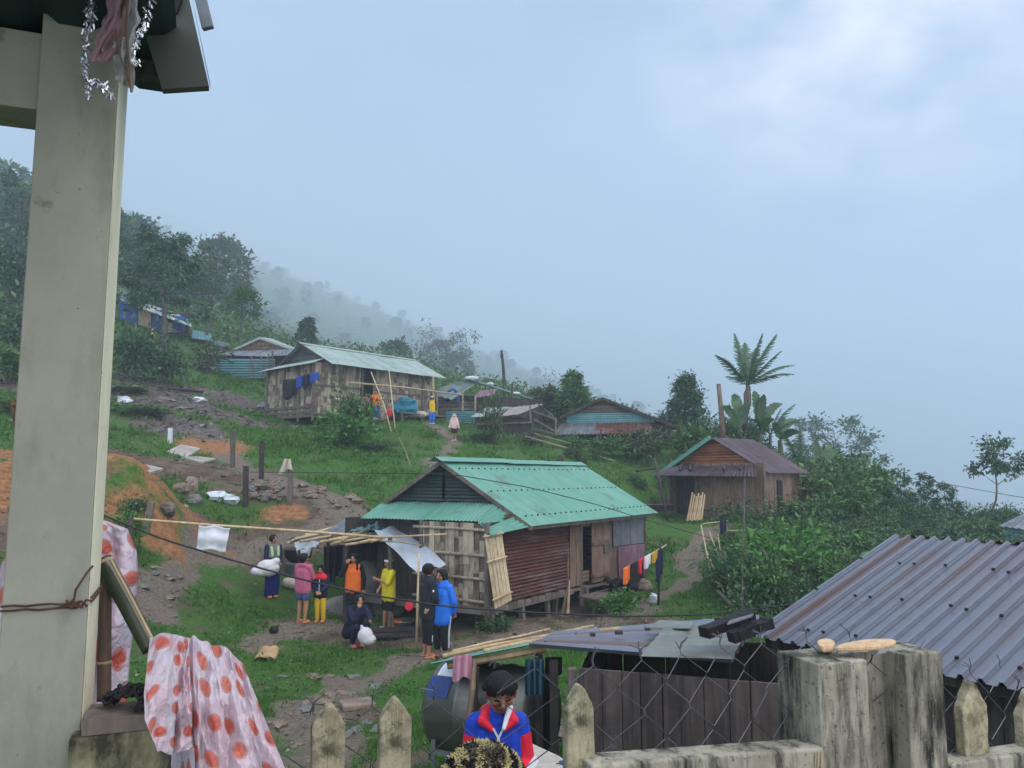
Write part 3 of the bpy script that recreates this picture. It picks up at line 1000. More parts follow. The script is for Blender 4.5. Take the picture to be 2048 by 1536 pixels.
# ---- the upper bamboo house with the pale roof
def upper_house():
    fr = Fr((-8.49, 38.0), (0.64, 0.768))
    t = thing('bamboo_house', 'large bamboo walled house with pale green roof, topmost in the middle of the slope', 'house', fr(3.5, 2.5, 2.8))
    ze, zr, Lr, W = 5.27, 6.52, 7.7, 5.2
    mid = W / 2
    mb = MB()
    gable_roof(mb, fr, -0.1, Lr, 0, W, ze, ze, mid, zr, 0.16, 0.016, 4)
    quadslab(mb, fr(-0.2, mid - .2, zr - .05), fr(Lr, mid - .2, zr - .05), fr(Lr, mid, zr + .05), fr(-0.2, mid, zr + .05), 0.01, 0.9)
    mb.build('roof', M['tin_green_pale'], t)
    mb = MB()
    mb.sheet(fr(-1.0, 0.3, ze - 0.02), fr(-1.0, W - 0.2, ze - 0.1), fr(0.05, W - 0.9, ze + 0.30), fr(0.05, 0.7, ze + 0.36), 0.16, 0.014, 4, 3, seed=8)
    mb.build('skirt_roof', M['tin_green_pale'], t)
    mb = MB()
    n = 9
    for i in range(n):
        z0 = ze + 0.25 + i * (zr - ze - 0.35) / n
        z1 = z0 + (zr - ze - 0.35) / n
        h0, h1 = (zr - 0.1 - z0) / (zr - ze) * mid, (zr - 0.1 - z1) / (zr - ze) * mid
        mb.add([fr(0.25, mid - h0, z0), fr(0.25, mid + h0, z0), fr(0.20, mid + (h0 + h1) / 2, (z0 + z1) / 2), fr(0.20, mid - (h0 + h1) / 2, (z0 + z1) / 2), fr(0.25, mid + h1, z1), fr(0.25, mid - h1, z1)],
               [(0, 1, 2, 3), (3, 2, 4, 5)], (i * 5 % 4) / 4)
    mb.build('gable', M['tin_grey'], t)
    mb = MB()
    for s in (0, W):
        mb.beam(fr(-0.06, s, ze - 0.08), fr(-0.06, mid, zr - 0.08), 0.06, 0.14)
    mb.build('bargeboard', M['wood_dark'], t)
    ga, fb = -0.55, 0.75
    zb = 2.75
    mb = MB()
    woven(mb, fr(ga, fb, 0), fr(ga, W - 0.35, 0), zb, ze + 0.1, 0.2, 0.03, 41)
    mb.build('side_wall', M['bamboo_grey'], t)
    ax = lambda px: fr.at_px(px, fb)
    mb = MB()
    woven(mb, fr(ga, fb, 0), fr(ax(719), fb, 0), zb, ze + 0.1, 0.2, 0.03, 42)
    mb.build('front_wall', M['bamboo_grey'], t)
    mb = MB()
    woven(mb, fr(ax(745), fb, 0), fr(ax(868), fb, 0), zb, ze + 0.1, 0.2, 0.03, 43)
    mb.build('front_wall', M['bamboo_grey'], t)
    mb = MB()
    mb.planks(fr(ga, W - 0.3, 0), fr(ax(868), W - 0.3, 0), zb, ze, 0.4, seed=3)
    mb.planks(fr(ax(868), fb, 0), fr(ax(868), W - 0.3, 0), zb, ze, 0.4, seed=4)
    mb.build('rear_wall', M['wood_dark'], t)
    mb = MB()
    for a0, a1, z in ((ga, ax(719), zb + 1.55), (ga, ax(719), zb + 0.15), (ax(745), ax(868), zb + 1.5)):
        mb.beam(fr(a0, fb - 0.05, z), fr(a1, fb - 0.05, z), 0.06, 0.07, tone=0.4)
    for b0, z in ((0, zb + 0.5), (0, zb + 0.05), (0, zb + 0.25)):
        mb.beam(fr(ga - 0.06, fb, z), fr(ga - 0.06, W - 0.4, z), 0.06, 0.12, tone=0.3)
    for px in (722, 745, 843):
        mb.beam(fr(ax(px), fb - 0.06, zb - 0.1), fr(ax(px), fb - 0.06, ze), 0.1, 0.1, tone=0.6)
    for b in (fb, 1.9, 3.1, 4.6):
        mb.beam(fr(ga - 0.05, b, zb - 0.2), fr(ga - 0.05, b, ze), 0.1, 0.1, tone=0.3)
    mb.build('wall_frame', M['wood_grey'], t)
    mb = MB()
    quadslab(mb, fr(ga, fb, zb + .05), fr(ax(868), fb, zb + .05), fr(ax(868), W - .3, zb + .05), fr(ga, W - .3, zb + .05), 0.08)
    mb.build('floor', M['wood_dark'], t)
    mb = MB()
    a0, a1 = ax(775), ax(866)
    for k in range(5):
        mb.beam(fr(a0, fb - 0.25 - 0.22 * k, 3.15), fr(a1, fb - 0.25 - 0.22 * k, 3.1), 0.2, 0.05, tone=k / 5)
    for a in (a0, (a0 + a1) / 2, a1):
        mb.beam(fr(a, fb - 1.1, 2.3), fr(a, fb - 1.1, 3.12), 0.09, 0.09)
    mb.build('porch', M['wood_grey'], t)
    mb = MB()
    mb.tube([fr(ax(843), -0.1, 2.2), fr(ax(843), -0.1, ze)], 0.05, 6)
    mb.build('porch_post', M['bamboo_tan'], t)
    return fr
FR2 = upper_house()

def brown_house():
    B = V(9.63, 30.0)
    fr = Fr(B, (0.74, 0.67))
    t = thing('plank_house', 'small brown plank house with rusty orange gable beside the palm', 'house', fr(1.4, 2.4, -1.8))
    W, Lr, ze, zr = 5.0, 3.0, 0.06, 1.47
    mid = W / 2
    mb = MB()
    mb.sheet(fr(-0.15, 0, ze), fr(Lr, 0, ze), fr(Lr, mid, zr), fr(-0.15, mid, zr), 0.13, 0.014, 4, 3, seed=31)
    roof = mb.build('roof', M['tin_brown'], t)
    mb = MB()
    mb.sheet(fr(-0.15, W, ze), fr(Lr, W, ze), fr(Lr, mid, zr), fr(-0.15, mid, zr), 0.13, 0.014, 4, 3, seed=32)
    mb.beam(fr(-0.2, W, ze), fr(-0.2, mid, zr), 0.06, 0.16)
    mb.build('roof', M['tin_green'], t)
    mb = MB()
    n = 10
    for i in range(n):
        z0 = ze + 0.25 + i * (zr - ze - 0.3) / n
        z1 = z0 + (zr - ze - 0.3) / n
        h0, h1 = (zr - 0.04 - z0) / (zr - ze) * mid, (zr - 0.04 - z1) / (zr - ze) * mid
        mb.add([fr(0.1, mid - h0, z0), fr(0.1, mid + h0, z0), fr(0.06, mid + (h0 + h1) / 2, (z0 + z1) / 2), fr(0.06, mid - (h0 + h1) / 2, (z0 + z1) / 2), fr(0.1, mid + h1, z1), fr(0.1, mid - h1, z1)],
               [(0, 1, 2, 3), (3, 2, 4, 5)], (i * 5 % 4) / 4)
    mb.build('gable', M['tin_orange'], t)
    mb = MB()
    mb.sheet(fr(-0.95, 0.05, ze - 0.12), fr(-0.95, W - 0.1, ze - 0.08), fr(0.05, W - 0.75, ze + 0.38), fr(0.05, 0.7, ze + 0.36), 0.14, 0.016, 4, 3, seed=33, shape='sine')
    mb.build('skirt_roof', M['tin_brown'], t)
    for b, a in ((1.0, -0.4), (1.6, -0.6), (3.2, -0.5), (3.7, -0.45)):
        mb = MB()
        mb.tube([fr(a - .1, b, ze + 0.12), fr(a, b + .02, ze + 0.26), fr(a + .1, b + .05, ze + 0.36)], 0.07, 6)
        mb.build('roof_weight', M['wood_dark'], t)
    zb = -1.85
    ga = -0.1
    mb = MB()
    mb.planks(fr(ga, 0.25, 0), fr(ga, 3.25, 0), zb, ze + 0.4, 0.38, 0.03, seed=51, tones=(0, 1), jit=0.02)
    mb.build('plank_wall', M['wood_brown'], t)
    mb = MB()
    mb.planks(fr(ga + 0.5, 3.25, 0), fr(ga + 0.5, W - 0.4, 0), zb, ze + 0.4, 0.4, 0.03, seed=52, tones=(0, 0.3))
    mb.build('plank_wall', M['wood_dark'], t)
    mb = MB()
    mb.planks(fr(ga, 0.25, 0), fr(Lr - 0.35, 0.25, 0), zb, ze + 0.1, 0.3, 0.03, seed=53, tones=(0.1, 1), jit=0.02)
    mb.planks(fr(ga, W - 0.35, 0), fr(Lr - 0.35, W - 0.35, 0), zb, ze + 0.1, 0.4, 0.03, seed=54)
    mb.planks(fr(Lr - 0.35, 0.25, 0), fr(Lr - 0.35, W - 0.35, 0), zb, ze + 0.1, 0.4, 0.03, seed=55)
    mb.build('plank_wall', M['wood_brown'], t)
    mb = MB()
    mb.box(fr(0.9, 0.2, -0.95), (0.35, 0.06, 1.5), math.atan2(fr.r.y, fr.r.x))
    mb.build('doorway', M['painted_dark'], t)  # solid slab on the wall; the opening's shade is its near-black colour
    for b in (0.2, 3.25, W - 0.4):
        mb = MB()
        mb.beam(fr(ga - 0.05, b, zb - 0.2), fr(ga - 0.05, b, ze + 0.35), 0.1, 0.1)
        mb.build('corner_post', M['wood_grey'], t)
    # bundle of canes leaning on the front
    for k in range(7):
        x = 1375 + k * 4.5
        mb = MB()
        mb.tube([P(x, 1043 - (k % 2) * 2, 30.6), P(x + 10 - k * .4, 985 + (k * 7 % 5) * 2, 31.0)], [0.05, 0.03], 6, k / 7)
        tag(mb.build('cane', M['bamboo_tan']), 'tan cane leaning on the front of the brown plank house', 'cane', 'canes leaning on the plank house')
    return fr
FR4 = brown_house()

def dark_house():
    fr = Fr((P(1372, 870, 42).x, 42.0), (0.25, 0.97))
    t = thing('dark_house', 'dark plank house with turquoise gable band and rust streaked lean-to roof', 'house', fr(3, 3.4, 1.6))
    D0 = 42.5
    gp = lambda px: fr.b_at_px(px, 0)
    bl, bm, br = gp(1122), gp(1207), gp(1386)
    z = lambda px, py, a=0: Pz_y(py) * fr(a, gp(px), 0).y
    zr, zl, zrr = z(1207, 797), z(1122, 835), z(1386, 866)
    mb = MB()
    for b, zz in ((br, zrr), (bl, zl)):
        mb.sheet(fr(-0.3, b, zz), fr(6, b, zz), fr(6, bm, zr), fr(-0.3, bm, zr), 0.2, 0.02, 4, 2)
    mb.build('roof', M['tin_grey'], t)
    mb = MB()
    bw0, bw1 = gp(1134), gp(1360)
    mb.planks(fr(0, bw1, 0), fr(0, gp(1300), 0), 1.1, z(1330, 848), 0.3, 0.03, seed=61)
    mb.planks(fr(0.05, gp(1300), 0), fr(0.05, bw0, 0), 1.1, z(1200, 845), 0.3, 0.03, seed=62)
    mb.planks(fr(0, bw1, 0), fr(5.6, bw1, 0), 1.1, zrr + 0.2, 0.3, 0.03, seed=63)
    mb.planks(fr(0, bw0, 0), fr(5.6, bw0, 0), 1.1, zl, 0.3, 0.03, seed=64)
    mb.planks(fr(5.6, bw0, 0), fr(5.6, bw1, 0), 1.1, zl, 0.5, 0.03, seed=65)
    mb.build('plank_wall', M['wood_dark'], t)
    def tri(za, zb_, a, name, m, n):
        mb = MB()
        for i in range(n):
            z0, z1 = za + (zb_ - za) * i / n, za + (zb_ - za) * (i + 1) / n
            def lim(zz):
                l = bm + (bl - bm) * (zr - zz) / (zr - zl)
                r = bm + (br - bm) * (zr - zz) / (zr - zrr)
                return min(l, bw0), max(r, gp(1310))
            (l0, r0), (l1, r1) = lim(z0), lim(z1)
            mb.add([fr(a, r0, z0), fr(a, l0, z0), fr(a - .03, (l0 + l1) / 2, (z0 + z1) / 2), fr(a - .03, (r0 + r1) / 2, (z0 + z1) / 2), fr(a, l1, z1), fr(a, r1, z1)], [(0, 1, 2, 3), (3, 2, 4, 5)], (i * 3 % 5) / 5)
        mb.build(name, m, t)
    zt = z(1207, 826)
    tri(zt, zr - 0.08, -0.02, 'gable', M['wood_grey'], 8)
    tri(z(1207, 848), zt, -0.04, 'tin_band', M['tin_turquoise'], 5)
    mb = MB()
    for b, zz in ((br, zrr), (bl, zl)):
        mb.beam(fr(-0.32, b, zz - .03), fr(-0.32, bm, zr - .03), 0.06, 0.15)
    mb.build('bargeboard', M['wood_dark'], t)
    zt2, zb2 = z(1210, 845), z(1200, 869) - 0.02
    for n, (x0, x1, m) in enumerate(((1116, 1196, 'tin_grey'), (1194, 1310, 'tin_rust'))):
        mb = MB()
        mb.sheet(fr(-1.1, gp(x0), zb2), fr(-1.1, gp(x1), zb2), fr(-0.05, gp(min(x1, 1302)), zt2), fr(-0.05, gp(max(x0, 1124)), zt2), 0.2, 0.02, 6, 2, shape='trap', seed=n)
        mb.build('lean_to_roof', M[m], t)
    for x in (1140, 1200, 1245, 1300):
        mb = MB()
        mb.beam(fr(-1.0, gp(x), 1.2), fr(-1.0, gp(x), zb2), 0.09, 0.09)
        mb.build('lean_to_post', M['wood_grey'], t)
dark_house()

def shack_row():
    """The patched shack between the upper house and the dark house, and the low shed in front of it."""
    D = 46.0
    t = thing('patched_shack', 'patched shack with bent green sheet roof and blue tarpaulin beside the upper house', 'shack', P(960, 850, D))
    mb = MB()
    pk0, pk1 = P(932, 758, D - 1), P(985, 772, D + 4)
    mb.sheet(P(850, 783, D - 2), P(905, 800, D - 2.5), P(962, 762, D - .5), pk0, 0.25, 0.02, 4, 4, sag=0.09, seed=3)
    mb.sheet(P(1088, 806, D + 1), P(1050, 792, D + 6), pk1, P(930, 757, D - 1.2), 0.25, 0.02, 4, 4, sag=0.08, seed=9)
    mb.build('roof', M['tin_grey_green'], t)
    mb = MB()
    mb.sheet(P(948, 796, D - 2), P(985, 790, D - 1.5), P(996, 777, D - .7), P(958, 781, D - 1.2), 0.25, 0.02, 4, 2)
    mb.build('porch_roof', M['tin_purple'], t)
    mb = MB()
    mb.planks(P(948, 800, D - .8), P(1085, 810, D + 1), 2.7, P(0, 795, D).z, 0.3, seed=71, tones=(0, .6))
    mb.planks(P(1085, 810, D + 1), P(1060, 810, D + 5), 2.7, P(0, 800, D).z, 0.3, seed=72)
    mb.build('plank_wall', M['wood_dark'], t)
    mb = MB()
    mb.planks(P(870, 800, D + 1.2), P(948, 800, D + 2), 2.7, P(0, 785, D).z, 0.3, seed=73)
    mb.build('plank_wall', M['wood_dark'], t)
    mb = MB()
    rg = random.Random(3)
    for k in range(9):
        y = 806 + k * 4.6
        mb.beam(P(866, y - 1, D - 1.4), P(952, y + rg.uniform(-2, 2), D - 1.2), 0.05, 0.11, tone=rg.random())
    mb.build('slat_wall', M['wood_grey'], t)
    for x, y0, y1 in ((873, 858, 786), (925, 850, 775), (950, 850, 790), (868, 850, 790)):
        mb = MB()
        mb.tube([P(x, y0, D - 2.2), P(x + 1, y1, D - 2.2)], 0.05, 6, 0.6)
        mb.build('post', M['bamboo_grey'], t)
    mb = MB()
    mb.grid(lambda u, v: P(888 + 32 * u, 779 + 22 * v + 3 * math.sin(u * 9), D - 1.8 + 0.12 * math.sin(u * 14)), 14, 6)
    mb.build('blue_tarpaulin', M['blue_tarp'], t)
    mb = MB()
    nn = 7
    mb.grid(lambda u, v: P(892 + 58 * u, 846 - 24 * v, D - 2.9 - 0.04 * math.sin(2 * math.pi * v * nn)), 3, nn * 5)
    mb.build('tin_fence', M['tin_turquoise'], t)
    for x, y, r in ((944, 757, .42), (1033, 787, .26), (980, 768, .26)):
        mb = MB()
        mb.ball(P(x, y, D + .2), (r, r * .6, r * .38), 9, rough=.35, seed=int(x))
        mb.build('roof_weight', M['plastic_white'], t, smooth=True)
    D = 42.5
    t = thing('open_shed', 'low open shed of poles under loose white and brown sheets below the patched shack', 'shed', P(1040, 868, D))
    mb = MB()
    mb.sheet(P(940, 834, D - 1), P(985, 833, D - 1.2), P(1015, 814, D + 1), P(975, 815, D + 1), 0.2, 0.02, 4, 2, sag=.04)
    mb.build('roof_sheet', M['tin_green_pale'], t)
    mb = MB()
    mb.sheet(P(982, 834, D - 1.3), P(1035, 829, D - 1.3), P(1088, 808, D + 1), P(1012, 815, D + .8), 0.2, 0.02, 4, 2, sag=.04)
    mb.build('roof_sheet', M['bark_sheet'], t)
    mb = MB()
    mb.sheet(P(1112, 838, D - .5), P(1100, 826, D + 2.5), P(1070, 807, D + 2.5), P(1078, 809, D + .5), 0.2, 0.02, 4, 2)
    mb.build('roof_sheet', M['wood_grey'], t)
    mb = MB()
    for (x0, y0, x1, y1) in ((1062, 846, 1060, 812), (1112, 872, 1112, 836), (1005, 872, 1005, 828), (952, 868, 952, 834), (1068, 838, 1116, 866), (1066, 822, 1110, 838), (1066, 856, 1116, 870), (950, 848, 1060, 845)):
        mb.beam(P(x0, y0, D - .6), P(x1, y1, D - .6), 0.09, 0.09, tone=(x0 % 7) / 7)
    mb.build('frame', M['wood_grey'], t)
    mb = MB()
    mb.planks(P(955, 868, D - .4), P(1062, 868, D - .4), P(0, 872, D).z, P(0, 836, D).z, 0.35, seed=81)
    mb.build('plank_wall', M['wood_dark'], t)
M['tin_grey_green'] = mat('dull green grey tin', (0.05, 0.085, 0.082), (0.12, 0.17, 0.165), 2, rough=0.5, metal=0.2, bump=0.03, stain=(0.20, 0.23, 0.23), stain_amt=0.5)
M['blue_tarp'] = mat('blue tarpaulin', (0.01, 0.05, 0.22), (0.02, 0.09, 0.34), 3, rough=0.45, bump=0.1)
M['plastic_white'] = mat('white plastic', (0.42, 0.47, 0.52), (0.62, 0.66, 0.70), 3, rough=0.4, bump=0.2)
M['bark_sheet'] = mat('brown grey sheet', (0.17, 0.15, 0.14), (0.30, 0.27, 0.25), 3, rough=0.7)
shack_row()

def slope_houses():
    # tin house behind the upper house
    D = 53.0
    t = thing('tin_house', 'long low house behind the upper house with green tin fence wall', 'house', P(510, 755, D))
    mb = MB()
    ap0, ap1 = P(519, 674, D), P(545, 678, D + 6)
    mb.sheet(P(592, 700, D), P(605, 702, D + 6), ap1, ap0, 0.25, 0.02, 4, 2)
    mb.sheet(P(452, 706, D), P(490, 705, D + 6), ap1, ap0, 0.25, 0.02, 4, 2)
    mb.build('roof', M['tin_green_pale'], t)
    mb = MB()
    for k in range(6):
        y0, y1 = 702 - k * 4.2, 702 - (k + 1) * 4.2
        w0, w1 = (y0 - 675) / 27, (y1 - 675) / 27
        quadslab(mb, P(519 - 58 * w0, y0, D + .2), P(519 + 66 * w0, y0, D + .2), P(519 + 66 * w1, y1, D + .2), P(519 - 58 * w1, y1, D + .2), 0.03, (k * 3 % 5) / 5)
    mb.build('gable', M['wood_brown'], t)
    mb = MB()
    for p, q in (((452, 707), (519, 676)), ((519, 676), (592, 701))):
        mb.beam(P(*p, D - .1), P(*q, D - .1), 0.06, 0.14)
    mb.build('bargeboard', M['tin_green_pale'], t)
    mb = MB()
    mb.sheet(P(412, 710, D - 2), P(540, 713, D - 2.2), P(585, 699, D - .2), P(405, 703, D - .2), 0.2, 0.02, 4, 2)
    mb.sheet(P(540, 712, D - 2), P(590, 710, D - 2), P(590, 699, D - .2), P(540, 699, D - .2), 0.2, 0.02, 4, 2)
    mb.build('lean_to_roof', M['tin_grey'], t)
    mb = MB()
    nn = 8
    mb.grid(lambda u, v: P(428 + 122 * u, 757 - 40 * v, D - 2.4 - 0.05 * math.sin(2 * math.pi * v * nn)), 3, nn * 5)
    mb.build('tin_wall', M['tin_turquoise'], t)
    mb = MB()
    mb.planks(P(420, 740, D - .2), P(590, 740, D - .2), P(0, 765, D).z, P(0, 700, D).z, 0.4, seed=7)
    mb.planks(P(420, 740, D - .2), P(440, 740, D + 5), P(0, 765, D).z, P(0, 700, D).z, 0.4, seed=7)
    mb.build('plank_wall', M['wood_dark'], t)
    for x, y in ((503, 735), (523, 735), (545, 725), (537, 730)):
        mb = MB()
        mb.beam(P(x, y + 22, D - 2.6), P(x, y - 22, D - 2.6), 0.14, 0.08, tone=(x % 5) / 5)
        mb.build('post', M['wood_brown' if x == 503 else 'wood_grey'], t)
    mb = MB()
    mb.sheet(P(362, 742, 49.5), P(430, 738, 49.5), P(430, 722, 51.5), P(396, 721, 51.5), 0.3, 0.03, 5, 2, shape='trap')
    tag(mb.build('tin_sheet', M['tin_purple']), 'purple tin sheet propped low beside the green tin fence wall', 'tin sheet')
    # blue tarpaulin hut up left
    D = 56.0
    t = thing('tarp_hut', 'hut with blue tarpaulin walls and mossy roof under the big tree', 'hut', P(310, 670, D))
    mb = MB()
    mb.sheet(P(238, 600, D - 1.5), P(384, 654, D - 1.5), P(380, 640, D + 2.5), P(240, 577, D + 2.5), 0.22, 0.02, 4, 3, sag=.06)
    mb.build('roof', M['moss_roof'], t)
    mb = MB()
    mb.planks(P(276, 640, D), P(302, 640, D), P(0, 657, D).z, P(0, 612, D).z, 0.3, seed=4)
    mb.build('bamboo_wall', M['bamboo_tan'], t)
    mb = MB()
    mb.planks(P(334, 640, D + .05), P(362, 640, D + .05), P(0, 664, D).z, P(0, 645, D).z, 0.3, seed=5)
    mb.build('bamboo_wall', M['bamboo_tan'], t)
    for x0, x1, y0, y1 in ((238, 276, 648, 598), (302, 334, 660, 620), (345, 372, 662, 632)):
        mb = MB()
        mb.grid(lambda u, v: P(x0 + (x1 - x0) * u, y0 + (y1 - y0) * v, D - .05 + 0.06 * math.sin(u * 12)), 10, 3)
        mb.build('tarpaulin', M['blue_tarp'], t)
    mb = MB()
    for x in (245, 278, 303, 334, 365):
        mb.beam(P(x, 690, D + .2), P(x, 615, D + .2), 0.12, 0.12)
    mb.beam(P(240, 655, D - .1), P(380, 672, D - .1), 0.15, 0.15)
    mb.planks(P(240, 640, D + 2.5), P(378, 650, D + 2.5), P(0, 668, D).z, P(0, 610, D).z, 0.4, seed=5)
    mb.build('frame', M['wood_dark'], t)
    # little roofs that show between the trees
    for (x0, y0, x1, y1, d, m, lab) in ((383, 676, 425, 660, 58, 'tin_turquoise', 'small hut with bright green roof between the trees above the tin house'),
                                   (428, 690, 462, 680, 60, 'tin_grey', 'small hut with grey roof edge, just right of the bright green hut roof'),
                                   (-10, 545, 42, 515, 62, 'tin_grey', 'grey roofed hut half hidden by trees at the left edge')):
        t = thing('small_hut', lab, 'hut', P((x0 + x1) / 2, y0 + 16, d))
        mb = MB()
        mb.sheet(P(x0, y0, d - 1.5), P(x1, y0 + 6, d - 1.5), P(x1 - 4, y1 + 6, d + 1), P(x0 + 2, y1, d + 1), 0.2, 0.02, 4, 2)
        mb.build('roof', M[m], t)
        mb = MB()
        a, b = P(x0 + 3, y0, d - 1), P(x1 - 2, y0, d - 1)
        mb.planks(a, b, a.z - 1.6, a.z - .05, 0.3, seed=6)
        mb.planks(a, P(x0 + 5, y0, d + .8), a.z - 1.6, a.z, 0.3, seed=6)
        mb.planks(b, P(x1 - 5, y0, d + .8), a.z - 1.6, a.z, 0.3, seed=6)
        mb.build('wall', M['wood_dark'], t)
    # roof corner at the right edge of the picture
    D = 33.0
    t = thing('valley_house', 'dark roofed house whose eave shows at the right edge below the tall thin tree', 'house', P(2090, 1085, D))
    mb = MB()
    mb.sheet(P(1996, 1052, D - 1), P(2180, 1075, D - 3), P(2170, 1010, D + 1.5), P(2062, 1020, D + 1.5), 0.2, 0.02, 4, 2)
    mb.build('roof', M['tin_grey'], t)
    mb = MB()
    mb.planks(P(2010, 1060, D - .8), P(2170, 1075, D - 2.4), -4.6, P(0, 1056, D).z, 0.3, seed=9)
    mb.planks(P(2010, 1060, D - .8), P(2080, 1060, D + 1.2), -4.6, P(0, 1056, D).z, 0.3, seed=9)
    mb.build('wall', M['tin_turquoise'], t)
M['moss_roof'] = mat('mossy roof', (0.08, 0.13, 0.10), (0.42, 0.46, 0.45), 2.5, rough=0.8, bump=0.3)
slope_houses()
# ------------------------------------------------------------------ the porch in front
E1 = Vector((0.93, 0.338, 0)).normalized()     # along the porch edge and fence, to the right
E2 = Vector((-0.338, 0.93, 0)).normalized()    # away from the camera
M['concrete'] = mat('grey plastered concrete', (0.205, 0.212, 0.170), (0.285, 0.292, 0.238), 2.0, rough=0.85, bump=0.25, bscale=60, bdist=0.004, stain=(0.14, 0.14, 0.10), stain_scale=3.0, stain_amt=0.6, stain_stretch=(1.4, 1.4, 0.5), spec=0.2, speck=((48, .69, (0.05, 0.048, 0.036), .8), (7, .66, (0.10, 0.085, 0.055), .6), (130, .66, (0.34, 0.34, 0.30), .5)))
M['concrete_sidelit'] = mat('concrete with painted side light', (0.50, 0.48, 0.33), (0.66, 0.63, 0.46), 2.5, (3, 3, 0.8), rough=0.85, bump=0.2, bscale=40, bdist=0.004, stain=(0.16, 0.17, 0.11), stain_scale=5, stain_amt=0.55, stain_stretch=(3, 3, 0.6), stain_lo=0.54, speck=((60, .64, (0.13, 0.14, 0.09), .7),))
M['concrete_mossy'] = mat('mossy stained concrete', (0.11, 0.105, 0.055), (0.28, 0.27, 0.17), 4, rough=0.9, bump=0.4, bscale=45, bdist=0.006, stain=(0.022, 0.022, 0.014), stain_scale=4.2, stain_amt=0.95, stain_stretch=(1.6, 1.6, 0.9), stain_lo=0.44)
M['concrete_black'] = mat('blackened concrete', (0.13, 0.12, 0.085), (0.38, 0.36, 0.28), 3, rough=0.9, bump=0.4, bscale=40, bdist=0.006, stain=(0.008, 0.009, 0.008), stain_scale=4.5, stain_amt=0.97, stain_stretch=(2.3, 2.3, 0.34), stain_lo=0.46, speck=((40, .60, (0.03, 0.03, 0.024), .7), (90, .64, (0.45, 0.44, 0.38), .5)))
M['picket'] = mat('weathered concrete picket', (0.18, 0.16, 0.09), (0.40, 0.37, 0.25), 9, rough=0.9, bump=0.5, bscale=60, bdist=0.005, stain=(0.03, 0.028, 0.018), stain_scale=9, stain_amt=0.85, stain_lo=0.47, speck=((55, .62, (0.04, 0.036, 0.022), .8), (110, .63, (0.5, 0.48, 0.38), .6)))
M['wire'] = mat('dull fence wire', (0.045, 0.05, 0.06), (0.12, 0.125, 0.14), 8, rough=0.45, metal=0.6, bump=0)
M['rust_wire'] = mat('rusty wire', (0.035, 0.016, 0.010), (0.10, 0.045, 0.028), 20, rough=0.8, bump=0)
M['board_grey'] = mat('grey soffit board', (0.045, 0.05, 0.042), (0.07, 0.075, 0.064), 2, rough=0.7, bump=0.05, stain=(0.10, 0.085, 0.06), stain_amt=0.2)
M['white_edge'] = mat('white sheet metal edge', (0.40, 0.43, 0.46), (0.52, 0.55, 0.58), 2, rough=0.5, bump=0.02)
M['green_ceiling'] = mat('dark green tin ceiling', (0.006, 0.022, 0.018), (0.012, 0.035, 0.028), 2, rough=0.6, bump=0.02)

def prism(mb, poly, z0, z1, tone=0.5, mi=0, ztop=None):
    n = len(poly)
    vs = [(p[0], p[1], z0) for p in poly] + [(p[0], p[1], z1) for p in poly]
    mb.add(vs, [tuple(reversed(range(n))), tuple(range(n, 2 * n))] + [(i, (i + 1) % n, n + (i + 1) % n, n + i) for i in range(n)], tone, mi)

def soften(o, w=0.008, seg=2):
    b = o.modifiers.new('bevel', 'BEVEL')
    b.width, b.segments, b.limit_method = w, seg, 'ANGLE'
    return o

A0 = V(-1.206, 2.34, 0)                         # front right corner of the column
PZ = -1.5                                       # porch floor
porch = thing('porch', 'grey concrete porch column with beam, roof eave and mossy parapet standing nearest the camera', 'porch', V(-1.3, 2.4, PZ))
cw = 0.212
cor = [A0 - E1 * cw, A0, A0 + E2 * 0.215, A0 + E2 * 0.215 - E1 * cw]
mb = MB()
prism(mb, cor, PZ - 0.6, 1.62)
colm = mb.build('column', M['concrete'], porch)
soften(colm, 0.004)
# lit right face: side light put into colour, a pale skin 3 mm proud
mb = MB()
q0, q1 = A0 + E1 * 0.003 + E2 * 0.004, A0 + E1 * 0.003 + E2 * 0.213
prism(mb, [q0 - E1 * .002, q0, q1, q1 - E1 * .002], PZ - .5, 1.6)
mb.build('lit_face', M['concrete_sidelit'], colm)
# beam over the column to the left, its underside at y=190 in the picture
mb = MB()
zb0 = P(60, 192, 2.2).z
bl = A0 - E1 * 3.2
prism(mb, [bl + E2 * 0.02, A0 - E1 * cw + E2 * 0.02, A0 - E1 * cw + E2 * 0.19, bl + E2 * 0.19], zb0, zb0 + 0.24)
soften(mb.build('beam', M['concrete'], porch), 0.004)
# ceiling of dark green tin over the porch, with a dark purlin at its edge
zc = zb0 + 0.25
mb = MB()
c0, c1 = A0 - E1 * 3.2 - E2 * 2.6, A0 + E1 * 0.16 - E2 * 2.6
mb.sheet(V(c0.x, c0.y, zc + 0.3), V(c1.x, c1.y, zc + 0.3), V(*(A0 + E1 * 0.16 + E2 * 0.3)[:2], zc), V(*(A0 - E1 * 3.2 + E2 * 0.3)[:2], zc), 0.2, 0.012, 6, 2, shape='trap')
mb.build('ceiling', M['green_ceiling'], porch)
mb = MB()
mb.beam(V(*(A0 - E1 * 3.2 + E2 * 0.12)[:2], zc - 0.03), V(*(A0 + E1 * 0.15 + E2 * 0.12)[:2], zc - 0.03), 0.06, 0.05, tone=0.2)
mb.build('purlin', M['wood_dark'], porch)
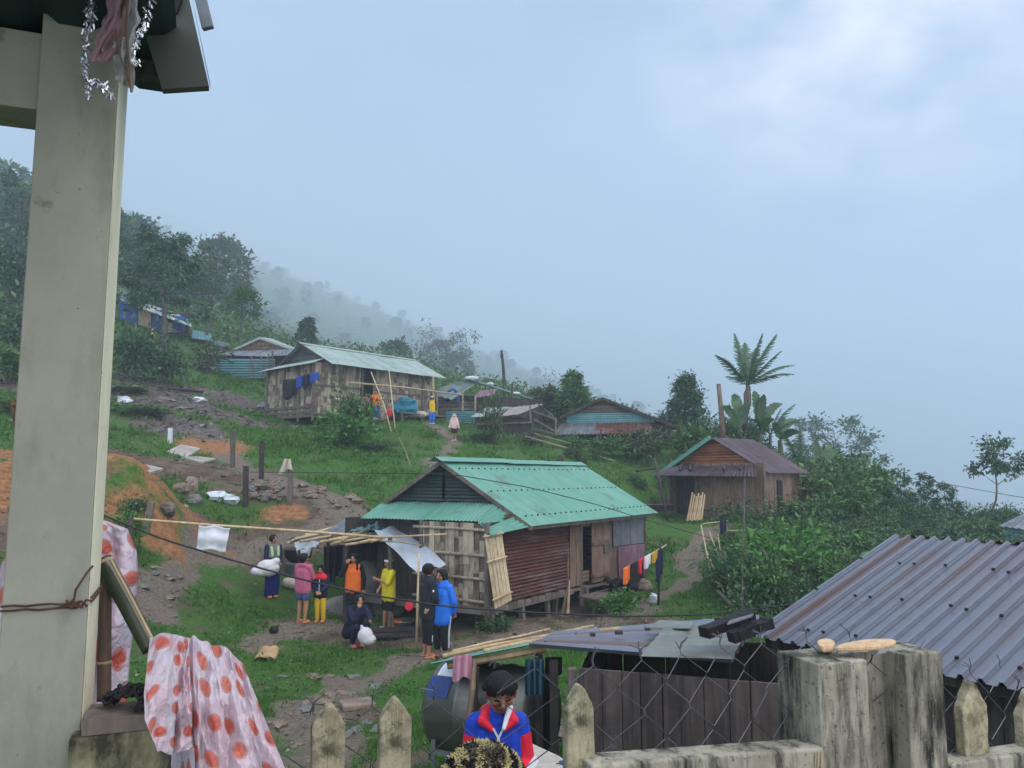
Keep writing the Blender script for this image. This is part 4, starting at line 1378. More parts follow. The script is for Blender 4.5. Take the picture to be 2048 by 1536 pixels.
# boxed eave end: grey board with white metal edge hanging right of the column
D = 2.35
f = [P(283, 40, D), P(325, 178, D), P(418, 172, D), P(372, -30, D), P(278, -30, D)]
mb = MB()
back = E2 * 0.035
mb.add([tuple(p) for p in f] + [tuple(p + back) for p in f], [(0, 1, 2, 3, 4), (9, 8, 7, 6, 5)] + [(i, (i + 1) % 5, 5 + (i + 1) % 5, 5 + i) for i in range(5)])
eave = mb.build('eave_board', M['board_grey'], porch)
mb = MB()
w0, w1 = P(376, -30, D) + E1 * 0.004, P(418, 168, D) + E1 * 0.004
mb.add([tuple(w0), tuple(w0 + E1 * 0.012 + E2 * 0.16), tuple(w1 + E2 * 0.03), tuple(w1)], [(0, 1, 2, 3)])
mb.build('edge_flashing', M['white_edge'], eave)
mb = MB()
mb.beam(P(392, -40, 2.5), P(416, 57, 2.5), 0.02, 0.035)
mb.build('drip_edge', M['tin_grey'], eave)
mb = MB()
mb.beam(P(272, -5, D + .02), P(366, 22, D + .02), 0.06, 0.05)
mb.build('batten', M['black'], eave)
# parapet: mossy block right of the column with a worn wooden cap
pb = A0 + E1 * 0.0 - E2 * 0.06
mb = MB()
zt = Pz_y(1462) * (pb.y + .05)
pw = 0.235
prism(mb, [pb - E1 * 0.02, pb + E1 * pw, pb + E1 * pw + E2 * 0.17, pb - E1 * 0.02 + E2 * 0.17], PZ - 0.6, zt)
soften(mb.build('parapet', M['concrete_mossy'], porch), 0.01)
mb = MB()
ct = Pz_y(1428) * (pb.y + .06)
prism(mb, [pb + E1 * 0.01, pb + E1 * pw, pb + E1 * pw + E2 * 0.16, pb + E1 * 0.01 + E2 * 0.16], zt, ct)
mb.build('parapet_cap', M['wood_grey'], porch)
# porch floor under the viewer and the wall below it
mb = MB()
fl = [A0 - E1 * 3.5 - E2 * 3.2, A0 + E1 * 5.2 - E2 * 3.2, A0 + E1 * 5.2 - E2 * 0.1, A0 - E1 * 3.5 - E2 * 0.1]
prism(mb, fl, PZ - 1.4, PZ)
mb.build('floor', M['concrete'], porch)

# low parapet on the far side of the column at the left edge (mossy stone strip)
# wire tied round the column
mb = MB()
def on_col(s, z):
    """Point s metres round the column from the front left corner."""
    p = cor[0] + E1 * min(s, cw)
    if s > cw:
        p = A0 + E2 * (s - cw)
    off = -E2 * 0.006 if s <= cw else E1 * 0.009
    return V(p.x + off.x, p.y + off.y, z)
zw = Pz_y(1214) * 2.33
for dz in (0, 0.012):
    mb.tube([on_col(-0.002, zw + dz)] + [on_col(0.03 + 0.03 * i, zw + dz + 0.0022 * math.sin(i * 2.1 + dz * 200)) for i in range(6)] + [on_col(cw + 0.02, zw + .012 + dz), on_col(cw + 0.2, zw + 0.02 + dz)], 0.0032, 5)
kp = on_col(cw - 0.035, zw + 0.01)
for i in range(5):
    a = i * 1.3
    mb.tube([kp + E1 * (0.012 * i - 0.03) + V(0, 0, 0.012 * math.sin(a)) - E2 * .004, kp + E1 * (0.012 * i - 0.015) + V(0, 0, -0.012 * math.sin(a)) - E2 * .012, kp + E1 * (0.012 * i) + V(0, 0, 0.012 * math.cos(a)) - E2 * .004], 0.0034, 5)
mb.tube([kp - E2 * .006, kp + E1 * .005 + V(0, 0, .04) - E2 * .012, kp + E1 * .03 + V(0, 0, .085) - E2 * .012, kp + E1 * .045 + V(0, 0, .105) - E2 * .008], 0.003, 5)
tag(mb.build('wire_tie', M['rust_wire']), 'rusty wire twisted round the concrete porch column', 'wire')

# torn festive decoration hanging from the eave
M['rag'] = mat('torn pink plastic', (0.30, 0.12, 0.16), (0.50, 0.36, 0.40), 14, (1, 1, 0.4), rough=0.55, bump=0.3, stain=(0.22, 0.15, 0.06), stain_scale=9, stain_amt=0.85, stain_lo=0.5, transl=0.3, coord='Object')
M['rag_white'] = mat('torn white plastic', (0.42, 0.44, 0.42), (0.60, 0.62, 0.62), 14, rough=0.5, bump=0.3, stain=(0.20, 0.15, 0.05), stain_scale=8, stain_amt=0.85, stain_lo=0.52, transl=0.3)
M['tinsel'] = mat('silver tinsel', (0.35, 0.37, 0.40), (0.75, 0.77, 0.80), 30, rough=0.25, metal=0.85, bump=0)
DD = 2.16
deco = thing('ragged_decoration', 'torn pink and white plastic bunting with silver tinsel hanging at the porch column', 'decoration', P(235, 0, DD))
def strip(pts0, pts1, n=14, wav=0.012, seed=0):
    """Ragged cloth between two pixel polylines."""
    rg = random.Random(seed)
    ph = [rg.uniform(0, 6) for _ in range(4)]
    def pl(pts, t):
        k = t * (len(pts) - 1)
        i = min(int(k), len(pts) - 2)
        return (pts[i][0] + (pts[i + 1][0] - pts[i][0]) * (k - i), pts[i][1] + (pts[i + 1][1] - pts[i][1]) * (k - i))
    def fn(u, v):
        a, b = pl(pts0, v), pl(pts1, v)
        x, y = a[0] + (b[0] - a[0]) * u, a[1] + (b[1] - a[1]) * u
        j = 2.5 * math.sin(v * 23 + ph[0]) * (abs(u - .5) * 2)
        return P(x + j, y + 2 * math.sin(u * 17 + ph[1]), DD + wav * math.sin(u * 11 + v * 5 + ph[2]) + wav * 0.7 * math.sin(v * 13 + u * 4 + ph[3]))
    return fn
mb = MB()
mb.grid(strip([(216, -20), (212, 30), (196, 70), (178, 122)], [(262, -20), (262, 30), (252, 75), (222, 124)], seed=1), 14, 18)
mb.grid(strip([(222, 0), (208, 60), (200, 95)], [(246, 0), (232, 80), (214, 118)], seed=4), 8, 12)
mb.build('pink_rag', M['rag'], deco, smooth=True)
mb = MB()
mb.grid(strip([(248, -20), (246, 40), (240, 90), (246, 170)], [(270, -20), (280, 40), (268, 80), (268, 180)], seed=2), 10, 18)
mb.grid(strip([(225, 85), (228, 120), (232, 160)], [(250, 80), (258, 130), (266, 176)], seed=3), 10, 14)
mb.build('white_rag', M['rag_white'], deco, smooth=True)
mb = MB()
mb.tube([P(256, -10, DD - .02), P(252, 60, DD - .02), P(258, 120, DD - .02), P(263, 184, DD - .02)], 0.004, 5)
mb.tube([P(232, 60, DD - .02), P(240, 110, DD - .02), P(262, 178, DD - .02)], 0.003, 5)
mb.build('twig', M['wood_brown'], deco)
def tinsel(line, n, spread, seed):
    rg = random.Random(seed)
    mb = MB()
    for i in range(n):
        t = rg.random() * (len(line) - 1)
        k = min(int(t), len(line) - 2)
        x = line[k][0] + (line[k + 1][0] - line[k][0]) * (t - k) + rg.gauss(0, spread)
        y = line[k][1] + (line[k + 1][1] - line[k][1]) * (t - k)
        p = P(x, y, DD + rg.uniform(-.02, .02))
        d = Vector((rg.gauss(0, 1), rg.gauss(0, .6), rg.gauss(-0.6, 1))).normalized() * rg.uniform(0.006, 0.018)
        s = d.orthogonal().normalized() * 0.0018
        mb.add([p - s, p + s, p + d + s, p + d - s], [(0, 1, 2, 3)], rg.random())
    return mb.build('tinsel', M['tinsel'], deco)
tinsel([(178, -20), (176, 40), (174, 90), (170, 120), (176, 165), (178, 190)], 260, 3.5, 1)
tinsel([(182, 160), (195, 165), (210, 172), (222, 192)], 150, 5, 2)
tinsel([(305, -5), (293, 30), (285, 60), (270, 90), (264, 120), (275, 125)], 170, 3.5, 3)
tinsel([(185, -20), (183, 50)], 100, 3, 5)

# ------------------------------------------------------------------ bamboo at the column
def bamboo(pts, r, m, name, label, cat, n=10, nodes=(0.3, 0.62), hollow=False):
    pts = [Vector(p) for p in pts]
    t = thing(name, label, cat, min(pts, key=lambda p: p.z))
    mb = MB()
    full, rad = [], []
    K = 24
    for i in range(K + 1):
        q = i / K * (len(pts) - 1)
        k = min(int(q), len(pts) - 2)
        full.append(pts[k].lerp(pts[k + 1], q - k))
        rad.append(r * (1 - 0.12 * i / K))
    mb.tube(full, rad, n, cap=not hollow)
    o = mb.build('culm', M[m], t, smooth=True)
    mb = MB()
    for nd in nodes:
        k = int(nd * K)
        d = (full[k + 1] - full[k]).normalized()
        mb.tube([full[k] - d * 0.006, full[k], full[k] + d * 0.006], [rad[k] * 0.98, rad[k] * 1.10, rad[k] * 0.98], n)
    mb.build('node_ring', M['bamboo_tan'], o)
    return t
bamboo([P(205, 1120, 2.62), P(250, 1200, 2.6), P(302, 1300, 2.58)], 0.030, 'bamboo_green', 'green_bamboo', 'thick green bamboo pole slanting beside the concrete porch column', 'bamboo pole', nodes=(0.05,))
mb = MB()
mb.tube([P(222, 1120, 2.585), P(262, 1195, 2.565), P(314, 1296, 2.545)], 0.005, 6)
tag(mb.build('split_cane', M['bamboo_tan']), 'thin tan cane lying along the top edge of the slanting green bamboo', 'cane')
bamboo([P(208, 1400, 2.62), P(209, 1300, 2.62), P(211, 1150, 2.62)], 0.022, 'wood_brown', 'bamboo_post', 'brown upright bamboo post directly behind the porch column above the parapet', 'bamboo post', nodes=(0.4,))
t = bamboo([P(60, 900, 4.0), P(45, 850, 4.0), P(36, 812, 4.0)], 0.04, 'wood_brown', 'broken_bamboo', 'broken bamboo stump end with torn pale tip at the left edge behind the column', 'bamboo pole', nodes=(0.4,))
mb = MB()
mb.grid(lambda u, v: P(20 + 30 * v + 4 * u, 797 + 12 * u * (1 - v) + 60 * v * v + 6 * math.sin(u * 3), 3.95 + 0.03 * math.sin(u * 3.1)), 4, 8)
mb.build('torn_tip', M['bamboo_tan'], t)
tag(t, 'broken bamboo stump with torn pale tip rising left of the porch column')
mb = MB()
mb.tube([V(*P(30, 1060, 6.4)[:2], -3.0), P(33, 1020, 6.4), P(42, 925, 6.4)], [0.045, 0.042, 0.038], 8)
tag(mb.build('wooden_post', M['wood_brown']), 'brown wooden post standing just left behind the concrete column before the orange earth', 'post')

# ------------------------------------------------------------------ pink spotted plastic sheets
def mat_spots():
    m = bpy.data.materials.new('plastic sheet printed with orange slices')
    m.use_nodes = True
    nt = m.node_tree
    N, Lk = nt.nodes, nt.links.new
    bs = N['Principled BSDF']
    tc = N.new('ShaderNodeTexCoord')
    vo = N.new('ShaderNodeTexVoronoi')
    vo.voronoi_dimensions = '2D'
    vo.inputs['Scale'].default_value = 1.0
    vo.inputs['Randomness'].default_value = 0.62
    Lk(tc.outputs['UV'], vo.inputs['Vector'])
    def rng(s, a, b, c=0, d=1):
        r = N.new('ShaderNodeMapRange')
        for k, v in zip(('From Min', 'From Max', 'To Min', 'To Max'), (a, b, c, d)):
            r.inputs[k].default_value = v
        Lk(s, r.inputs['Value'])
        return r.outputs['Result']
    def mixc(f, a, b):
        x = N.new('ShaderNodeMixRGB')
        Lk(f, x.inputs['Fac'])
        for k, c in (('Color1', a), ('Color2', b)):
            if isinstance(c, tuple):
                x.inputs[k].default_value = (*c, 1)
            else:
                Lk(c, x.inputs[k])
        return x.outputs['Color']
    d = vo.outputs['Distance']
    nz = N.new('ShaderNodeTexNoise')
    nz.inputs['Scale'].default_value = 9
    nz.inputs['Detail'].default_value = 4
    Lk(tc.outputs['Object'], nz.inputs['Vector'])
    basec = mixc(rng(nz.outputs['Fac'], 0.35, 0.65), (0.76, 0.58, 0.65), (0.80, 0.75, 0.82))
    flesh = mixc(rng(nz.outputs['Fac'], 0.35, 0.65), (0.74, 0.17, 0.13), (0.76, 0.27, 0.20))
    col = mixc(rng(d, 0.265, 0.248), basec, (0.64, 0.24, 0.18))
    col = mixc(rng(d, 0.243, 0.232), col, (0.64, 0.42, 0.40))
    col = mixc(rng(d, 0.218, 0.203), col, flesh)
    Lk(col, bs.inputs['Base Color'])
    bs.inputs['Roughness'].default_value = 0.2
    bs.inputs['Specular IOR Level'].default_value = 0.5
    n3 = N.new('ShaderNodeTexNoise')
    n3.inputs['Scale'].default_value = 26
    n3.inputs['Detail'].default_value = 5
    n3.inputs['Distortion'].default_value = 1.2
    Lk(tc.outputs['Object'], n3.inputs['Vector'])
    bp = N.new('ShaderNodeBump')
    bp.inputs['Strength'].default_value = 0.9
    bp.inputs['Distance'].default_value = 0.02
    Lk(n3.outputs['Fac'], bp.inputs['Height'])
    Lk(bp.outputs['Normal'], bs.inputs['Normal'])
    tr = N.new('ShaderNodeBsdfTranslucent')
    Lk(col, tr.inputs['Color'])
    ms = N.new('ShaderNodeMixShader')
    ms.inputs['Fac'].default_value = 0.45
    Lk(bs.outputs['BSDF'], ms.inputs[1])
    Lk(tr.outputs['BSDF'], ms.inputs[2])
    Lk(ms.outputs['Shader'], N['Material Output'].inputs['Surface'])
    return m
M['spotted'] = mat_spots()

def cloth(name, fn, nu, nv, material, label, cat, uvs=(5, 5), thick=0.0, parent=None):
    mb = MB()
    mb.grid(fn, nu, nv)
    o = mb.build(name, material, parent, smooth=True)
    uv = o.data.uv_layers.new(name='UVMap')
    co = np.array([(i / nu * uvs[0], j / nv * uvs[1]) for j in range(nv + 1) for i in range(nu + 1)])
    li = np.empty(len(o.data.loops), dtype=np.int32)
    o.data.loops.foreach_get('vertex_index', li)
    uv.data.foreach_set('uv', co[li].astype(np.float32).ravel())
    if thick:
        s = o.modifiers.new('solid', 'SOLIDIFY')
        s.thickness = thick
    if label:
        tag(o, label, cat)
    return o

def bez(pts, t):
    pts = list(pts)
    k = t * (len(pts) - 1)
    i = min(int(k), len(pts) - 2)
    f = k - i
    f = f * f * (3 - 2 * f) * 0.5 + f * 0.5
    return pts[i] + (pts[i + 1] - pts[i]) * f

# sheet draped over the fence: outline rows from its left edge to its right edge in picture rows, at the fence's distance
_rowsL = [np.array(p, float) for p in ((300, 1275), (290, 1330), (281, 1390), (282, 1440), (300, 1480), (322, 1502))]
_ridge = [np.array(p, float) for p in ((318, 1266), (345, 1266), (372, 1278), (385, 1272), (420, 1287), (455, 1297), (480, 1320), (520, 1372), (550, 1430), (575, 1490), (600, 1560))]
def drape(u, v):
    """u along the fence, v down the near side; folds run downwards and fan out to the right."""
    top = bez(_ridge, u * 0.62)
    if u < 0.4:
        bot = np.array([300 + u / 0.4 * 88, 1492 + 16 * math.sin(u / 0.4 * 3.0)])
    else:
        w = (u - 0.4) / 0.6
        bot = np.array([392 + 215 * w, 1640.0])
    left = bez(_rowsL, v)
    x = top[0] + (bot[0] - top[0]) * v
    y = top[1] + (bot[1] - top[1]) * v
    if u < 0.12:
        k = 1 - u / 0.12
        x = x * (1 - k) + left[0] * k
        y = y * (1 - k) + left[1] * k
    x += 18 * math.sin(math.pi * v) * (0.3 - u) if u < 0.4 else 0
    fold = 0.020 * math.sin(u * 27 + 3.5 * v + 1.5 * math.sin(v * 4 + u * 7)) * (0.2 + 0.8 * v) + 0.008 * math.sin(u * 71 + 5 * math.sin(v * 5) + v * 9) + 0.012 * math.sin(v * 15 + u * 9 + 2 * math.sin(u * 13)) + 0.05 * (float(fbm(u * 11 + 2 * v, v * 6, 3)) - .5) + 0.022 * (float(fbm(u * 34, v * 17 + u * 9, 5, 3)) - .5) + 0.012 * abs(math.sin(u * 23 + v * 11 + 3 * math.sin(v * 7)))
    crease = 0.05 * math.exp(-((u - 0.41) / 0.018) ** 2) * min(1, v * 3)
    fold -= .20 * max(0, 1 - u / .22) * min(1, v * 2.2)
    D = 2.50 + 0.16 * u - 0.16 * math.sin(min(1, v * 1.6) * math.pi / 2) + fold + crease
    return P(x + 4 * math.sin(u * 31 + v * 3) * v, y + 2.5 * math.sin(u * 37 + 2 * math.sin(u * 11)), D)
cloth('plastic_sheet', drape, 200, 110, M['spotted'], 'crumpled pink plastic sheet printed with orange slices draped over the fence beside the column', 'plastic sheet', (6.2, 5.0))
# its far half, over the fence
mb = MB()
def drape_back(u, v):
    p = drape(u, 0)
    return p + E2 * (0.02 + 0.12 * v) + V(0, 0, -0.5 * v - 0.004) + V(0, 0, .01 * math.sin(u * 30)) * v
cloth('far_half', drape_back, 60, 10, M['spotted'], None, None, (7.2, 2.5), parent=bpy.data.objects['plastic_sheet'])
# sheet bundled behind the column
_bl = [np.array(p, float) for p in ((60, 1040), (30, 1080), (4, 1130), (-14, 1200), (-20, 1250), (-16, 1290), (-20, 1340), (-30, 1420))]
_br = [np.array(p, float) for p in ((225, 1048), (254, 1060), (272, 1105), (274, 1150), (270, 1200), (266, 1250), (258, 1320), (250, 1420))]
def bundle(u, v):
    a, b = bez(_bl, v), bez(_br, v)
    w = u
    p = a + (b - a) * w
    bulge = math.sin(math.pi * u) ** 0.5
    D = 2.86 - 0.14 * bulge + 0.02 * math.sin(u * 24 + v * 4) + 0.012 * math.sin(v * 22 + u * 9) + 0.04 * (float(fbm(u * 9, v * 9, 8)) - .5)
    return P(p[0], p[1] - 14 * math.sin(math.pi * u) * (1 - v), D)
cloth('plastic_sheet', bundle, 100, 90, M['spotted'], 'pink plastic sheet printed with orange slices hanging behind the concrete column', 'plastic sheet', (4.4, 5.2), thick=0.004)
# dark rope heap on the parapet
mb = MB()
rg = random.Random(8)
base = V(*(pb + E1 * 0.13 + E2 * 0.08)[:2], ct)
for k in range(26):
    a = rg.uniform(0, 6.28)
    r = rg.uniform(0.02, 0.085)
    h = max(0.008, 0.06 * (1 - r / 0.1) + rg.uniform(0, .012))
    c = base + V(r * math.cos(a) * 1.1, r * math.sin(a) * .7, h)
    mb.tube([c + V(0.014 * math.cos(t), 0.014 * math.sin(t), 0.008 * math.sin(t * 2 + k)) for t in np.linspace(0, 6.2, 9)], 0.0075, 5)
tag(mb.build('rope_bundle', M['black']), 'heap of black rope lying on the parapet beside the porch column', 'rope')

# ------------------------------------------------------------------ concrete picket fence with gate post
def fence_pt(px, off=0.0):
    """Point on the fence line under picture column px."""
    k = (px - 1024) / FPX
    o = A0 + E2 * (0.10 + off)
    t = (k * o.y - o.x) / (E1.x - k * E1.y)
    return o + E1 * t
def picket(px, ytop, yshould, wpx, label, ybot=None):
    p = fence_pt(px)
    w = wpx * p.y / FPX / (E1.x + 0.05)
    zt, zs = Pz_y(ytop) * p.y, Pz_y(yshould) * p.y
    zbm = PZ + 0.0 if ybot is None else Pz_y(ybot) * p.y
    mb = MB()
    h = w / 2
    prof = [(-h, zbm), (h, zbm), (h * 1.0, zs), (h * 0.16, zt), (-h * 0.16, zt), (-h * 1.0, zs)]
    f = [p + E1 * a for a, _ in prof]
    vs = [(q.x, q.y, z) for q, (_, z) in zip(f, prof)] + [(q.x + E2.x * .05, q.y + E2.y * .05, z) for q, (_, z) in zip(f, prof)]
    n = 6
    mb.add(vs, [tuple(range(n)), tuple(reversed(range(n, 2 * n)))] + [(i, n + i, n + (i + 1) % n, (i + 1) % n) for i in range(n)])
    o = mb.build('fence_picket', M['picket'])
    soften(o, 0.007, 3)
    sd = o.modifiers.new('sub', 'SUBSURF')
    sd.subdivision_type, sd.levels, sd.render_levels = 'SIMPLE', 3, 3
    tx = bpy.data.textures.get('chips') or bpy.data.textures.new('chips', 'CLOUDS')
    tx.noise_scale = 0.03
    dm = o.modifiers.new('chip', 'DISPLACE')
    dm.texture, dm.strength, dm.mid_level, dm.texture_coords = tx, 0.012, 0.5, 'GLOBAL'
    tag(o, label, 'fence picket', 'pointed concrete pickets of the fence')
picket(673, 1412, 1452, 62, 'pointed concrete picket nearest the draped pink plastic sheet')
picket(801, 1398, 1440, 61, 'pointed concrete picket between the sheet-side picket and the person in the blue and red jacket')
picket(1157, 1372, 1420, 57, 'pointed concrete picket right of the person in the blue and red jacket')
picket(1916, 1364, 1415, 62, 'pointed concrete picket just right of the blackened gate post', 1520)
picket(2030, 1380, 1430, 64, 'pointed concrete picket farthest right, cut by the picture edge', 1560)

# blackened gate post of two flanges under one flat top
gp0 = V(1.218, 3.30, 0)
gt = Pz_y(1329) * 3.3
post = thing('gate_post', 'blackened square concrete gate post of two ribs carrying the pale sandals', 'gate post', gp0 + E1 * .3 + V(0, 0, PZ - .5))
mb = MB()
prism(mb, [gp0, gp0 + E1 * 0.245, gp0 + E1 * 0.245 + E2 * 0.26, gp0 + E2 * 0.26], PZ - 0.9, gt)
soften(mb.build('rib', M['concrete_black'], post), 0.006, 2)
mb = MB()
g2 = gp0 + E1 * 0.45
prism(mb, [g2, g2 + E1 * 0.2, g2 + E1 * 0.2 + E2 * 0.26, g2 + E2 * 0.26], PZ - 0.9, gt + 0.003)
soften(mb.build('rib', M['concrete_black'], post), 0.006, 2)
mb = MB()
prism(mb, [gp0 + E1 * .245 + E2 * .13, g2 + E2 * .13, g2 + E2 * .26, gp0 + E1 * .245 + E2 * .26], PZ - 0.9, gt - 0.004)
mb.build('web', M['concrete_black'], post)
# rail wall from the left up to the post, and the ledge to the right
mb = MB()
r0, r1 = fence_pt(1175, -0.07), gp0 + E1 * 0.05 - E2 * 0.02
zr0, zr1 = Pz_y(1530) * r0.y, Pz_y(1494) * r1.y
vs = []
for p, z in ((r0, zr0), (r1, zr1)):
    for q, zz in ((p, PZ - .9), (p, z), (p + E2 * 0.13, z), (p + E2 * 0.13, PZ - .9)):
        vs.append((q.x, q.y, zz))
mb.add(vs, [(3, 2, 1, 0), (4, 5, 6, 7), (0, 1, 5, 4), (1, 2, 6, 5), (2, 3, 7, 6)])
o = soften(mb.build('fence_rail', M['concrete_black']), 0.012, 3)
tag(o, 'stained concrete rail running up to the blackened gate post', 'fence rail')
mb = MB()
l0, l1 = g2 + E1 * 0.2, fence_pt(2110, -.04)
zl = Pz_y(1515) * l0.y
prism(mb, [l0 - E2 * .02, l1 - E2 * .02, l1 + E2 * 0.1, l0 + E2 * 0.1], PZ - 0.9, zl - 0.02)
o = soften(mb.build('fence_rail', M['concrete_black']), 0.012, 3)
tag(o, 'concrete base rail under the two pickets right of the gate post', 'fence rail')
mb = MB()
w0 = fence_pt(560, .0)
prism(mb, [w0 - E2 * .02 - E1 * .4, r0 - E1 * .01 - E2 * .02, r0 - E1 * .01 + E2 * 0.1, w0 + E2 * 0.1 - E1 * .4], PZ - 0.9, PZ + 0.28)
o = mb.build('fence_rail', M['concrete_mossy'])
tag(o, 'low concrete base rail under the pickets between the porch parapet and the stained rail', 'fence rail')
# orange cord tied over the rail
mb = MB()
c = r1 - E1 * 0.1
zc_ = zr1 - 0.008
for dx in (0, 0.018, -0.012):
    b = c + E1 * dx
    mb.tube([V(b.x, b.y, zc_ - 0.10) - E2 * .006, V(b.x, b.y, zc_) - E2 * .006 + E1 * .01, V(b.x, b.y, zc_ + 0.006) + E2 * .06 + E1 * .02, V(b.x, b.y, zc_ + .004) + E2 * .125 + E1 * .03], 0.003, 5)
tag(mb.build('cord', M['bamboo_tan']), 'thin orange brown cord tied over the stained rail by the gate post', 'cord')
mb = MB()
pp = [P(1282, 1525, 3.12), P(1287, 1512, 3.12), P(1300, 1505, 3.13), P(1340, 1502, 3.16), P(1372, 1500, 3.2)]
mb.tube(pp, 0.006, 6)
tag(mb.build('iron_bar', M['rust_wire']), 'bent rusty iron bar lying along the top of the stained rail', 'iron bar')

# ------------------------------------------------------------------ chain-link mesh behind the pickets
def chain_link():
    mb = MB()
    rg = random.Random(4)
    cell_w, cell_h = 0.106, 0.098
    def P3(t, z, bulge):
        p = A0 + E2 * (0.19 + bulge) + E1 * t
        return V(p.x, p.y, z)
    t0, t1 = 0.62, 4.15
    nz = int((t1 - t0) / (cell_w / 2))
    def top(t):
        tp = np.interp(t, [0.4, 0.8, 1.1, 1.5, 1.9, 2.6, 2.72, 3.3, 3.6, 4.2], [-0.78, -0.73, -0.74, -0.66, -0.62, -0.66, -0.64, -0.80, -0.86, -0.94])
        return tp
    def warp(t, z):
        """The mesh sags and leans; near the gate post it bunches up."""
        k = np.exp(-((t - 2.55) / 0.35) ** 2)
        tt = t + 0.03 * math.sin(z * 5 + t * 3) + k * 0.05 * (z + 1.2)
        if t < 1.3:
            tt += 0.10 * (z + 1.0) * (1.3 - t)
        return tt, 0.05 * math.sin(t * 4.1 + z * 3) + 0.02
    # each wire zigzags down the mesh
    for i in range(nz + 1):
        tb = t0 + i * cell_w
        if tb > t1:
            break
        pts, rows = [], 0
        ztop = top(tb) + rg.uniform(-0.02, 0.02)
        if rg.random() < 0.12:
            ztop -= 0.06
        z = top(tb) + rg.uniform(-0.004, 0.004)
        z = math.floor(z / cell_h) * cell_h
        j = int(round(z / cell_h))
        while z > PZ - 0.35:
            sgn = 1 if j % 2 == 0 else -1
            ph = 1 if i % 2 == 0 else -1
            t = tb + sgn * ph * cell_w / 2 * 0.98 + rg.uniform(-.006, .006)
            tt, bl = warp(t, z)
            hook = 0.012 * (1 if j % 2 == 0 else -1)
            pts.append(P3(tt, z + 0.008, bl - hook * 0.4))
            pts.append(P3(tt, z - 0.010, bl + hook * 0.4))
            z -= cell_h
            j -= 1
        # free upper end: a twisted barb
        d0 = pts[0]
        mb.tube([d0 + E1 * rg.uniform(-.05, .05) + V(0, 0, rg.uniform(.03, .06)), d0 + E1 * rg.uniform(-.012, .012) + V(0, 0, .02)] + pts, 0.0021, 5, rg.random())
        if rg.random() < 0.8:
            mb.tube([d0 + V(0, 0, .0), d0 + V(0, 0, .022) + E1 * .004, d0 + E1 * rg.choice((-.035, .035)) + V(0, 0, rg.uniform(.03, .05))], 0.002, 5, 0.6)
    o = mb.build('chain_link_fence', M['wire'])
    tag(o, 'rusty chain-link mesh strung behind the concrete pickets', 'wire fence')
chain_link()
# bent hook wire on the mesh above the child's head
mb = MB()
mb.tube([P(978, 1332, 3.0), P(984, 1325, 3.0), P(992, 1322, 3.0), P(999, 1325, 3.0), P(1002, 1331, 3.0)], 0.0022, 5)
mb.tube([P(988, 1337, 3.0), P(990, 1323, 3.0)], 0.003, 5)
tag(mb.build('wire_hook', M['wire']), 'small bent wire hook on the mesh top above the head of the jacketed child', 'hook')

# ------------------------------------------------------------------ sandals on the gate post
M['foam'] = mat('cream cork sole', (0.42, 0.28, 0.15), (0.62, 0.45, 0.27), 30, rough=0.7, bump=0.3, stain=(0.30, 0.17, 0.08), stain_scale=22, stain_amt=0.7, stain_lo=0.54)
M['strap'] = mat('white strap', (0.5, 0.5, 0.5), (0.65, 0.65, 0.65), 5, rough=0.5, bump=0)
def sandal(c, ang, length, label, tilt=0.0, roll=0.0, strap=True):
    ol = []
    n = 28
    for i in range(n):
        a = 2 * math.pi * i / n
        x = math.cos(a) * length / 2
        w = 0.5 * length * (0.34 + 0.07 * math.cos(a) - 0.055 * math.cos(2 * a + 0.2))
        ol.append((x, math.sin(a) * w * 0.9))
    R = Matrix.Rotation(ang, 3, 'Z') @ Matrix.Rotation(tilt, 3, 'Y') @ Matrix.Rotation(roll, 3, 'X')
    t = thing('sandal', label, 'sandal', c)
    mb = MB()
    h = 0.022
    rings = [(0.93, 0), (1.0, h * 0.3), (1.0, h * 0.7), (0.95, h)]
    vs = [c + R @ V(x * s, y * s, z) for s, z in rings for x, y in ol]
    fs = [tuple(reversed(range(n))), tuple(3 * n + i for i in range(n))]
    for r in range(3):
        for i in range(n):
            fs.append((r * n + i, r * n + (i + 1) % n, (r + 1) * n + (i + 1) % n, (r + 1) * n + i))
    mb.add(vs, fs)
    mb.build('sole', M['foam'], t, smooth=False)
    if strap:
        mb = MB()
        w = length * .17
        mb.grid(lambda u, v: c + R @ V(length * (0.10 + 0.16 * v), (u - .5) * 2 * w * (1.05), -0.035 * math.sin(math.pi * u) + 0.004), 10, 3)
        o = mb.build('strap', M['strap'], t, smooth=True)
    return t
sc = V(*(gp0 + E1 * 0.26 + E2 * 0.07)[:2], gt + 0.05)
sandal(V(*(gp0 + E1 * 0.31 + E2 * 0.07)[:2], gt + 0.028), math.atan2(E1.y, E1.x) - 0.10, 0.285, 'longer cream sandal lying sole up across the gate post with its white strap beneath', tilt=-0.05)
sandal(V(*(gp0 + E1 * 0.17 + E2 * 0.15)[:2], gt + 0.022), math.atan2(E1.y, E1.x) + 0.75, 0.20, 'cream sandal lying crosswise under the longer one at the left of the gate post', tilt=0.0, roll=0.05, strap=False)

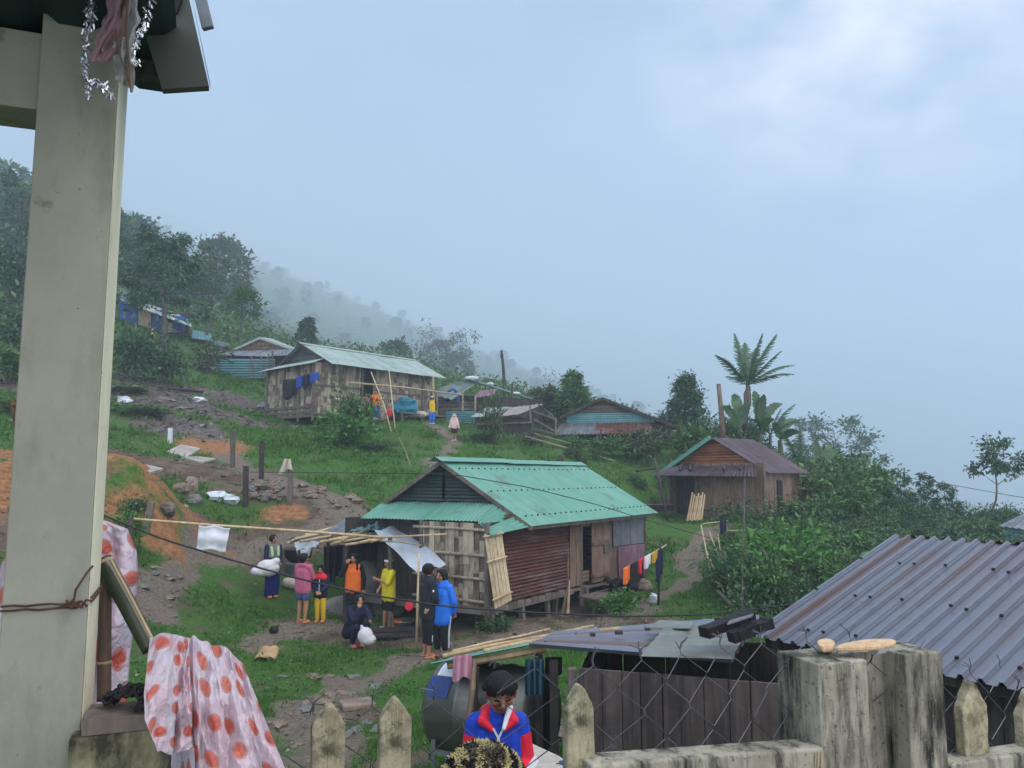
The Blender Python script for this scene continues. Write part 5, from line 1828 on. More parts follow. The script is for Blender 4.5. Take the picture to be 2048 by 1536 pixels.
# ------------------------------------------------------------------ sheds below the fence on the right
M['tin_rib'] = mat('purple grey ribbed tin', (0.12, 0.085, 0.078), (0.135, 0.155, 0.195), 1.1, (0.6, 0.6, 1), rough=0.36, metal=0.3, bump=0.03, stain=(0.10, 0.10, 0.125), stain_scale=2.2, stain_amt=0.6, stain_lo=0.5, spec=0.5, tone=1.6)
def right_shed():
    a, c = V(1.8, 6.2, -1.19), V(3.44, 7.32, -0.54)
    ed = V(0.563, -0.827, 0)
    sd = c - a
    t = thing('ribbed_roof_shed', 'shed under a large purple grey ribbed tin roof behind the gate post', 'shed', V(3.6, 5.8, -2.9))
    Lr = 4.2
    mb = MB()
    mb.sheet(a, a + ed * Lr, a + sd + ed * Lr, a + sd, 0.118, 0.015, 25, 4, shape='trap', tone=0.85, tvar=0.45, sag=0.006, seed=12)
    nrm = ed.cross(sd).normalized()
    if nrm.z < 0:
        nrm = -nrm
    rib = 0.118 * 2
    for q, off in ((0.1, 0.4), (0.40, 0.1), (0.72, 0.3)):
        for k in range(10):
            p = a + sd * (q + 0.012 * math.sin(k * 5)) + ed * (0.0118 + rib * k + 0.118 * (k % 3 == 1))
            mb.lathe(p + nrm * 0.012, [(0.014, -.004), (0.014, 0.006), (0.008, 0.012)], 8, nrm, 0.1, 1)
    mb.build('roof', [M['tin_rib'], M['black']], t)
    # far slope, so that the roof is whole
    mb = MB()
    s2 = V(sd.x, sd.y, -sd.z)
    mb.sheet(a + sd, a + sd + ed * Lr, a + sd + s2 + ed * Lr, a + sd + s2, 0.145, 0.011, 10, 2, shape='trap')
    mb.build('roof', M['tin_rib'], t)
    sn = sd.normalized()
    mb = MB()
    b0, b1 = a + V(*(sd.xy * 0.12), 0) + ed * 0.1, a + ed * (Lr - .2) + V(*(sd.xy * 0.12), 0)
    mb.planks(b0, b1, -2.95, -1.2, 0.2, 0.025, seed=91)
    mb.planks(b0, b0 + V(sd.x, sd.y, 0) * 1.7, -2.95, -1.2, 0.2, 0.025, seed=92)
    e0 = b1
    mb.planks(e0, e0 + V(sd.x, sd.y, 0) * 1.7, -2.95, -1.2, 0.2, 0.025, seed=94)
    mb.planks(b0 + V(sd.x, sd.y, 0) * 1.7, e0 + V(sd.x, sd.y, 0) * 1.7, -2.95, -1.2, 0.2, 0.025, seed=95)
    mb.build('plank_wall', M['wood_dark'], t)
    mb = MB()
    mb.beam(a + ed * 0.05 - V(0, 0, .06) + V(*(sd.xy * .06), 0), a + ed * (Lr - .1) - V(0, 0, .06) + V(*(sd.xy * .06), 0), 0.06, 0.06)
    mb.build('eave_beam', M['wood_dark'], t)
right_shed()
def left_shed():
    t = thing('lean_to_shed', 'dark plank shed with flat patched tin roof left of the ribbed roof', 'shed', P(1350, 1500, 6.0))
    A, B, C, D = P(1058, 1290, 6.35), P(1462, 1323, 5.6), P(1520, 1236, 7.3), P(1105, 1268, 7.3)
    mb = MB()
    mb.sheet(D, A, B, C, 0.19, 0.014, 8, 6, shape='trap', sag=0.015, seed=2)
    mb.build('roof', M['tin_rib'], t)
    mb = MB()
    mb.sheet(P(1330, 1262, 6.4) + V(0, 0, .03), P(1280, 1318, 5.82) + V(0, 0, .02), P(1466, 1326, 5.6) + V(0, 0, .03), P(1500, 1252, 6.7) + V(0, 0, .03), 0.16, 0.006, 6, 3, sag=.01)
    mb.build('tin_patch', M['tin_patch'], t)
    mb = MB()
    quadslab(mb, P(1290, 1268, 6.5) + V(0, 0, .05), P(1380, 1270, 6.3) + V(0, 0, .05), P(1390, 1258, 6.6) + V(0, 0, .06), P(1320, 1255, 6.8) + V(0, 0, .06), 0.006)
    mb.build('loose_sheet', M['tin_patch'], t)
    for x0, y0, x1, y1, d in ((1230, 1270, 1245, 1270, 6.6), (1335, 1255, 1352, 1255, 6.9), (1430, 1243, 1446, 1242, 7.1), (1180, 1274, 1190, 1274, 6.7), (1290, 1262, 1300, 1262, 6.8)):
        mb = MB()
        mb.beam(P(x0, y0, d) + V(0, 0, .02), P(x1, y1, d) + V(0, 0, .02), 0.05, 0.025)
        mb.build('roof_scrap', M['wood_dark'], t)
    mb = MB()
    a, b = P(1160, 1450, 6.0), P(1570, 1450, 5.55)
    mb.planks(a, b, -2.95, -1.385, 0.165, 0.025, seed=101, jit=0.012, tones=(0.1, 1.0))
    mb.build('plank_wall', M['wood_shed'], t)
    mb = MB()
    mb.planks(a, P(1190, 1450, 7.2), -2.95, -1.45, 0.2, 0.025, seed=102)
    mb.planks(P(1190, 1450, 7.2), P(1560, 1450, 7.2), -2.95, -1.45, 0.2, 0.025, seed=103)
    mb.build('rear_wall', M['wood_dark'], t)
    for x, d, m in ((1145, 6.05, 'wood_grey'), (1108, 6.3, 'wood_dark'), (1078, 6.5, 'wood_dark')):
        mb = MB()
        p = P(x, 1400, d)
        mb.beam(V(p.x, p.y, ground(p.x, p.y) - .1), V(p.x, p.y, -1.40), 0.085 if x == 1145 else 0.05, 0.06)
        mb.build('door_post', M[m], t)
    return t
M['tin_patch'] = mat('patched pale green tin', (0.10, 0.12, 0.11), (0.19, 0.21, 0.19), 3, rough=0.5, bump=0.05, stain=(0.13, 0.085, 0.07), stain_scale=3, stain_amt=0.6)
M['wood_shed'] = mat('old shed boards', (0.036, 0.028, 0.026), (0.105, 0.084, 0.075), 3, (7, 7, 0.5), rough=0.75, bump=0.3, stain=(0.02, 0.017, 0.016), stain_amt=0.7)
left_shed()
# charred timbers lying on the lower roof
for k, (q0, q1, lab) in enumerate((((1408, 1283, 5.75), (1502, 1247, 5.95), 'charred timber lying on the patched tin roof, upper one of two'), ((1462, 1293, 5.65), (1540, 1262, 5.75), 'charred timber with pale split edge lying under the upper charred one'))):
    mb = MB()
    a, b = P(*q0), P(*q1)
    n = 8
    rg = random.Random(k)
    prev = None
    for i in range(n):
        p0, p1 = a.lerp(b, i / n), a.lerp(b, (i + 1) / n)
        mb.beam(p0 + V(0, 0, .06), p1 + V(0, 0, .06), rg.uniform(.085, .11), rg.uniform(.06, .075))
    tag(mb.build('charred_timber', M['black']), lab, 'timber')
mb = MB()
quadslab(mb, P(1455, 1284, 5.66) + V(0, 0, .12), P(1505, 1270, 5.7) + V(0, 0, .13), P(1508, 1264, 5.8) + V(0, 0, .13), P(1460, 1276, 5.75) + V(0, 0, .12), 0.008)
tag(mb.build('metal_strip', M['tin_grey']), 'bright metal strip lying on the charred timbers', 'metal strip')

# awning of thin green sheet with bamboo on it, left of the lower roof
def awning():
    t = thing('sheet_awning', 'thin green tin awning beside the lean-to shed with bamboo laid on it', 'awning', P(1000, 1500, 6.6))
    mb = MB()
    mb.sheet(P(862, 1328, 6.5), P(905, 1316, 7.0), P(1200, 1255, 7.6), P(1085, 1287, 6.5), 0.14, 0.008, 6, 5, sag=.01)
    mb.build('tin_sheet', M['tin_green'], t)
    mb = MB()
    mb.tube([P(895, 1326, 6.6) - V(0, 0, .02), P(1090, 1290, 6.55) - V(0, 0, .03)], 0.03, 7)
    mb.build('bearer', M['bamboo_tan'], t)
    for x, d in ((943, 6.55), (1060, 6.7)):
        mb = MB()
        p = P(x, 1400, d)
        mb.tube([V(p.x, p.y, ground(p.x, p.y) - .1), V(p.x + .03, p.y, -1.5)], 0.03, 7)
        mb.build('post', M['wood_dark'], t)
awning()
def poles(lst, label, group, cat='bamboo pole', m='bamboo_tan', name='bamboo_pole'):
    for k, (p, q, r) in enumerate(lst):
        mb = MB()
        a, b = Vector(p), Vector(q)
        mb.tube([a, a.lerp(b, .33) + V(0, 0, r * .3), a.lerp(b, .66) - V(0, 0, r * .3), b], [r, r, r * .92, r * .85], 8, 0.3 + 0.2 * (k % 3))
        for q_ in (0.2, 0.45, 0.7, 0.92):
            c = a.lerp(b, q_)
            d = (b - a).normalized()
            mb.tube([c - d * .012, c, c + d * .012], [r * .95, r * 1.12, r * .95], 8, 0.1)
        tag(mb.build(name, M[m], smooth=True), label if isinstance(label, str) else label[k], cat, group)
poles([(P(886, 1312, 6.62), P(1186, 1252, 7.6), 0.017), (P(968, 1302, 6.75), P(1192, 1258, 7.5), 0.018), (P(905, 1303, 7.1), P(1100, 1258, 7.8), 0.014), (P(1200, 1262, 7.2), P(1330, 1250, 7.45), 0.018)],
      ['long bamboo pole along the front of the green awning', 'second bamboo pole on the green awning, just below the long one', 'thin dark edged bamboo pole behind the other two on the awning', 'short bamboo pole edging the far side of the lean-to roof'], 'bamboo poles laid on the awning')

# hanging cloths
M['pink_cloth'] = mat('pink cloth', (0.42, 0.20, 0.27), (0.55, 0.30, 0.37), 8, rough=0.9, bump=0.3)
M['teal_cloth'] = mat('dark teal cloth', (0.012, 0.05, 0.075), (0.03, 0.10, 0.14), 8, (8, 8, .4), rough=0.9, bump=0.3)
M['dark_cloth'] = mat('dark cloth', (0.012, 0.007, 0.009), (0.025, 0.016, 0.018), 8, rough=0.95, bump=0.2)
cloth('hanging_cloth', lambda u, v: P(907 + 37 * u - 2 * v, 1312 - 4 * u + (50 - 4 * u + 4 * math.sin(u * 8)) * v, 6.35 + 0.02 * math.sin(u * 16) - .02 * v), 24, 12, M['pink_cloth'], 'pink cloth hanging from the bamboo edge of the green awning', 'cloth')
cloth('hanging_cloth', lambda u, v: P(1050 + 38 * u, 1318 + 72 * v, 6.1 + 0.025 * math.sin(u * 22)), 40, 8, M['teal_cloth'], 'dark teal cloth hanging beside the water tank under the awning', 'cloth')
cloth('hanging_cloth', lambda u, v: P(1090 + 34 * u, 1314 + (32 + 8 * math.sin(u * 3)) * v, 6.4 + 0.02 * math.sin(u * 14)), 20, 8, M['dark_cloth'], 'dark maroon cloth hanging in the gap left of the plank shed', 'cloth')

# stainless water tank on its stand
M['steel'] = mat('brushed steel', (0.11, 0.115, 0.10), (0.19, 0.195, 0.175), 2, (1, 1, 6), rough=0.45, metal=0.75, bump=0.02, stain=(0.12, 0.12, 0.10), stain_amt=0.35)
M['label_blue'] = mat('blue label', (0.008, 0.035, 0.15), (0.012, 0.05, 0.20), 3, rough=0.5, bump=0)
def tank():
    c = P(985, 1425, 6.9)
    ax = V(0.88, -0.47, 0).normalized()
    t = thing('water_tank', 'horizontal steel water tank with blue label under the green awning', 'water tank', V(c.x, c.y, ground(c.x, c.y)))
    R = 0.37
    c = c + V(0, 0, 0.02)
    mb = MB()
    mb.lathe(c - ax * 0.45, [(0.02, -0.07), (0.2, -0.055), (0.33, -.03), (R - .02, 0.0), (R, 0.02), (R, 0.28), (R + .012, .29), (R + .012, .31), (R, .32), (R, .58), (R + .012, .59), (R + .012, .61), (R, .62), (R, 0.88), (R - .02, 0.9), (0.3, .94), (0.02, .97)], 36, ax)
    mb.build('shell', M['steel'], t, smooth=True)
    mb = MB()
    y = ax.cross(V(0, 0, 1))
    def lab(u, v):
        th = math.radians(22 + 26 * v)
        return c - ax * 0.45 + ax * (0.02 + 0.2 * u) + (y * math.cos(th) + V(0, 0, 1) * math.sin(th)) * (R + 0.004)
    y = y if y.y < 0 else -y
    mb.grid(lab, 4, 10)
    mb.build('label', M['label_blue'], t)
    mb = MB()
    def lab2(u, v):
        th = math.radians(50 + 22 * v)
        return c - ax * 0.45 + ax * (0.06 + 0.2 * u) + (y * math.cos(th) + V(0, 0, 1) * math.sin(th)) * (R + 0.004)
    mb.grid(lab2, 4, 6)
    mb.build('label', M['plastic_white'], t)
    gz = ground(c.x, c.y)
    for s in (-0.38, 0.42):
        for q in (-0.3, 0.3):
            mb = MB()
            b = c + ax * s + y * q
            mb.beam(V(b.x, b.y, ground(b.x, b.y) - .05), V(b.x, b.y, c.z - 0.2), 0.035, 0.035)
            mb.build('leg', M['tin_grey'], t)
    mb = MB()
    for q in (-0.3, 0.3):
        mb.beam(c - ax * .4 + y * q - V(0, 0, .3), c + ax * .45 + y * q - V(0, 0, .3), 0.035, 0.035)
    mb.build('stand_rail', M['tin_grey'], t)
tank()
mb = MB()
mb.tube([P(935, 1448, 6.2), P(945, 1380, 6.25), P(948, 1320, 6.4)], 0.022, 7)
tag(mb.build('wooden_prop', M['wood_brown']), 'thin brown wooden prop standing in front of the steel water tank', 'prop')
# pale board with blue marks behind the child
def board():
    t = thing('pale_board', 'pale board with dark blue stencil marks leaning low by the right picket', 'board', P(1100, 1536, 5.0))
    p = [P(1044, 1478, 5.4), P(1140, 1522, 5.0), P(1140, 1600, 4.5), P(1030, 1560, 4.8)]
    mb = MB()
    quadslab(mb, p[0], p[3], p[2], p[1], 0.03)
    mb.build('board', M['pale_wood'], t)
    n = (p[1] - p[0]).cross(p[3] - p[0]).normalized()
    n = n if n.z > 0 else -n
    for ch, u, v in (('9', 0.70, 0.26), ('6', 0.78, 0.22)):
        cu = bpy.data.curves.new('mark', 'FONT')
        cu.body, cu.size, cu.extrude = ch, 0.085, 0.001
        tmp = bpy.data.objects.new('mark', cu)
        COL.objects.link(tmp)
        me = bpy.data.meshes.new_from_object(tmp.evaluated_get(bpy.context.evaluated_depsgraph_get()))
        bpy.data.objects.remove(tmp)
        o = bpy.data.objects.new('mark', me)
        COL.objects.link(o)
        x = (p[1] - p[0]).normalized()
        y = n.cross(x)
        o.parent = t
        R = Matrix((x, y, n)).transposed().to_4x4()
        w = (p[0] * (1 - u) + p[1] * u) * (1 - v) + (p[3] * (1 - u) + p[2] * u) * v + n * 0.004
        R.translation = w - t.location
        o.matrix_local = R
        o.data.materials.append(M['label_blue'])
M['pale_wood'] = mat('pale board', (0.36, 0.33, 0.28), (0.50, 0.46, 0.40), 4, (1, 6, 1), rough=0.8, bump=0.1, stain=(0.2, 0.17, 0.13), stain_amt=0.4)
board()
# ------------------------------------------------------------------ things in the yard and on the slope
M['rock'] = mat('grey boulder', (0.10, 0.098, 0.09), (0.215, 0.21, 0.195), 2.2, rough=0.9, bump=0.5, bscale=8, bdist=0.05, stain=(0.07, 0.075, 0.065), stain_amt=0.6)
M['rock_brown'] = mat('earthy stone', (0.14, 0.105, 0.08), (0.28, 0.22, 0.17), 3, rough=0.9, bump=0.5, bscale=9, bdist=0.03, stain=(0.08, 0.06, 0.045), stain_amt=0.5)
M['plastic_sheet'] = mat('clouded plastic sheet', (0.36, 0.42, 0.48), (0.52, 0.58, 0.64), 3, rough=0.3, bump=0.35, bscale=6, transl=0.25, stain=(0.28, 0.33, 0.39), stain_amt=0.5, spec=0.5)
M['enamel'] = mat('dented metal basin', (0.30, 0.31, 0.32), (0.45, 0.46, 0.47), 5, rough=0.35, metal=0.7, bump=0.05)
M['orange'] = mat('orange cloth', (0.60, 0.11, 0.012), (0.78, 0.18, 0.03), 8, rough=0.85, bump=0.25)
M['navy'] = mat('navy cloth', (0.006, 0.009, 0.028), (0.012, 0.018, 0.05), 8, rough=0.9, bump=0.25)
M['red'] = mat('red cloth', (0.48, 0.016, 0.028), (0.62, 0.03, 0.045), 8, rough=0.85, bump=0.2)
M['white_cloth'] = mat('white cloth', (0.50, 0.52, 0.57), (0.66, 0.68, 0.72), 8, rough=0.85, bump=0.3)
M['mustard'] = mat('mustard cloth', (0.38, 0.21, 0.02), (0.50, 0.30, 0.04), 8, rough=0.9, bump=0.2)
M['blue_cloth'] = mat('blue cloth', (0.012, 0.05, 0.23), (0.02, 0.08, 0.33), 8, rough=0.9, bump=0.2)
M['teal_net'] = mat('teal netting', (0.01, 0.10, 0.15), (0.03, 0.20, 0.26), 8, rough=0.9, bump=0.3)
M['cream'] = mat('cream sacking', (0.40, 0.36, 0.29), (0.55, 0.51, 0.43), 10, rough=0.9, bump=0.3, stain=(0.25, 0.2, 0.15), stain_amt=0.4)
M['dry_leaf'] = mat('dry brown leaf sheath', (0.26, 0.16, 0.075), (0.42, 0.28, 0.15), 6, rough=0.8, bump=0.3)
M['grey_board'] = mat('fibre cement board', (0.24, 0.225, 0.195), (0.36, 0.34, 0.30), 3, rough=0.9, bump=0.1, stain=(0.14, 0.12, 0.10), stain_amt=0.5)
M['cable'] = mat('black cable', (0.008, 0.009, 0.012), (0.016, 0.018, 0.022), rough=0.5, bump=0)

def rock(c, r, seed, label=None, group=None, m='rock', name='stone', rough=0.6, cat='stone'):
    mb = MB()
    mb.ball(c, r, 10, rough=rough, seed=seed, rot=Matrix.Rotation(seed * 1.3, 3, 'Z'))
    o = mb.build(name, M[m])
    if name == 'boulder':
        s = o.modifiers.new('s', 'SUBSURF')
        s.levels = s.render_levels = 2
    if label:
        tag(o, label, cat, group)
    return o
def stick(pts, r, m, name, label, cat, group=None, n=7):
    mb = MB()
    mb.tube(pts, r, n, random.Random(str(pts[0])).random())
    return tag(mb.build(name, M[m], smooth=True), label, cat, group)

# ---- cook shelter beside the green roofed house
def shelter():
    base = hit(700, 1240)
    t = thing('cook_shelter', 'rickety pole shelter roofed with bamboo beside the green roofed house', 'shelter', base)
    def post(px, ytop, D, r, m, lean=0):
        g = G(*P(px, 1200, D)[:2])
        mb = MB()
        top = P(px + lean, ytop, D)
        mb.tube([g - V(0, 0, .1), g.lerp(top, .5) + V(.02, 0, 0), top], [r, r * .95, r * .9], 7, 0.4)
        mb.build('post', M[m], t)
    post(603, 1088, 19.4, 0.045, 'wood_dark', -6)
    post(691, 1092, 18.2, 0.06, 'wood_dark')
    post(780, 1075, 17.8, 0.055, 'wood_grey')
    post(655, 1070, 21.0, 0.045, 'wood_dark')
    post(760, 1070, 20.6, 0.045, 'wood_dark')
    rg = random.Random(2)
    spec = [((582, 1082, 18.6), (700, 1046, 20.8)), ((590, 1078, 18.5), (735, 1050, 20.5)), ((600, 1083, 18.3), (760, 1056, 19.8)), ((640, 1084, 18.1), (790, 1062, 19.2)), ((668, 1086, 18.0), (820, 1062, 18.8)),
            ((690, 1090, 17.9), (845, 1068, 18.4)), ((610, 1070, 19.2), (720, 1042, 21.0)), ((575, 1086, 18.6), (668, 1060, 20.0)), ((720, 1085, 17.8), (800, 1070, 18.8)), ((630, 1075, 19.0), (860, 1066, 18.4)), ((655, 1062, 19.8), (835, 1056, 18.9)), ((700, 1052, 20.6), (740, 1080, 18.2))]
    for k in range(12):
        x = rg.uniform(590, 800)
        spec.append(((x, rg.uniform(1078, 1090), rg.uniform(17.9, 18.6)), (x + rg.uniform(40, 110), rg.uniform(1048, 1068), rg.uniform(19.0, 20.4))))
    for a, b in spec:
        mb = MB()
        p, q = P(*a), P(*b)
        mb.tube([p, p.lerp(q, .5) + V(0, 0, .01), q], [.032, .03, .022], 6, rg.random())
        mb.build('roof_pole', M['bamboo_panel' if rg.random() < .6 else 'bamboo_tan'], t, smooth=True)
    mb = MB()
    mb.sheet(P(640, 1070, 18.9), P(770, 1068, 18.4), P(800, 1044, 20.6), P(690, 1040, 21.0), 0.15, 0.01, 5, 4, sag=.05)
    mb.build('roof_sheet', M['tin_grey'], t)
    mb = MB()
    mb.sheet(P(700, 1066, 18.9) + V(0, 0, .04), P(770, 1062, 18.6) + V(0, 0, .04), P(760, 1043, 20.4) + V(0, 0, .05), P(700, 1046, 20.6) + V(0, 0, .05), 0.15, 0.01, 5, 4, sag=.06, seed=3)
    mb.build('roof_sheet', M['tin_turquoise'], t)
shelter()
def tarp(name, cs, nu, nv, label, m='plastic_sheet', wav=0.03, seed=1, sagz=0.05):
    """Plastic sheet through four corners given as lines of sight."""
    c = [P(*q) for q in cs]
    def fn(u, v):
        p = (c[0] * (1 - u) + c[1] * u) * (1 - v) + (c[3] * (1 - u) + c[2] * u) * v
        return p + V(0, wav * math.sin(u * 9 + seed + v * 3), -sagz * math.sin(math.pi * u) * math.sin(math.pi * v) + wav * 0.6 * math.sin(v * 11 + u * 13 + seed))
    mb = MB()
    mb.grid(fn, nu, nv)
    return tag(mb.build(name, M[m], smooth=True), label, 'plastic sheet')
tarp('plastic_tarpaulin', [(748, 1062, 18.2), (818, 1044, 19.0), (892, 1130, 16.9), (836, 1146, 16.6)], 24, 24, 'silver grey plastic tarpaulin slung from the shelter roof towards the woven wall', seed=2)
tarp('plastic_scrap', [(588, 1084, 18.5), (640, 1082, 18.5), (632, 1094, 18.4), (592, 1100, 18.4)], 10, 6, 'small scrap of clear plastic hanging from the left corner of the shelter roof', seed=5)
stick([P(832, 1300, 15.9) , P(835, 1200, 16.0), P(838, 1105, 16.1)], [.022, .022, .018], 'bamboo_tan', 'bamboo_pole', 'upright bamboo pole holding out the silver plastic tarpaulin', 'bamboo pole')
stick([P(748, 1075, 17.7), P(820, 1072, 17.4), P(893, 1068, 17.1)], [.02, .018, .014], 'bamboo_tan', 'bamboo_pole', 'thin pole lying across the tarpaulin towards the woven wall, upper of two', 'bamboo pole')
stick([P(760, 1082, 17.6), P(800, 1084, 17.5), P(842, 1090, 17.3)], [.018, .016, .012], 'bamboo_panel', 'bamboo_pole', 'thin pole lying across the tarpaulin, lower of two', 'bamboo pole')
stick([P(258, 1037, 15.0), P(420, 1050, 15.9), P(600, 1062, 16.9), P(770, 1075, 17.8)], [.022, .026, .028, .03], 'bamboo_tan', 'bamboo_pole', 'long tan pole carrying the white sheet from the earth heap to the shelter', 'bamboo pole')
# white sheet on the pole
cloth('white_sheet', lambda u, v: P(398 + 62 * u - 5 * v - 4 * u * v, 1050 + 5 * u + 48 * v + 2 * math.sin(u * 9), 15.72 + 0.05 * math.sin(u * 8 + 1) * v - 0.03 + .02 * math.sin(v * 9)), 20, 16, M['white_sheet'] if 'white_sheet' in M else M['white_cloth'], 'folded white plastic sheet hung over the long tan pole', 'sheet', thick=0.01)
stick([G(*P(258, 1060, 15.0)[:2]) - V(0, 0, .1), P(262, 1035, 15.0)], [.05, .045], 'wood_dark', 'wooden_post', 'short dark post holding the left end of the long tan pole', 'post')

# things under and around the shelter
bc = hit(800, 1250)
def basin():
    t = thing('basin', 'wide dented metal basin holding an orange cloth beside the person in yellow', 'basin', bc)
    c = P(802, 1247, bc.y - 0.1)
    mb = MB()
    mb.lathe(c - V(0, 0, .12), [(0.14, 0), (0.22, 0.02), (0.30, 0.18), (0.315, 0.185), (0.315, 0.195), (0.29, 0.19), (0.21, 0.04), (0.02, 0.03)], 24)
    mb.build('bowl', M['enamel'], t, smooth=True)
    return c
bcen = basin()
mb = MB()
mb.ball(bcen + V(-.08, 0, .02), (.12, .1, .06), 10, rough=.6, seed=4)
tag(mb.build('orange_rag', M['orange']), 'orange rag lying in the metal basin', 'rag')
mb = MB()
mb.ball(P(818, 1213, 17.0), (.09, .05, .10), 10, rough=.1, seed=4)
mb.lathe(P(818, 1213, 16.93), [(.085, 0), (.085, .03), (.06, .035)], 16, (0, -1, .2))
tag(mb.build('red_bowl', M['red'], smooth=True), 'small red plastic bowl hanging beside the dark jacketed person', 'bowl')
for k, (x, y, w, d) in enumerate(((790, 1270, .55, 16.6), (800, 1276, .6, 16.3))):
    c = hit(x, y) + V(0, 0, .05 + .05 * (1 - k))
    mb = MB()
    mb.beam(c - V(w, 0, 0), c + V(w * .9, .1, 0), .3, .05)
    tag(mb.build('dark_plank', M['wood_dark']), ['dark plank under the metal basin, upper one', 'dark plank on the mud before the basin, lower one'][k], 'plank')
c = hit(735, 1215)
rock(c + V(-.1, .45, .35), (1.0, .55, .75), 11, 'big grey boulder behind the person in the orange jacket', None, 'rock', 'boulder', .16, 'boulder')
rock(hit(700, 1235) + V(-.1, .3, .12), (.75, .45, .35), 12, 'long low boulder at the foot of the dark shelter post', None, 'rock', 'boulder', .2, 'boulder')
rock(hit(745, 1228) + V(.2, .2, .1), (.7, .35, .30), 14, 'flat grey boulder between the crouching person and the person in yellow', None, 'rock', 'boulder', .2, 'boulder')
# drum, jar and black pot left of the shelter
c = hit(588, 1165)
mb = MB()
mb.lathe(c + V(0, .3, .0), [(.28, 0), (.30, .02), (.30, .42), (.32, .44), (.32, .46), (.28, .47), (.02, .47)], 20)
tag(mb.build('grey_drum', M['tin_grey'], smooth=True), 'grey metal drum standing behind the woman with the white sack', 'drum')
mb = MB()
mb.lathe(c + V(0, .3, .48), [(.2, 0), (.33, .12), (.36, .3), (.37, .32), (.33, .31), (.02, .3)], 20)
tag(mb.build('black_pot', M['black'], smooth=True), 'wide black cooking pot on the grey drum', 'pot')
mb = MB()
a, b = hit(575, 1175) + V(0, 0, .13), hit(600, 1180) + V(.1, 0, .13)
mb.lathe(a - V(.1, 0, 0), [(.02, 0), (.10, .01), (.13, .1), (.13, .5), (.08, .58), (.02, .6)], 16, (b - a))
tag(mb.build('water_jar', M['cream'], smooth=True), 'pale jar lying on its side in the grass by the grey drum', 'jar')
mb = MB()
quadslab(mb, P(592, 1100, 20.2), P(622, 1098, 20.4), P(618, 1112, 20.4), P(596, 1114, 20.2), .03)
tag(mb.build('white_box', M['plastic_white']), 'white box lid standing behind the black pot', 'box')
# dark clothes hung at the back of the shelter
for k, (x, y, w, h, m, lab) in enumerate(((650, 1092, 26, 75, 'black', 'black garment hanging at the left rear of the shelter'), (672, 1090, 22, 60, 'navy', 'navy garment hanging between the shelter posts'), (712, 1094, 20, 50, 'blue_cloth', 'dark blue garment hanging over the boulder in the shelter'),
                                          (726, 1098, 14, 50, 'pink_cloth', 'pink garment hanging in the shelter behind the orange jacket'), (742, 1094, 12, 56, 'teal_net', 'teal garment hanging in the shelter near the grey post'), (762, 1090, 34, 85, 'teal_cloth', 'dark teal curtain hanging at the shelter end by the house'), (690, 1092, 20, 84, 'black', 'long black garment hanging behind the dark shelter post'))):
    cloth('hung_garment', lambda u, v: P(x + w * (u - .1) * (1 - .15 * v), y + h * v + 3 * math.sin(u * 6) * v, 20.3 + .05 * math.sin(u * 12 + k) + .03 * k), 14, 10, M[m], lab, 'garment', thick=.01)

# ---- clothesline right of the house
stick([P(1247, 1138, 20.2), P(1290, 1116, 20.9), P(1332, 1090, 21.6)], [.02, .022, .02], 'bamboo_tan', 'drying_pole', 'pale pole strung with washing right of the green roofed house', 'pole')
stick([G(*P(1316, 1200, 21.3)[:2]) - V(0, 0, .1), P(1318, 1150, 21.3), P(1321, 1085, 21.3)], [.035, .03, .025], 'wood_dark', 'wooden_post', 'dark post holding the washing pole at its right end', 'post')
def garment(x0, y0, x1, y1, h, D, m, label, w2=1.0):
    cloth('hung_garment', lambda u, v: P(x0 + (x1 - x0) * u + (u - .5) * (w2 - 1) * 16 * v, y0 + (y1 - y0) * u + h * v * (1 + .12 * math.sin(u * 5)), D + .05 * math.sin(u * 11) * v - .04 + .5 * (u - .5) * (x1 - x0) / 30), 16, 12, M[m], label, 'garment', thick=.02)
garment(1246, 1137, 1260, 1130, 32, 20.2, 'orange', 'orange shirt at the left end of the washing pole')
garment(1261, 1128, 1284, 1117, 42, 20.45, 'black', 'bulky black jacket on the washing pole', 1.4)
garment(1276, 1120, 1288, 1114, 28, 20.6, 'red', 'red shirt beside the black jacket on the washing pole')
garment(1288, 1114, 1300, 1107, 24, 20.85, 'white_cloth', 'white shirt on the washing pole')
garment(1303, 1108, 1314, 1100, 20, 21.05, 'mustard', 'mustard cloth on the washing pole')
garment(1310, 1102, 1326, 1096, 58, 21.25, 'navy', 'long navy trousers at the post end of the washing pole', .8)
mb = MB()
c = hit(1264, 1206)
mb.lathe(c + V(0, 0, .1), [(.08, 0), (.12, .03), (.14, .2), (.12, .22), (.02, .2)], 14, (.8, 0, .5))
tag(mb.build('rust_can', M['tin_rust']), 'rusty tin can hanging in the shrub below the washing', 'can')
rock(hit(1285, 1180) + V(0, 0, .1), (.32, .25, .22), 21, 'pale square stone at the house end below the washing', None, 'rock_brown', 'stone', .2)
mb = MB()
c = hit(1308, 1208)
mb.ball(c + V(0, 0, .12), (.12, .08, .16), 8, rough=.5, seed=3)
tag(mb.build('white_scrap', M['plastic_white']), 'white plastic scrap caught at the foot of the washing post', 'scrap')

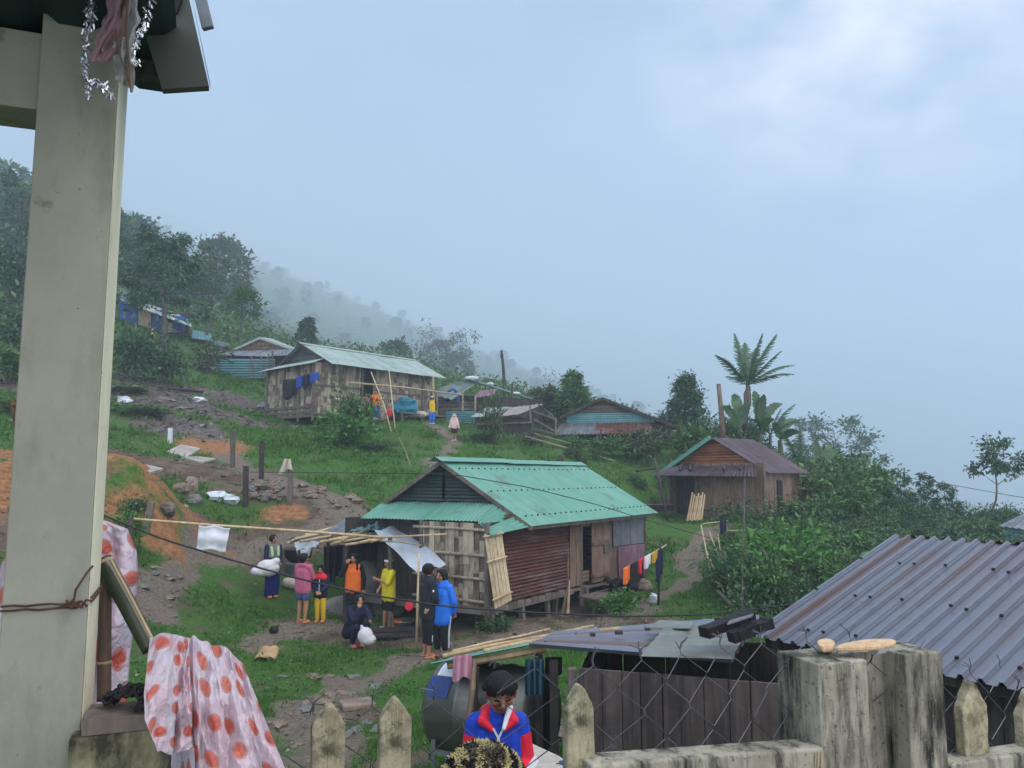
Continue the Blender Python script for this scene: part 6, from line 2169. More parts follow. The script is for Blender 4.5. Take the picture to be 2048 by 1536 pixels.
# ---- bamboo fence along the path on the right
fence_lines = [((1402, 1050), (1425, 1165), 24.5, 23.0), ((1418, 1062), (1440, 1120), 25.0, 24.2), ((1412, 1100), (1450, 1190), 24.0, 22.0), ((1436, 1068), (1442, 1115), 25.2, 24.6), ((1440, 1115), (1436, 1150), 24.6, 23.4), ((1436, 1150), (1474, 1170), 23.4, 22.4), ((1428, 1162), (1474, 1188), 23.2, 22.2), ((1404, 1048), (1455, 1042), 25.0, 25.5), ((1446, 1062), (1510, 1060), 25.4, 25.6)]
for k, (a, b, d0, d1) in enumerate(fence_lines):
    stick([P(*a, d0), P(*b, d1)], [.024, .02], 'bamboo_panel', 'bamboo_rail', 'weathered bamboo rail of the broken fence beside the path', 'bamboo rail', 'broken bamboo fence rails by the path', 6)
stick([G(*P(1474, 1200, 20.0)[:2]), P(1436, 1183, 21.5)], [.05, .05], 'wood_grey', 'leaning_beam', 'grey beam leaning out of the bushes towards the lower roof', 'beam')
stick([P(1484, 1225, 17.5), P(1490, 958, 27.2)], [.026, .026], 'wood_dark', 'tall_pole', 'tall thin grey pole rising through the bushes before the brown plank house', 'pole')
garment(1440, 1040, 1452, 1040, 26, 25.3, 'navy', 'navy rag hanging on the bamboo fence below the brown plank house')
# tin heap left of the brown house
mb = MB()
for k in range(5):
    a = hit(1278, 1028) + V(.0, 0, .1 + .06 * k)
    mb.sheet(a, a + V(1.5, .5, .0), a + V(1.45, .9, .03), a + V(0, .4, .03), .12, .012, 5, 2, seed=k, tone=k / 5)
tag(mb.build('tin_stack', M['tin_rust']), 'low stack of rusty tin sheets left of the brown plank house', 'tin sheets')
stick([G(*P(1335, 1010, 31)[:2]), P(1310, 920, 31.2)], [.05, .05], 'wood_dark', 'leaning_beam', 'dark beam propped left of the brown plank house', 'beam')
stick([P(1272, 942, 31), P(1312, 936, 31.5)], [.05, .05], 'wood_dark', 'leaning_beam', 'dark plank roof of a tiny stand left of the brown plank house', 'beam')

# ---- posts, boards, stones on the bank
for k, (x, yb, yt, m, lab) in enumerate(((465, 936, 862, 'wood_grey', 'grey wooden post highest on the bank, behind the pale boards'), (523, 958, 882, 'wood_dark', 'dark wooden post on the bank by the grass edge'),
                                         (491, 1012, 932, 'wood_dark', 'black topped wooden post beside the stone heap'), (580, 1008, 938, 'wood_grey', 'wooden post draped with the cream cloth'), (340, 886, 856, 'plastic_white', 'short whitish post among the weeds above the boards'), (290, 1062, 1004, 'wood_grey', 'leaning grey post on the orange earth heap'))):
    g = hit(x, yb)
    lean = .25 if x == 290 else .02
    top = P(x + (14 if x == 290 else 1), yt, g.y)
    mb = MB()
    mb.beam(g - V(0, 0, .1), top, .13, .13, tone=k / 6)
    tag(mb.build('wooden_post', M[m]), lab, 'post')
g = hit(580, 1008)
cloth('draped_cloth', lambda u, v: P(575 + 22 * (u - .5) * (.45 + .75 * v) - 4 * v, 918 + 26 * v + 5 * math.sin(u * 5 + 1) * v, g.y - .10 - .05 * math.sin(u * 9) - .06 * math.sin(math.pi * u)), 14, 10, M['cream'], 'cream cloth draped over the post right of the stone heap', 'cloth', thick=.02)
for cs, lab in ((((333, 906), (372, 918), (402, 900), (362, 892)), 'pale flat board tilted on the bank, uppermost of the loose boards'), (((362, 918), (404, 928), (432, 921), (392, 916)), 'grey flat board lying just right of the tilted pale board'), (((268, 938), (300, 950), (326, 942), (292, 934)), 'grey flat board lying above the orange earth heap')):
    zz = hit(*cs[1])
    D = zz.y
    ps = [P(x, y, D + (.9 if i in (2, 3) else 0) + (.25 if i == 0 else 0)) for i, (x, y) in enumerate(cs)]
    mb = MB()
    quadslab(mb, *ps, t=-.07)
    tag(mb.build('loose_board', M['grey_board']), lab, 'board')
g = hit(512, 812)
mb = MB()
mb.sheet(P(486, 812, g.y), P(535, 814, g.y - .3), P(548, 806, g.y + 1.2), P(505, 802, g.y + 1.2), .2, .02, 5, 2)
tag(mb.build('tin_sheet', M['tin_grey']), 'grey tin sheet lying in the grass left of the upper house', 'tin sheet')
stick([hit(318, 778) + V(0, 0, .1), hit(405, 790) + V(0, 0, .15)], [.09, .08], 'wood_dark', 'dark_timber', 'dark timber lying across the rubbish slope', 'timber')
stick([P(308, 742, 43.5), P(305, 690, 43.5), P(305, 655, 43.5)], [.07, .06, .06], 'bamboo_tan', 'bamboo_post', 'tall pale bamboo post standing below the blue tarpaulin hut', 'post')
stick([hit(235, 742) + V(0, 0, .2), hit(300, 745) + V(0, 0, .25)], [.08, .08], 'wood_dark', 'dark_timber', 'dark timber lying under the weeds at the foot of the pale bamboo post', 'timber')
# scattered stones: big ones singled out, the rest one group
rg = random.Random(6)
for k, (x, y, r, m, lab) in enumerate(((382, 985, .34, 'rock_brown', 'round brown stone standing on edge right of the orange earth heap'), (362, 985, .26, 'rock_brown', 'lumpy stone left of the round brown one'), (390, 1010, .28, 'rock', 'dark grey stone below the round brown one'), (335, 1028, .27, 'wood_grey', 'dark hollow log end on the orange earth heap'))):
    c = hit(x, y)
    rock(c + V(0, 0, r * .4), (r, r * .6, r * (1.0 if k == 0 else .7)), 40 + k, lab, None, m, 'stone', .25)
for k in range(26):
    x, y = rg.uniform(500, 572), rg.uniform(972, 1004)
    c = hit(x, y)
    r = rg.uniform(.10, .20)
    rock(c + V(0, 0, r * .5), (r, r * .7, r * .6), 60 + k, 'stone in the heap between the two posts on the bank', 'stones heaped on the bank', 'rock_brown' if k % 3 else 'rock')
for k in range(18):
    x, y = rg.choice(((690, 1000), (660, 1015), (600, 975), (630, 990))), 0
    x, y = x[0] + rg.uniform(-28, 28), x[1] + rg.uniform(-14, 14)
    c = hit(x, y)
    r = rg.uniform(.08, .22)
    rock(c + V(0, 0, r * .2), (r, r * .8, r * .5), 90 + k, 'stone on the washed out track right of the bank posts', 'stones on the washed out track', 'rock_brown')
for k, (x, y) in enumerate([(570 + rg.uniform(-20, 200), rg.uniform(1350, 1500)) for _ in range(24)] + [(300 + rg.uniform(-20, 60), rg.uniform(1130, 1260)) for _ in range(10)] + [(1080 + rg.uniform(-30, 70), rg.uniform(1400, 1490)) for _ in range(8)]):
    c = hit(x, y)
    r = rg.uniform(.05, .13)
    rock(c + V(0, 0, r * .1), (r * 1.3, r, r * .45), 120 + k, 'stone set in the muddy ground beyond the fence', 'stones in the muddy ground', 'rock' if k % 2 else 'rock_brown')
g = hit(714, 1412)
mb = MB()
mb.box(g + V(0, 0, .02), (.42, .34, .08), .4)
tag(soften(mb.build('stone_slab', M['rock_brown']), .02), 'flat square stone slab on the muddy ground behind the pickets', 'slab')
c = hit(532, 1322)
cloth('dry_sheath', lambda u, v: c + V((u - .5) * .36, (v - .5) * .22 , .05 + .10 * math.sin(math.pi * u) * (.5 + .5 * math.sin(v * 3)) + .02 * math.sin(u * 9 + v * 7)) + V(0, .1 * v, .12 * v), 12, 8, M['dry_leaf'], 'curled brown dry leaf sheath lying in the grass', 'leaf sheath', thick=.01)
c = hit(548, 1266)
mb = MB()
mb.ball(c + V(0, 0, .07), (.10, .09, .08), 10, rough=.2, seed=2)
tag(mb.build('black_lump', M['black'], smooth=True), 'round black lump on the bare patch before the children', 'lump')
for k, (x, y, lab) in enumerate(((437, 1000, 'white plastic scrap on the bank, left one of two'), (462, 1006, 'white plastic scrap on the bank, right one of two'), (245, 805, 'white plastic scrap on the rubbish slope by the column'), (400, 805, 'white plastic scrap in the middle of the rubbish slope'))):
    c = hit(x, y)
    mb = MB()
    mb.ball(c + V(0, 0, .1), (.34, .2, .16), 8, rough=.9, seed=k)
    tag(mb.build('white_scrap', M['plastic_white']), lab, 'scrap')

# ---- round the upper house
FR = FR2
for k, (x, y, w, h, m, lab) in enumerate(((566, 760, 34, 36, 'black', 'black garment hanging under the skirt roof of the upper house'), (592, 754, 20, 22, 'blue_cloth', 'blue garment under the skirt roof, left one'), (606, 750, 14, 26, 'navy', 'navy garment under the skirt roof between the blue ones'), (620, 747, 18, 18, 'blue_cloth', 'blue garment under the skirt roof, right one'))):
    b = FR.b_at_px(x + w / 2, -0.8)
    D = FR(-0.8, b, 0).y
    cloth('hung_garment', lambda u, v: P(x + w * u, y - 3 * u + h * v * (1 + .15 * math.sin(u * 6)), D + .06 * math.sin(u * 9)), 10, 6, M[m], lab, 'garment', thick=.02)
g = hit(640, 836)
mb = MB()
mb.ball(g + V(0, -.2, .18), (.55, .35, .26), 10, rough=.15, seed=3)
tag(mb.build('white_sack', M['cream'], smooth=True), 'white sack lying at the front wall of the upper house', 'sack')
mb = MB()
mb.lathe(hit(674, 836) + V(0, -.2, 0), [(.28, 0), (.32, .05), (.36, .42), (.3, .44), (.02, .40)], 14)
tag(mb.build('blue_basket', M['blue_cloth'], smooth=True), 'blue basket of clothes by the white sack at the upper house', 'basket')
mb = MB()
mb.ball(P(673, 822, 39.4), (.34, .25, .18), 8, rough=.6, seed=6)
tag(mb.build('clothes_heap', M['pink_cloth']), 'pink clothes heaped in the blue basket', 'clothes')
mb = MB()
mb.ball(P(808, 815, 41.6), (.62, .4, .45), 10, rough=.7, seed=3)
mb.ball(P(797, 823, 41.5), (.3, .3, .3), 10, rough=.7, seed=5)
tag(mb.build('teal_net', M['teal_net']), 'teal netting bundled on the porch of the upper house', 'netting')
for k, (x, y, m, lab) in enumerate(((826, 828, 'white_cloth', 'white bundle on the porch of the upper house'), (842, 829, 'cream', 'cream bundle on the porch of the upper house'), (790, 838, 'black', 'black bundle under the porch of the upper house'))):
    mb = MB()
    mb.ball(P(x, y, 42.0 if k < 2 else 41.0), (.38, .3, .18), 9, rough=.4, seed=k)
    tag(mb.build('bundle', M[m]), lab, 'bundle')
stick([P(700, 765, 38.6), P(810, 775, 40.5), P(925, 790, 42.2)], [.05, .045, .04], 'bamboo_panel', 'bamboo_pole', 'long pole lashed along the front of the upper house', 'bamboo pole')
stick([P(742, 744, 39.0), P(768, 810, 38.0), P(782, 862, 36.8)], [.03, .035, .035], 'bamboo_panel', 'bamboo_pole', 'slanting pole before the doorway of the upper house', 'bamboo pole')
stick([P(778, 738, 39.6), P(784, 800, 38.6), P(790, 856, 37.2)], [.025, .03, .03], 'bamboo_panel', 'bamboo_pole', 'thin upright pole right of the slanting one at the upper house', 'bamboo pole')
stick([P(792, 862, 36.6), P(812, 905, 32.4), P(820, 930, 30.0)], [.012, .014, .014], 'bamboo_panel', 'guy_cord', 'green cord running down the grass from the upper house poles', 'cord', None, 5)
for k, (x0, x1) in enumerate(((764, 770), (772, 776), (782, 781))):
    stick([P(x0, 830, 41.6), P(x1, 793, 42.0)], [.025, .02], 'bamboo_tan', 'cane', 'cane leaning on the front wall of the upper house', 'cane', 'canes at the upper house')

# ---- poles and wires
def wire(pts, r, label, m='cable', name='cable'):
    fine = []
    for a, b in zip(pts[:-1], pts[1:]):
        a, b = Vector(a), Vector(b)
        for i in range(6):
            fine.append(a.lerp(b, i / 6))
    fine.append(Vector(pts[-1]))
    sm = [fine[0]] + [(fine[i - 1] + fine[i] * 2 + fine[i + 1]) / 4 for i in range(1, len(fine) - 1)] + [fine[-1]]
    mb = MB()
    mb.tube(sm, r, 6)
    return tag(mb.build(name, M[m], smooth=True), label, 'cable')
wire([P(205, 1030, 12.0), P(330, 1080, 12.3), P(470, 1122, 12.6), P(600, 1158, 12.9), P(740, 1190, 13.2), P(900, 1214, 13.6), P(1080, 1226, 14.2), P(1250, 1233, 15.0), P(1400, 1230, 16.0), P(1560, 1212, 17.5), P(1700, 1190, 19)], .016, 'black cable sagging right across the yard in front of the people')
wire([P(490, 944, 24.0), P(720, 946, 20.0), P(905, 948, 17.4), P(1060, 975, 17.8), P(1190, 1008, 19.5), P(1300, 1042, 21.0), P(1420, 1076, 24)], .010, 'thin wire running from the bank posts over the green roof')
wire([P(340, 925, 26), P(465, 940, 27), P(491, 948, 24)], .008, 'thin fence wire between the bank posts')
wire([P(1840, 960, 45), P(1900, 1000, 50), P(1960, 1040, 55)], .02, 'thin wire running down to the right behind the thin trees')
wire([P(1700, 940, 60), P(1860, 962, 58), P(2060, 998, 52), P(2200, 1000, 50)], .02, 'thin high wire near the right edge above the valley roof')
def utility_pole():
    b = P(1010, 775, 62)
    t = thing('utility_pole', 'dark slim utility pole standing against the mist behind the patched shack', 'utility pole', V(b.x, b.y, ground(b.x, b.y)))
    mb = MB()
    mb.tube([V(b.x, b.y, ground(b.x, b.y) - .2), P(1007, 740, 62), P(1003, 701, 62)], [.14, .12, .09], 8)
    mb.build('shaft', M['wood_dark'], t)
    for y in (710, 714):
        mb = MB()
        mb.beam(P(1000, y, 61.9), P(1007, y, 61.9), .1, .08)
        mb.build('crossarm', M['wood_dark'], t)
utility_pole()
stick([V(*P(1448, 900, 37)[:2], P(0, 905, 37).z), P(1443, 830, 37), P(1437, 768, 37)], [.14, .12, .10], 'wood_brown', 'dead_trunk', 'bare reddish dead trunk standing beside the banana plants', 'dead trunk')
for k, (x, yb, yt, D) in enumerate(((1197, 905, 858, 37), (1062, 895, 845, 38), (1020, 850, 765, 44), (1330, 870, 815, 40))):
    stick([V(*P(x, yb, D)[:2], P(0, yb, D).z - .2), P(x + 5, yt, D)], [.07, .05], 'wood_dark', 'stake', ['dark stake of the wire fence below the dark house', 'dark stake of the wire fence below the open shed', 'thin tall stake before the patched shack', 'thin stake leaning at the right of the dark house'][k], 'stake')
for k, (a, b, d0, d1) in enumerate((((1065, 866), (1220, 908), 38, 36.5), ((1060, 878), (1215, 918), 37.8, 36.2), ((1050, 872), (1230, 922), 38, 36))):
    stick([P(*a, d0), P(*b, d1)], [.02, .02], 'bamboo_grey', 'fence_pole', 'thin pole of the sagging fence below the dark house', 'fence pole', 'thin poles of the sagging fence')
# ------------------------------------------------------------------ people
def skin(name, c):
    return mat(name, (0.018, 0.010, 0.008), c, 12, rough=0.55, bump=0.05, tone=3.0, spec=0.35)
M['skin'] = skin('tan skin', (0.33, 0.165, 0.095))
M['skin_dark'] = skin('brown skin', (0.215, 0.098, 0.055))
M['hair'] = mat('black hair', (0.004, 0.004, 0.005), (0.011, 0.010, 0.011), 40, (1, 1, .2), rough=0.6, bump=0.5, spec=0.2)
M['pink_shirt'] = mat('dusty pink shirt', (0.34, 0.075, 0.135), (0.46, 0.12, 0.20), 8, rough=0.9, bump=0.25)
M['denim'] = mat('blue denim', (0.035, 0.06, 0.16), (0.06, 0.10, 0.23), 20, rough=0.9, bump=0.2)
M['yellow'] = mat('yellow cloth', (0.50, 0.42, 0.012), (0.66, 0.57, 0.03), 8, rough=0.85, bump=0.25)
M['yellow_deep'] = mat('golden yellow cloth', (0.52, 0.33, 0.008), (0.64, 0.44, 0.015), 8, rough=0.85, bump=0.25)
M['royal'] = mat('royal blue cloth', (0.006, 0.035, 0.36), (0.012, 0.06, 0.50), 7, rough=0.8, bump=0.25)
M['bright_blue'] = mat('bright blue nylon', (0.008, 0.11, 0.52), (0.02, 0.17, 0.70), 7, rough=0.5, bump=0.3)
M['indigo'] = mat('indigo cloth', (0.006, 0.008, 0.10), (0.010, 0.014, 0.17), 8, rough=0.9, bump=0.25)
M['black_cloth'] = mat('black cloth', (0.006, 0.006, 0.008), (0.014, 0.014, 0.018), 9, rough=0.9, bump=0.25)
M['camo'] = mat('dark camouflage cloth', (0.006, 0.008, 0.018), (0.022, 0.030, 0.036), 16, rough=0.9, bump=0.2, stain=(0.05, 0.055, 0.035), stain_scale=9, stain_amt=0.7, stain_lo=0.55)
M['grey_vest'] = mat('grey brown vest', (0.12, 0.105, 0.10), (0.18, 0.16, 0.15), 10, rough=0.9, bump=0.2)
M['lime'] = mat('pale green trim', (0.28, 0.46, 0.22), (0.36, 0.55, 0.28), 8, rough=0.9, bump=0.1)
M['orange_rubber'] = mat('orange rubber', (0.55, 0.17, 0.04), (0.68, 0.25, 0.07), 8, rough=0.6, bump=0.1)
M['pink_rubber'] = mat('pink red rubber', (0.62, 0.10, 0.09), (0.74, 0.16, 0.14), 8, rough=0.6, bump=0.1)
M['pale_pink'] = mat('pale pink raincoat', (0.45, 0.31, 0.29), (0.58, 0.43, 0.40), 6, rough=0.5, bump=0.3)
M['white_stripe'] = mat('white stripe', (0.55, 0.56, 0.58), (0.65, 0.66, 0.68), 8, rough=0.8, bump=0)
M['red_bright'] = mat('bright red cloth', (0.56, 0.012, 0.035), (0.70, 0.022, 0.05), 8, rough=0.8, bump=0.25)
M['sack'] = mat('white woven sack', (0.46, 0.47, 0.48), (0.62, 0.63, 0.64), 14, rough=0.7, bump=0.3, stain=(0.30, 0.29, 0.36), stain_scale=7, stain_amt=0.6, stain_lo=0.54)

def capsule(mb, a, b, ra, rb, n=12):
    a, b = Vector(a), Vector(b)
    d = b - a
    ln = d.length
    d = d / ln if ln > 1e-6 else Vector((0, 0, 1))
    pts, rs = [], []
    for t in (-1.0, -0.85, -0.5, 0.0):
        pts.append(a + d * ra * t)
        rs.append(max(1e-4, ra * math.sqrt(max(0, 1 - t * t))))
    for q in ((0.33, 0.67) if ln > ra else ()):
        pts.append(a.lerp(b, q))
        rs.append(ra + (rb - ra) * q)
    for t in (0.0, 0.5, 0.85, 1.0):
        pts.append(b + d * rb * t)
        rs.append(max(1e-4, rb * math.sqrt(max(0, 1 - t * t))))
    mb.tube(pts, rs, n)

def remesh(mb, name, m, parent, voxel, smooth=2, tone_fn=None, world=None, cut=None):
    """One continuous skin over everything in mb; mb is in person space, world maps it into place."""
    me = bpy.data.meshes.new('tmp')
    me.from_pydata([tuple(v) for v in mb.v], [], mb.f)
    o = bpy.data.objects.new('tmp', me)
    COL.objects.link(o)
    r = o.modifiers.new('r', 'REMESH')
    r.mode, r.voxel_size = 'VOXEL', voxel
    if smooth:
        s = o.modifiers.new('s', 'SMOOTH')
        s.iterations, s.factor = smooth, 0.5
    dg = bpy.context.evaluated_depsgraph_get()
    ev = o.evaluated_get(dg)
    out = bpy.data.meshes.new_from_object(ev)
    bpy.data.objects.remove(o)
    n = len(out.vertices)
    co = np.empty(n * 3)
    out.vertices.foreach_get('co', co)
    co = co.reshape(-1, 3)
    nf = len(out.polygons)
    ctr = np.empty(nf * 3)
    out.polygons.foreach_get('center', ctr)
    ctr = ctr.reshape(-1, 3)
    tone = tone_fn(ctr) if tone_fn else np.full(nf, 0.5)
    at = out.attributes.get('tone') or out.attributes.new('tone', 'FLOAT', 'FACE')
    at.data.foreach_set('value', tone.astype(np.float32))
    R = np.array(world.to_3x3())
    T = np.array(world.translation) - np.array(parent.location)
    out.vertices.foreach_set('co', (co @ R.T + T).ravel())
    out.polygons.foreach_set('use_smooth', np.ones(nf, dtype=bool))
    out.materials.clear()
    for mm in (m if isinstance(m, list) else [m]):
        out.materials.append(mm)
    out.name = name
    p = bpy.data.objects.new(name, out)
    COL.objects.link(p)
    p.parent = parent
    return p

def place(mb, name, m, parent, world, smooth=True):
    mb.v = [tuple(world @ Vector(v)) for v in mb.v]
    return mb.build(name, m, parent, smooth=smooth)

SKEL = dict(pel=(0, 0, .515), waist=(0, .0, .60), chest=(0, 0, .735), neck=(0, .005, .845), head=(0, -.008, .925),
            sL=(-.105, 0, .805), sR=(.105, 0, .805), eL=(-.135, .01, .635), eR=(.135, .01, .635), wL=(-.145, -.03, .49), wR=(.145, -.03, .49),
            hL=(-.05, 0, .505), hR=(.05, 0, .505), kL=(-.055, -.012, .275), kR=(.055, -.012, .275), aL=(-.055, .012, .045), aR=(.055, .012, .045))

def person(label, at, H, yaw, pose=None, child=0.0, voxel=0.008, skin_m='skin', top=None, sleeves=None, bottom=None, hair='short', shoes=None, look=0.0, nod=0.0,
           pitch=0.0, lift=0.0, extras=None, group=None, hood=False, feet=True):
    """top: (material, hem z); sleeves: (material, 0..1 length); bottom: (material, kind, end z)."""
    J = {k: Vector(v) for k, v in SKEL.items()}
    for k, v in (pose or {}).items():
        J[k] = Vector(v)
    hr = 0.064 * (1 + 0.22 * child)
    for k in J:
        J[k] = J[k] * H
    hr *= H
    t = thing('person', label, 'person', at, group)
    W = Matrix.Translation(Vector(at) + V(0, 0, lift)) @ Matrix.Rotation(math.radians(yaw), 4, 'Z') @ Matrix.Rotation(math.radians(pitch), 4, 'X')
    u = (J['head'] - J['neck']).normalized()
    HR = Matrix.Rotation(math.radians(look), 3, 'Z') @ Matrix.Rotation(math.radians(nod), 3, 'X')
    f, r, up = HR @ V(0, -1, 0), HR @ V(1, 0, 0), HR @ V(0, 0, 1)
    hc = J['head'] + V(0, 0, 0)
    body = MB()
    h = H
    # torso, hips, neck
    shx = (J['sR'] - J['sL']) * (0.5 - .04 * child)
    for s in (-1, 1):
        capsule(body, J['chest'] + shx * 0.48 * s + (J['neck'] - J['chest']) * .1, J['pel'] + shx * 0.42 * s, .060 * h, .062 * h)
    capsule(body, J['chest'], J['pel'], .062 * h, .066 * h)
    capsule(body, J['sL'].lerp(J['sR'], .12), J['sL'].lerp(J['sR'], .88), .042 * h, .042 * h)
    capsule(body, J['chest'].lerp(J['neck'], .55), J['neck'].lerp(hc, .35), .034 * h, .030 * h)
    for s in 'LR':
        capsule(body, J['s' + s], J['e' + s], .034 * h, .026 * h)
        capsule(body, J['e' + s], J['w' + s], .026 * h, .018 * h)
        capsule(body, J['h' + s], J['k' + s], .052 * h, .036 * h)
        capsule(body, J['k' + s], J['k' + s].lerp(J['a' + s], .3), .036 * h, .036 * h)
        capsule(body, J['k' + s].lerp(J['a' + s], .3), J['a' + s], .036 * h, .021 * h)
        # hand: palm, four fingers of unequal length bent inwards, thumb from the palm's side
        d = (J['w' + s] - J['e' + s]).normalized()
        side = d.cross(V(0, -1, 0.2))
        side = side.normalized() if side.length > .1 else V(1, 0, 0)
        nrm = side.cross(d)
        hs = h * (1 + .1 * child)
        pm = J['w' + s] + d * .035 * hs
        capsule(body, J['w' + s], pm, .017 * h, .019 * h)
        curl = -nrm if s == 'L' else nrm
        for i, (off, ln) in enumerate(((-.017, .030), (-.006, .038), (.006, .040), (.017, .034))):
            b0 = pm + side * off * hs
            b1 = b0 + (d + curl * .25).normalized() * ln * .55 * hs
            capsule(body, b0, b1, .0072 * h, .0066 * h, 8)
            capsule(body, b1, b1 + (d + curl * 0.9).normalized() * ln * .5 * hs, .0066 * h, .0055 * h, 8)
        b0 = J['w' + s].lerp(pm, .35) + side * -.016 * hs
        b1 = b0 + (d * .7 - side * .75).normalized() * .022 * hs
        capsule(body, b0, b1, .008 * h, .007 * h, 8)
        capsule(body, b1, b1 + (d - side * .2 + curl * .3).normalized() * .02 * hs, .007 * h, .006 * h, 8)
        if feet:
            a = J['a' + s]
            fd = V(0, -1, 0)
            capsule(body, a, a + V(0, .014 * h, -.024 * h), .022 * h, .019 * h)
            capsule(body, a + V(0, .012 * h, -.026 * h), a + fd * .085 * h + V(0, 0, -.030 * h), .019 * h, .013 * h)
            capsule(body, a + fd * .085 * h + V(-.012 * h, 0, -.030 * h), a + fd * .085 * h + V(.014 * h, 0, -.030 * h), .013 * h, .013 * h)
    # head
    body.ball(hc + up * .20 * hr - f * .08 * hr, (hr * .88, hr * .98, hr * .98), 16, rot=HR)
    capsule(body, hc - up * .25 * hr + f * .18 * hr, hc - up * .62 * hr + f * .30 * hr, hr * .66, hr * .40)
    capsule(body, hc + f * .86 * hr + up * .10 * hr, hc + f * 1.02 * hr - up * .22 * hr, hr * .07, hr * .14)       # nose
    capsule(body, hc + f * .72 * hr - up * .52 * hr - r * .13 * hr, hc + f * .72 * hr - up * .52 * hr + r * .13 * hr, hr * .10, hr * .10)   # lips
    for s in (-1, 1):
        capsule(body, hc + r * .86 * hr * s - up * .18 * hr, hc + r * .90 * hr * s + up * .12 * hr - f * .05 * hr, hr * .11, hr * .14)
        capsule(body, hc + f * .55 * hr + r * .42 * hr * s - up * .18 * hr, hc + f * .60 * hr + r * .34 * hr * s - up * .15 * hr, hr * .26, hr * .22)
    hcn, fn, rn, un = (np.array(q) for q in (hc, f, r, up))
    def tones(c):
        q = (c - hcn) / hr
        x, y, z = q @ rn, q @ un, q @ fn
        tn = np.full(len(c), 1.0)
        front = z > 0.35
        for s in (-1, 1):
            e = ((x - s * .36) / .20) ** 2 + ((y - .06) / .075) ** 2
            tn[front & (e < 1)] = 0.0
            b = ((x - s * .37) / .26) ** 2 + ((y - .26 + .04 * np.abs(x - s * .3)) / .05) ** 2
            tn[front & (b < 1)] = 0.28
        mth = (x / .26) ** 2 + ((y + .53) / .05) ** 2
        tn[front & (mth < 1)] = 0.38
        nst = ((np.abs(x) - .09) / .05) ** 2 + ((y + .30) / .04) ** 2
        tn[front & (nst < 1)] = 0.35
        return tn
    remesh(body, 'body', M[skin_m], t, voxel, 2, tones, W)
    inf = .014 * h
    if top:
        tm, hem = top[0], top[1] * h
        mb = MB()
        hemv = J['pel'] + (J['pel'] - J['chest']).normalized() * (J['pel'].z - hem if pitch == 0 and 'pel' not in (pose or {}) else (.515 * h - hem))
        for s in (-1, 1):
            capsule(mb, J['chest'] + shx * 0.50 * s, hemv + shx * 0.50 * s, .060 * h + inf, .060 * h + inf * 1.3)
        capsule(mb, J['chest'], hemv, .064 * h + inf, .068 * h + inf)
        capsule(mb, J['sL'].lerp(J['sR'], .1), J['sL'].lerp(J['sR'], .9), .042 * h + inf * .6, .042 * h + inf * .6)
        capsule(mb, J['chest'].lerp(J['neck'], .5), J['neck'].lerp(hc, .02), .040 * h, .040 * h)
        sm, sl = sleeves or (tm, 0.0)
        if tm == 'royal':
            for s in 'LR':
                capsule(mb, J['s' + s], J['s' + s].lerp(J['e' + s], .25), .034 * h + inf, .034 * h + inf)
        if sm == tm and sl > 0:
            for s in 'LR':
                _sleeve(mb, J, s, sl, h, inf)
        g = remesh(mb, 'shirt', M[tm], t, voxel * 1.2, 3, None, W)
        if sm != tm and sl > 0:
            for s in 'LR':
                mb = MB()
                _sleeve(mb, J, s, sl, h, inf, tm == 'royal')
                remesh(mb, 'sleeve', M[sm], t, voxel * 1.2, 3, None, W)
    if bottom:
        bm, kind, end = bottom
        mb = MB()
        inf2 = inf * .9
        capsule(mb, J['hL'].lerp(J['hR'], .15) + (J['waist'] - J['pel']) * .5, J['hL'].lerp(J['hR'], .85) + (J['waist'] - J['pel']) * .5, .064 * h + inf2 * .5, .064 * h + inf2 * .5)
        if kind == 'trousers':
            for s in 'LR':
                capsule(mb, J['h' + s], J['k' + s], .054 * h + inf2, .038 * h + inf2)
                if end < 0.25:
                    q = (0.275 - end) / 0.23
                    capsule(mb, J['k' + s], J['k' + s].lerp(J['a' + s], q), .038 * h + inf2, .028 * h + inf2)
        elif kind == 'shorts':
            for s in 'LR':
                q = (0.505 - end) / .23
                capsule(mb, J['h' + s], J['h' + s].lerp(J['k' + s], q), .054 * h + inf2, .050 * h + inf2)
        else:                                               # skirt, wrapped
            for q in (0, .5, 1):
                a0, a1 = J['hL'].lerp(J['hR'], q), J['aL'].lerp(J['aR'], q)
                k0 = J['kL'].lerp(J['kR'], q)
                capsule(mb, a0, k0, .058 * h + inf2, .060 * h + inf2)
                capsule(mb, k0, k0.lerp(a1, (0.275 - end) / .23), .060 * h + inf2, .056 * h + inf2)
        remesh(mb, 'skirt' if kind == 'skirt' else kind, M[bm], t, voxel * 1.2, 3, None, W)
    if shoes and feet:
        for s in 'LR':
            a = J['a' + s]
            mb = MB()
            mb.ball(a + V(0, -.030 * h, -.036 * h), (.030 * h, .078 * h, .010 * h), 12)
            capsule(mb, a + V(-.020 * h, -.055 * h, -.028 * h), a + V(.020 * h, -.055 * h, -.028 * h), .021 * h, .021 * h)
            place(mb, 'shoe', M[shoes], t, W)
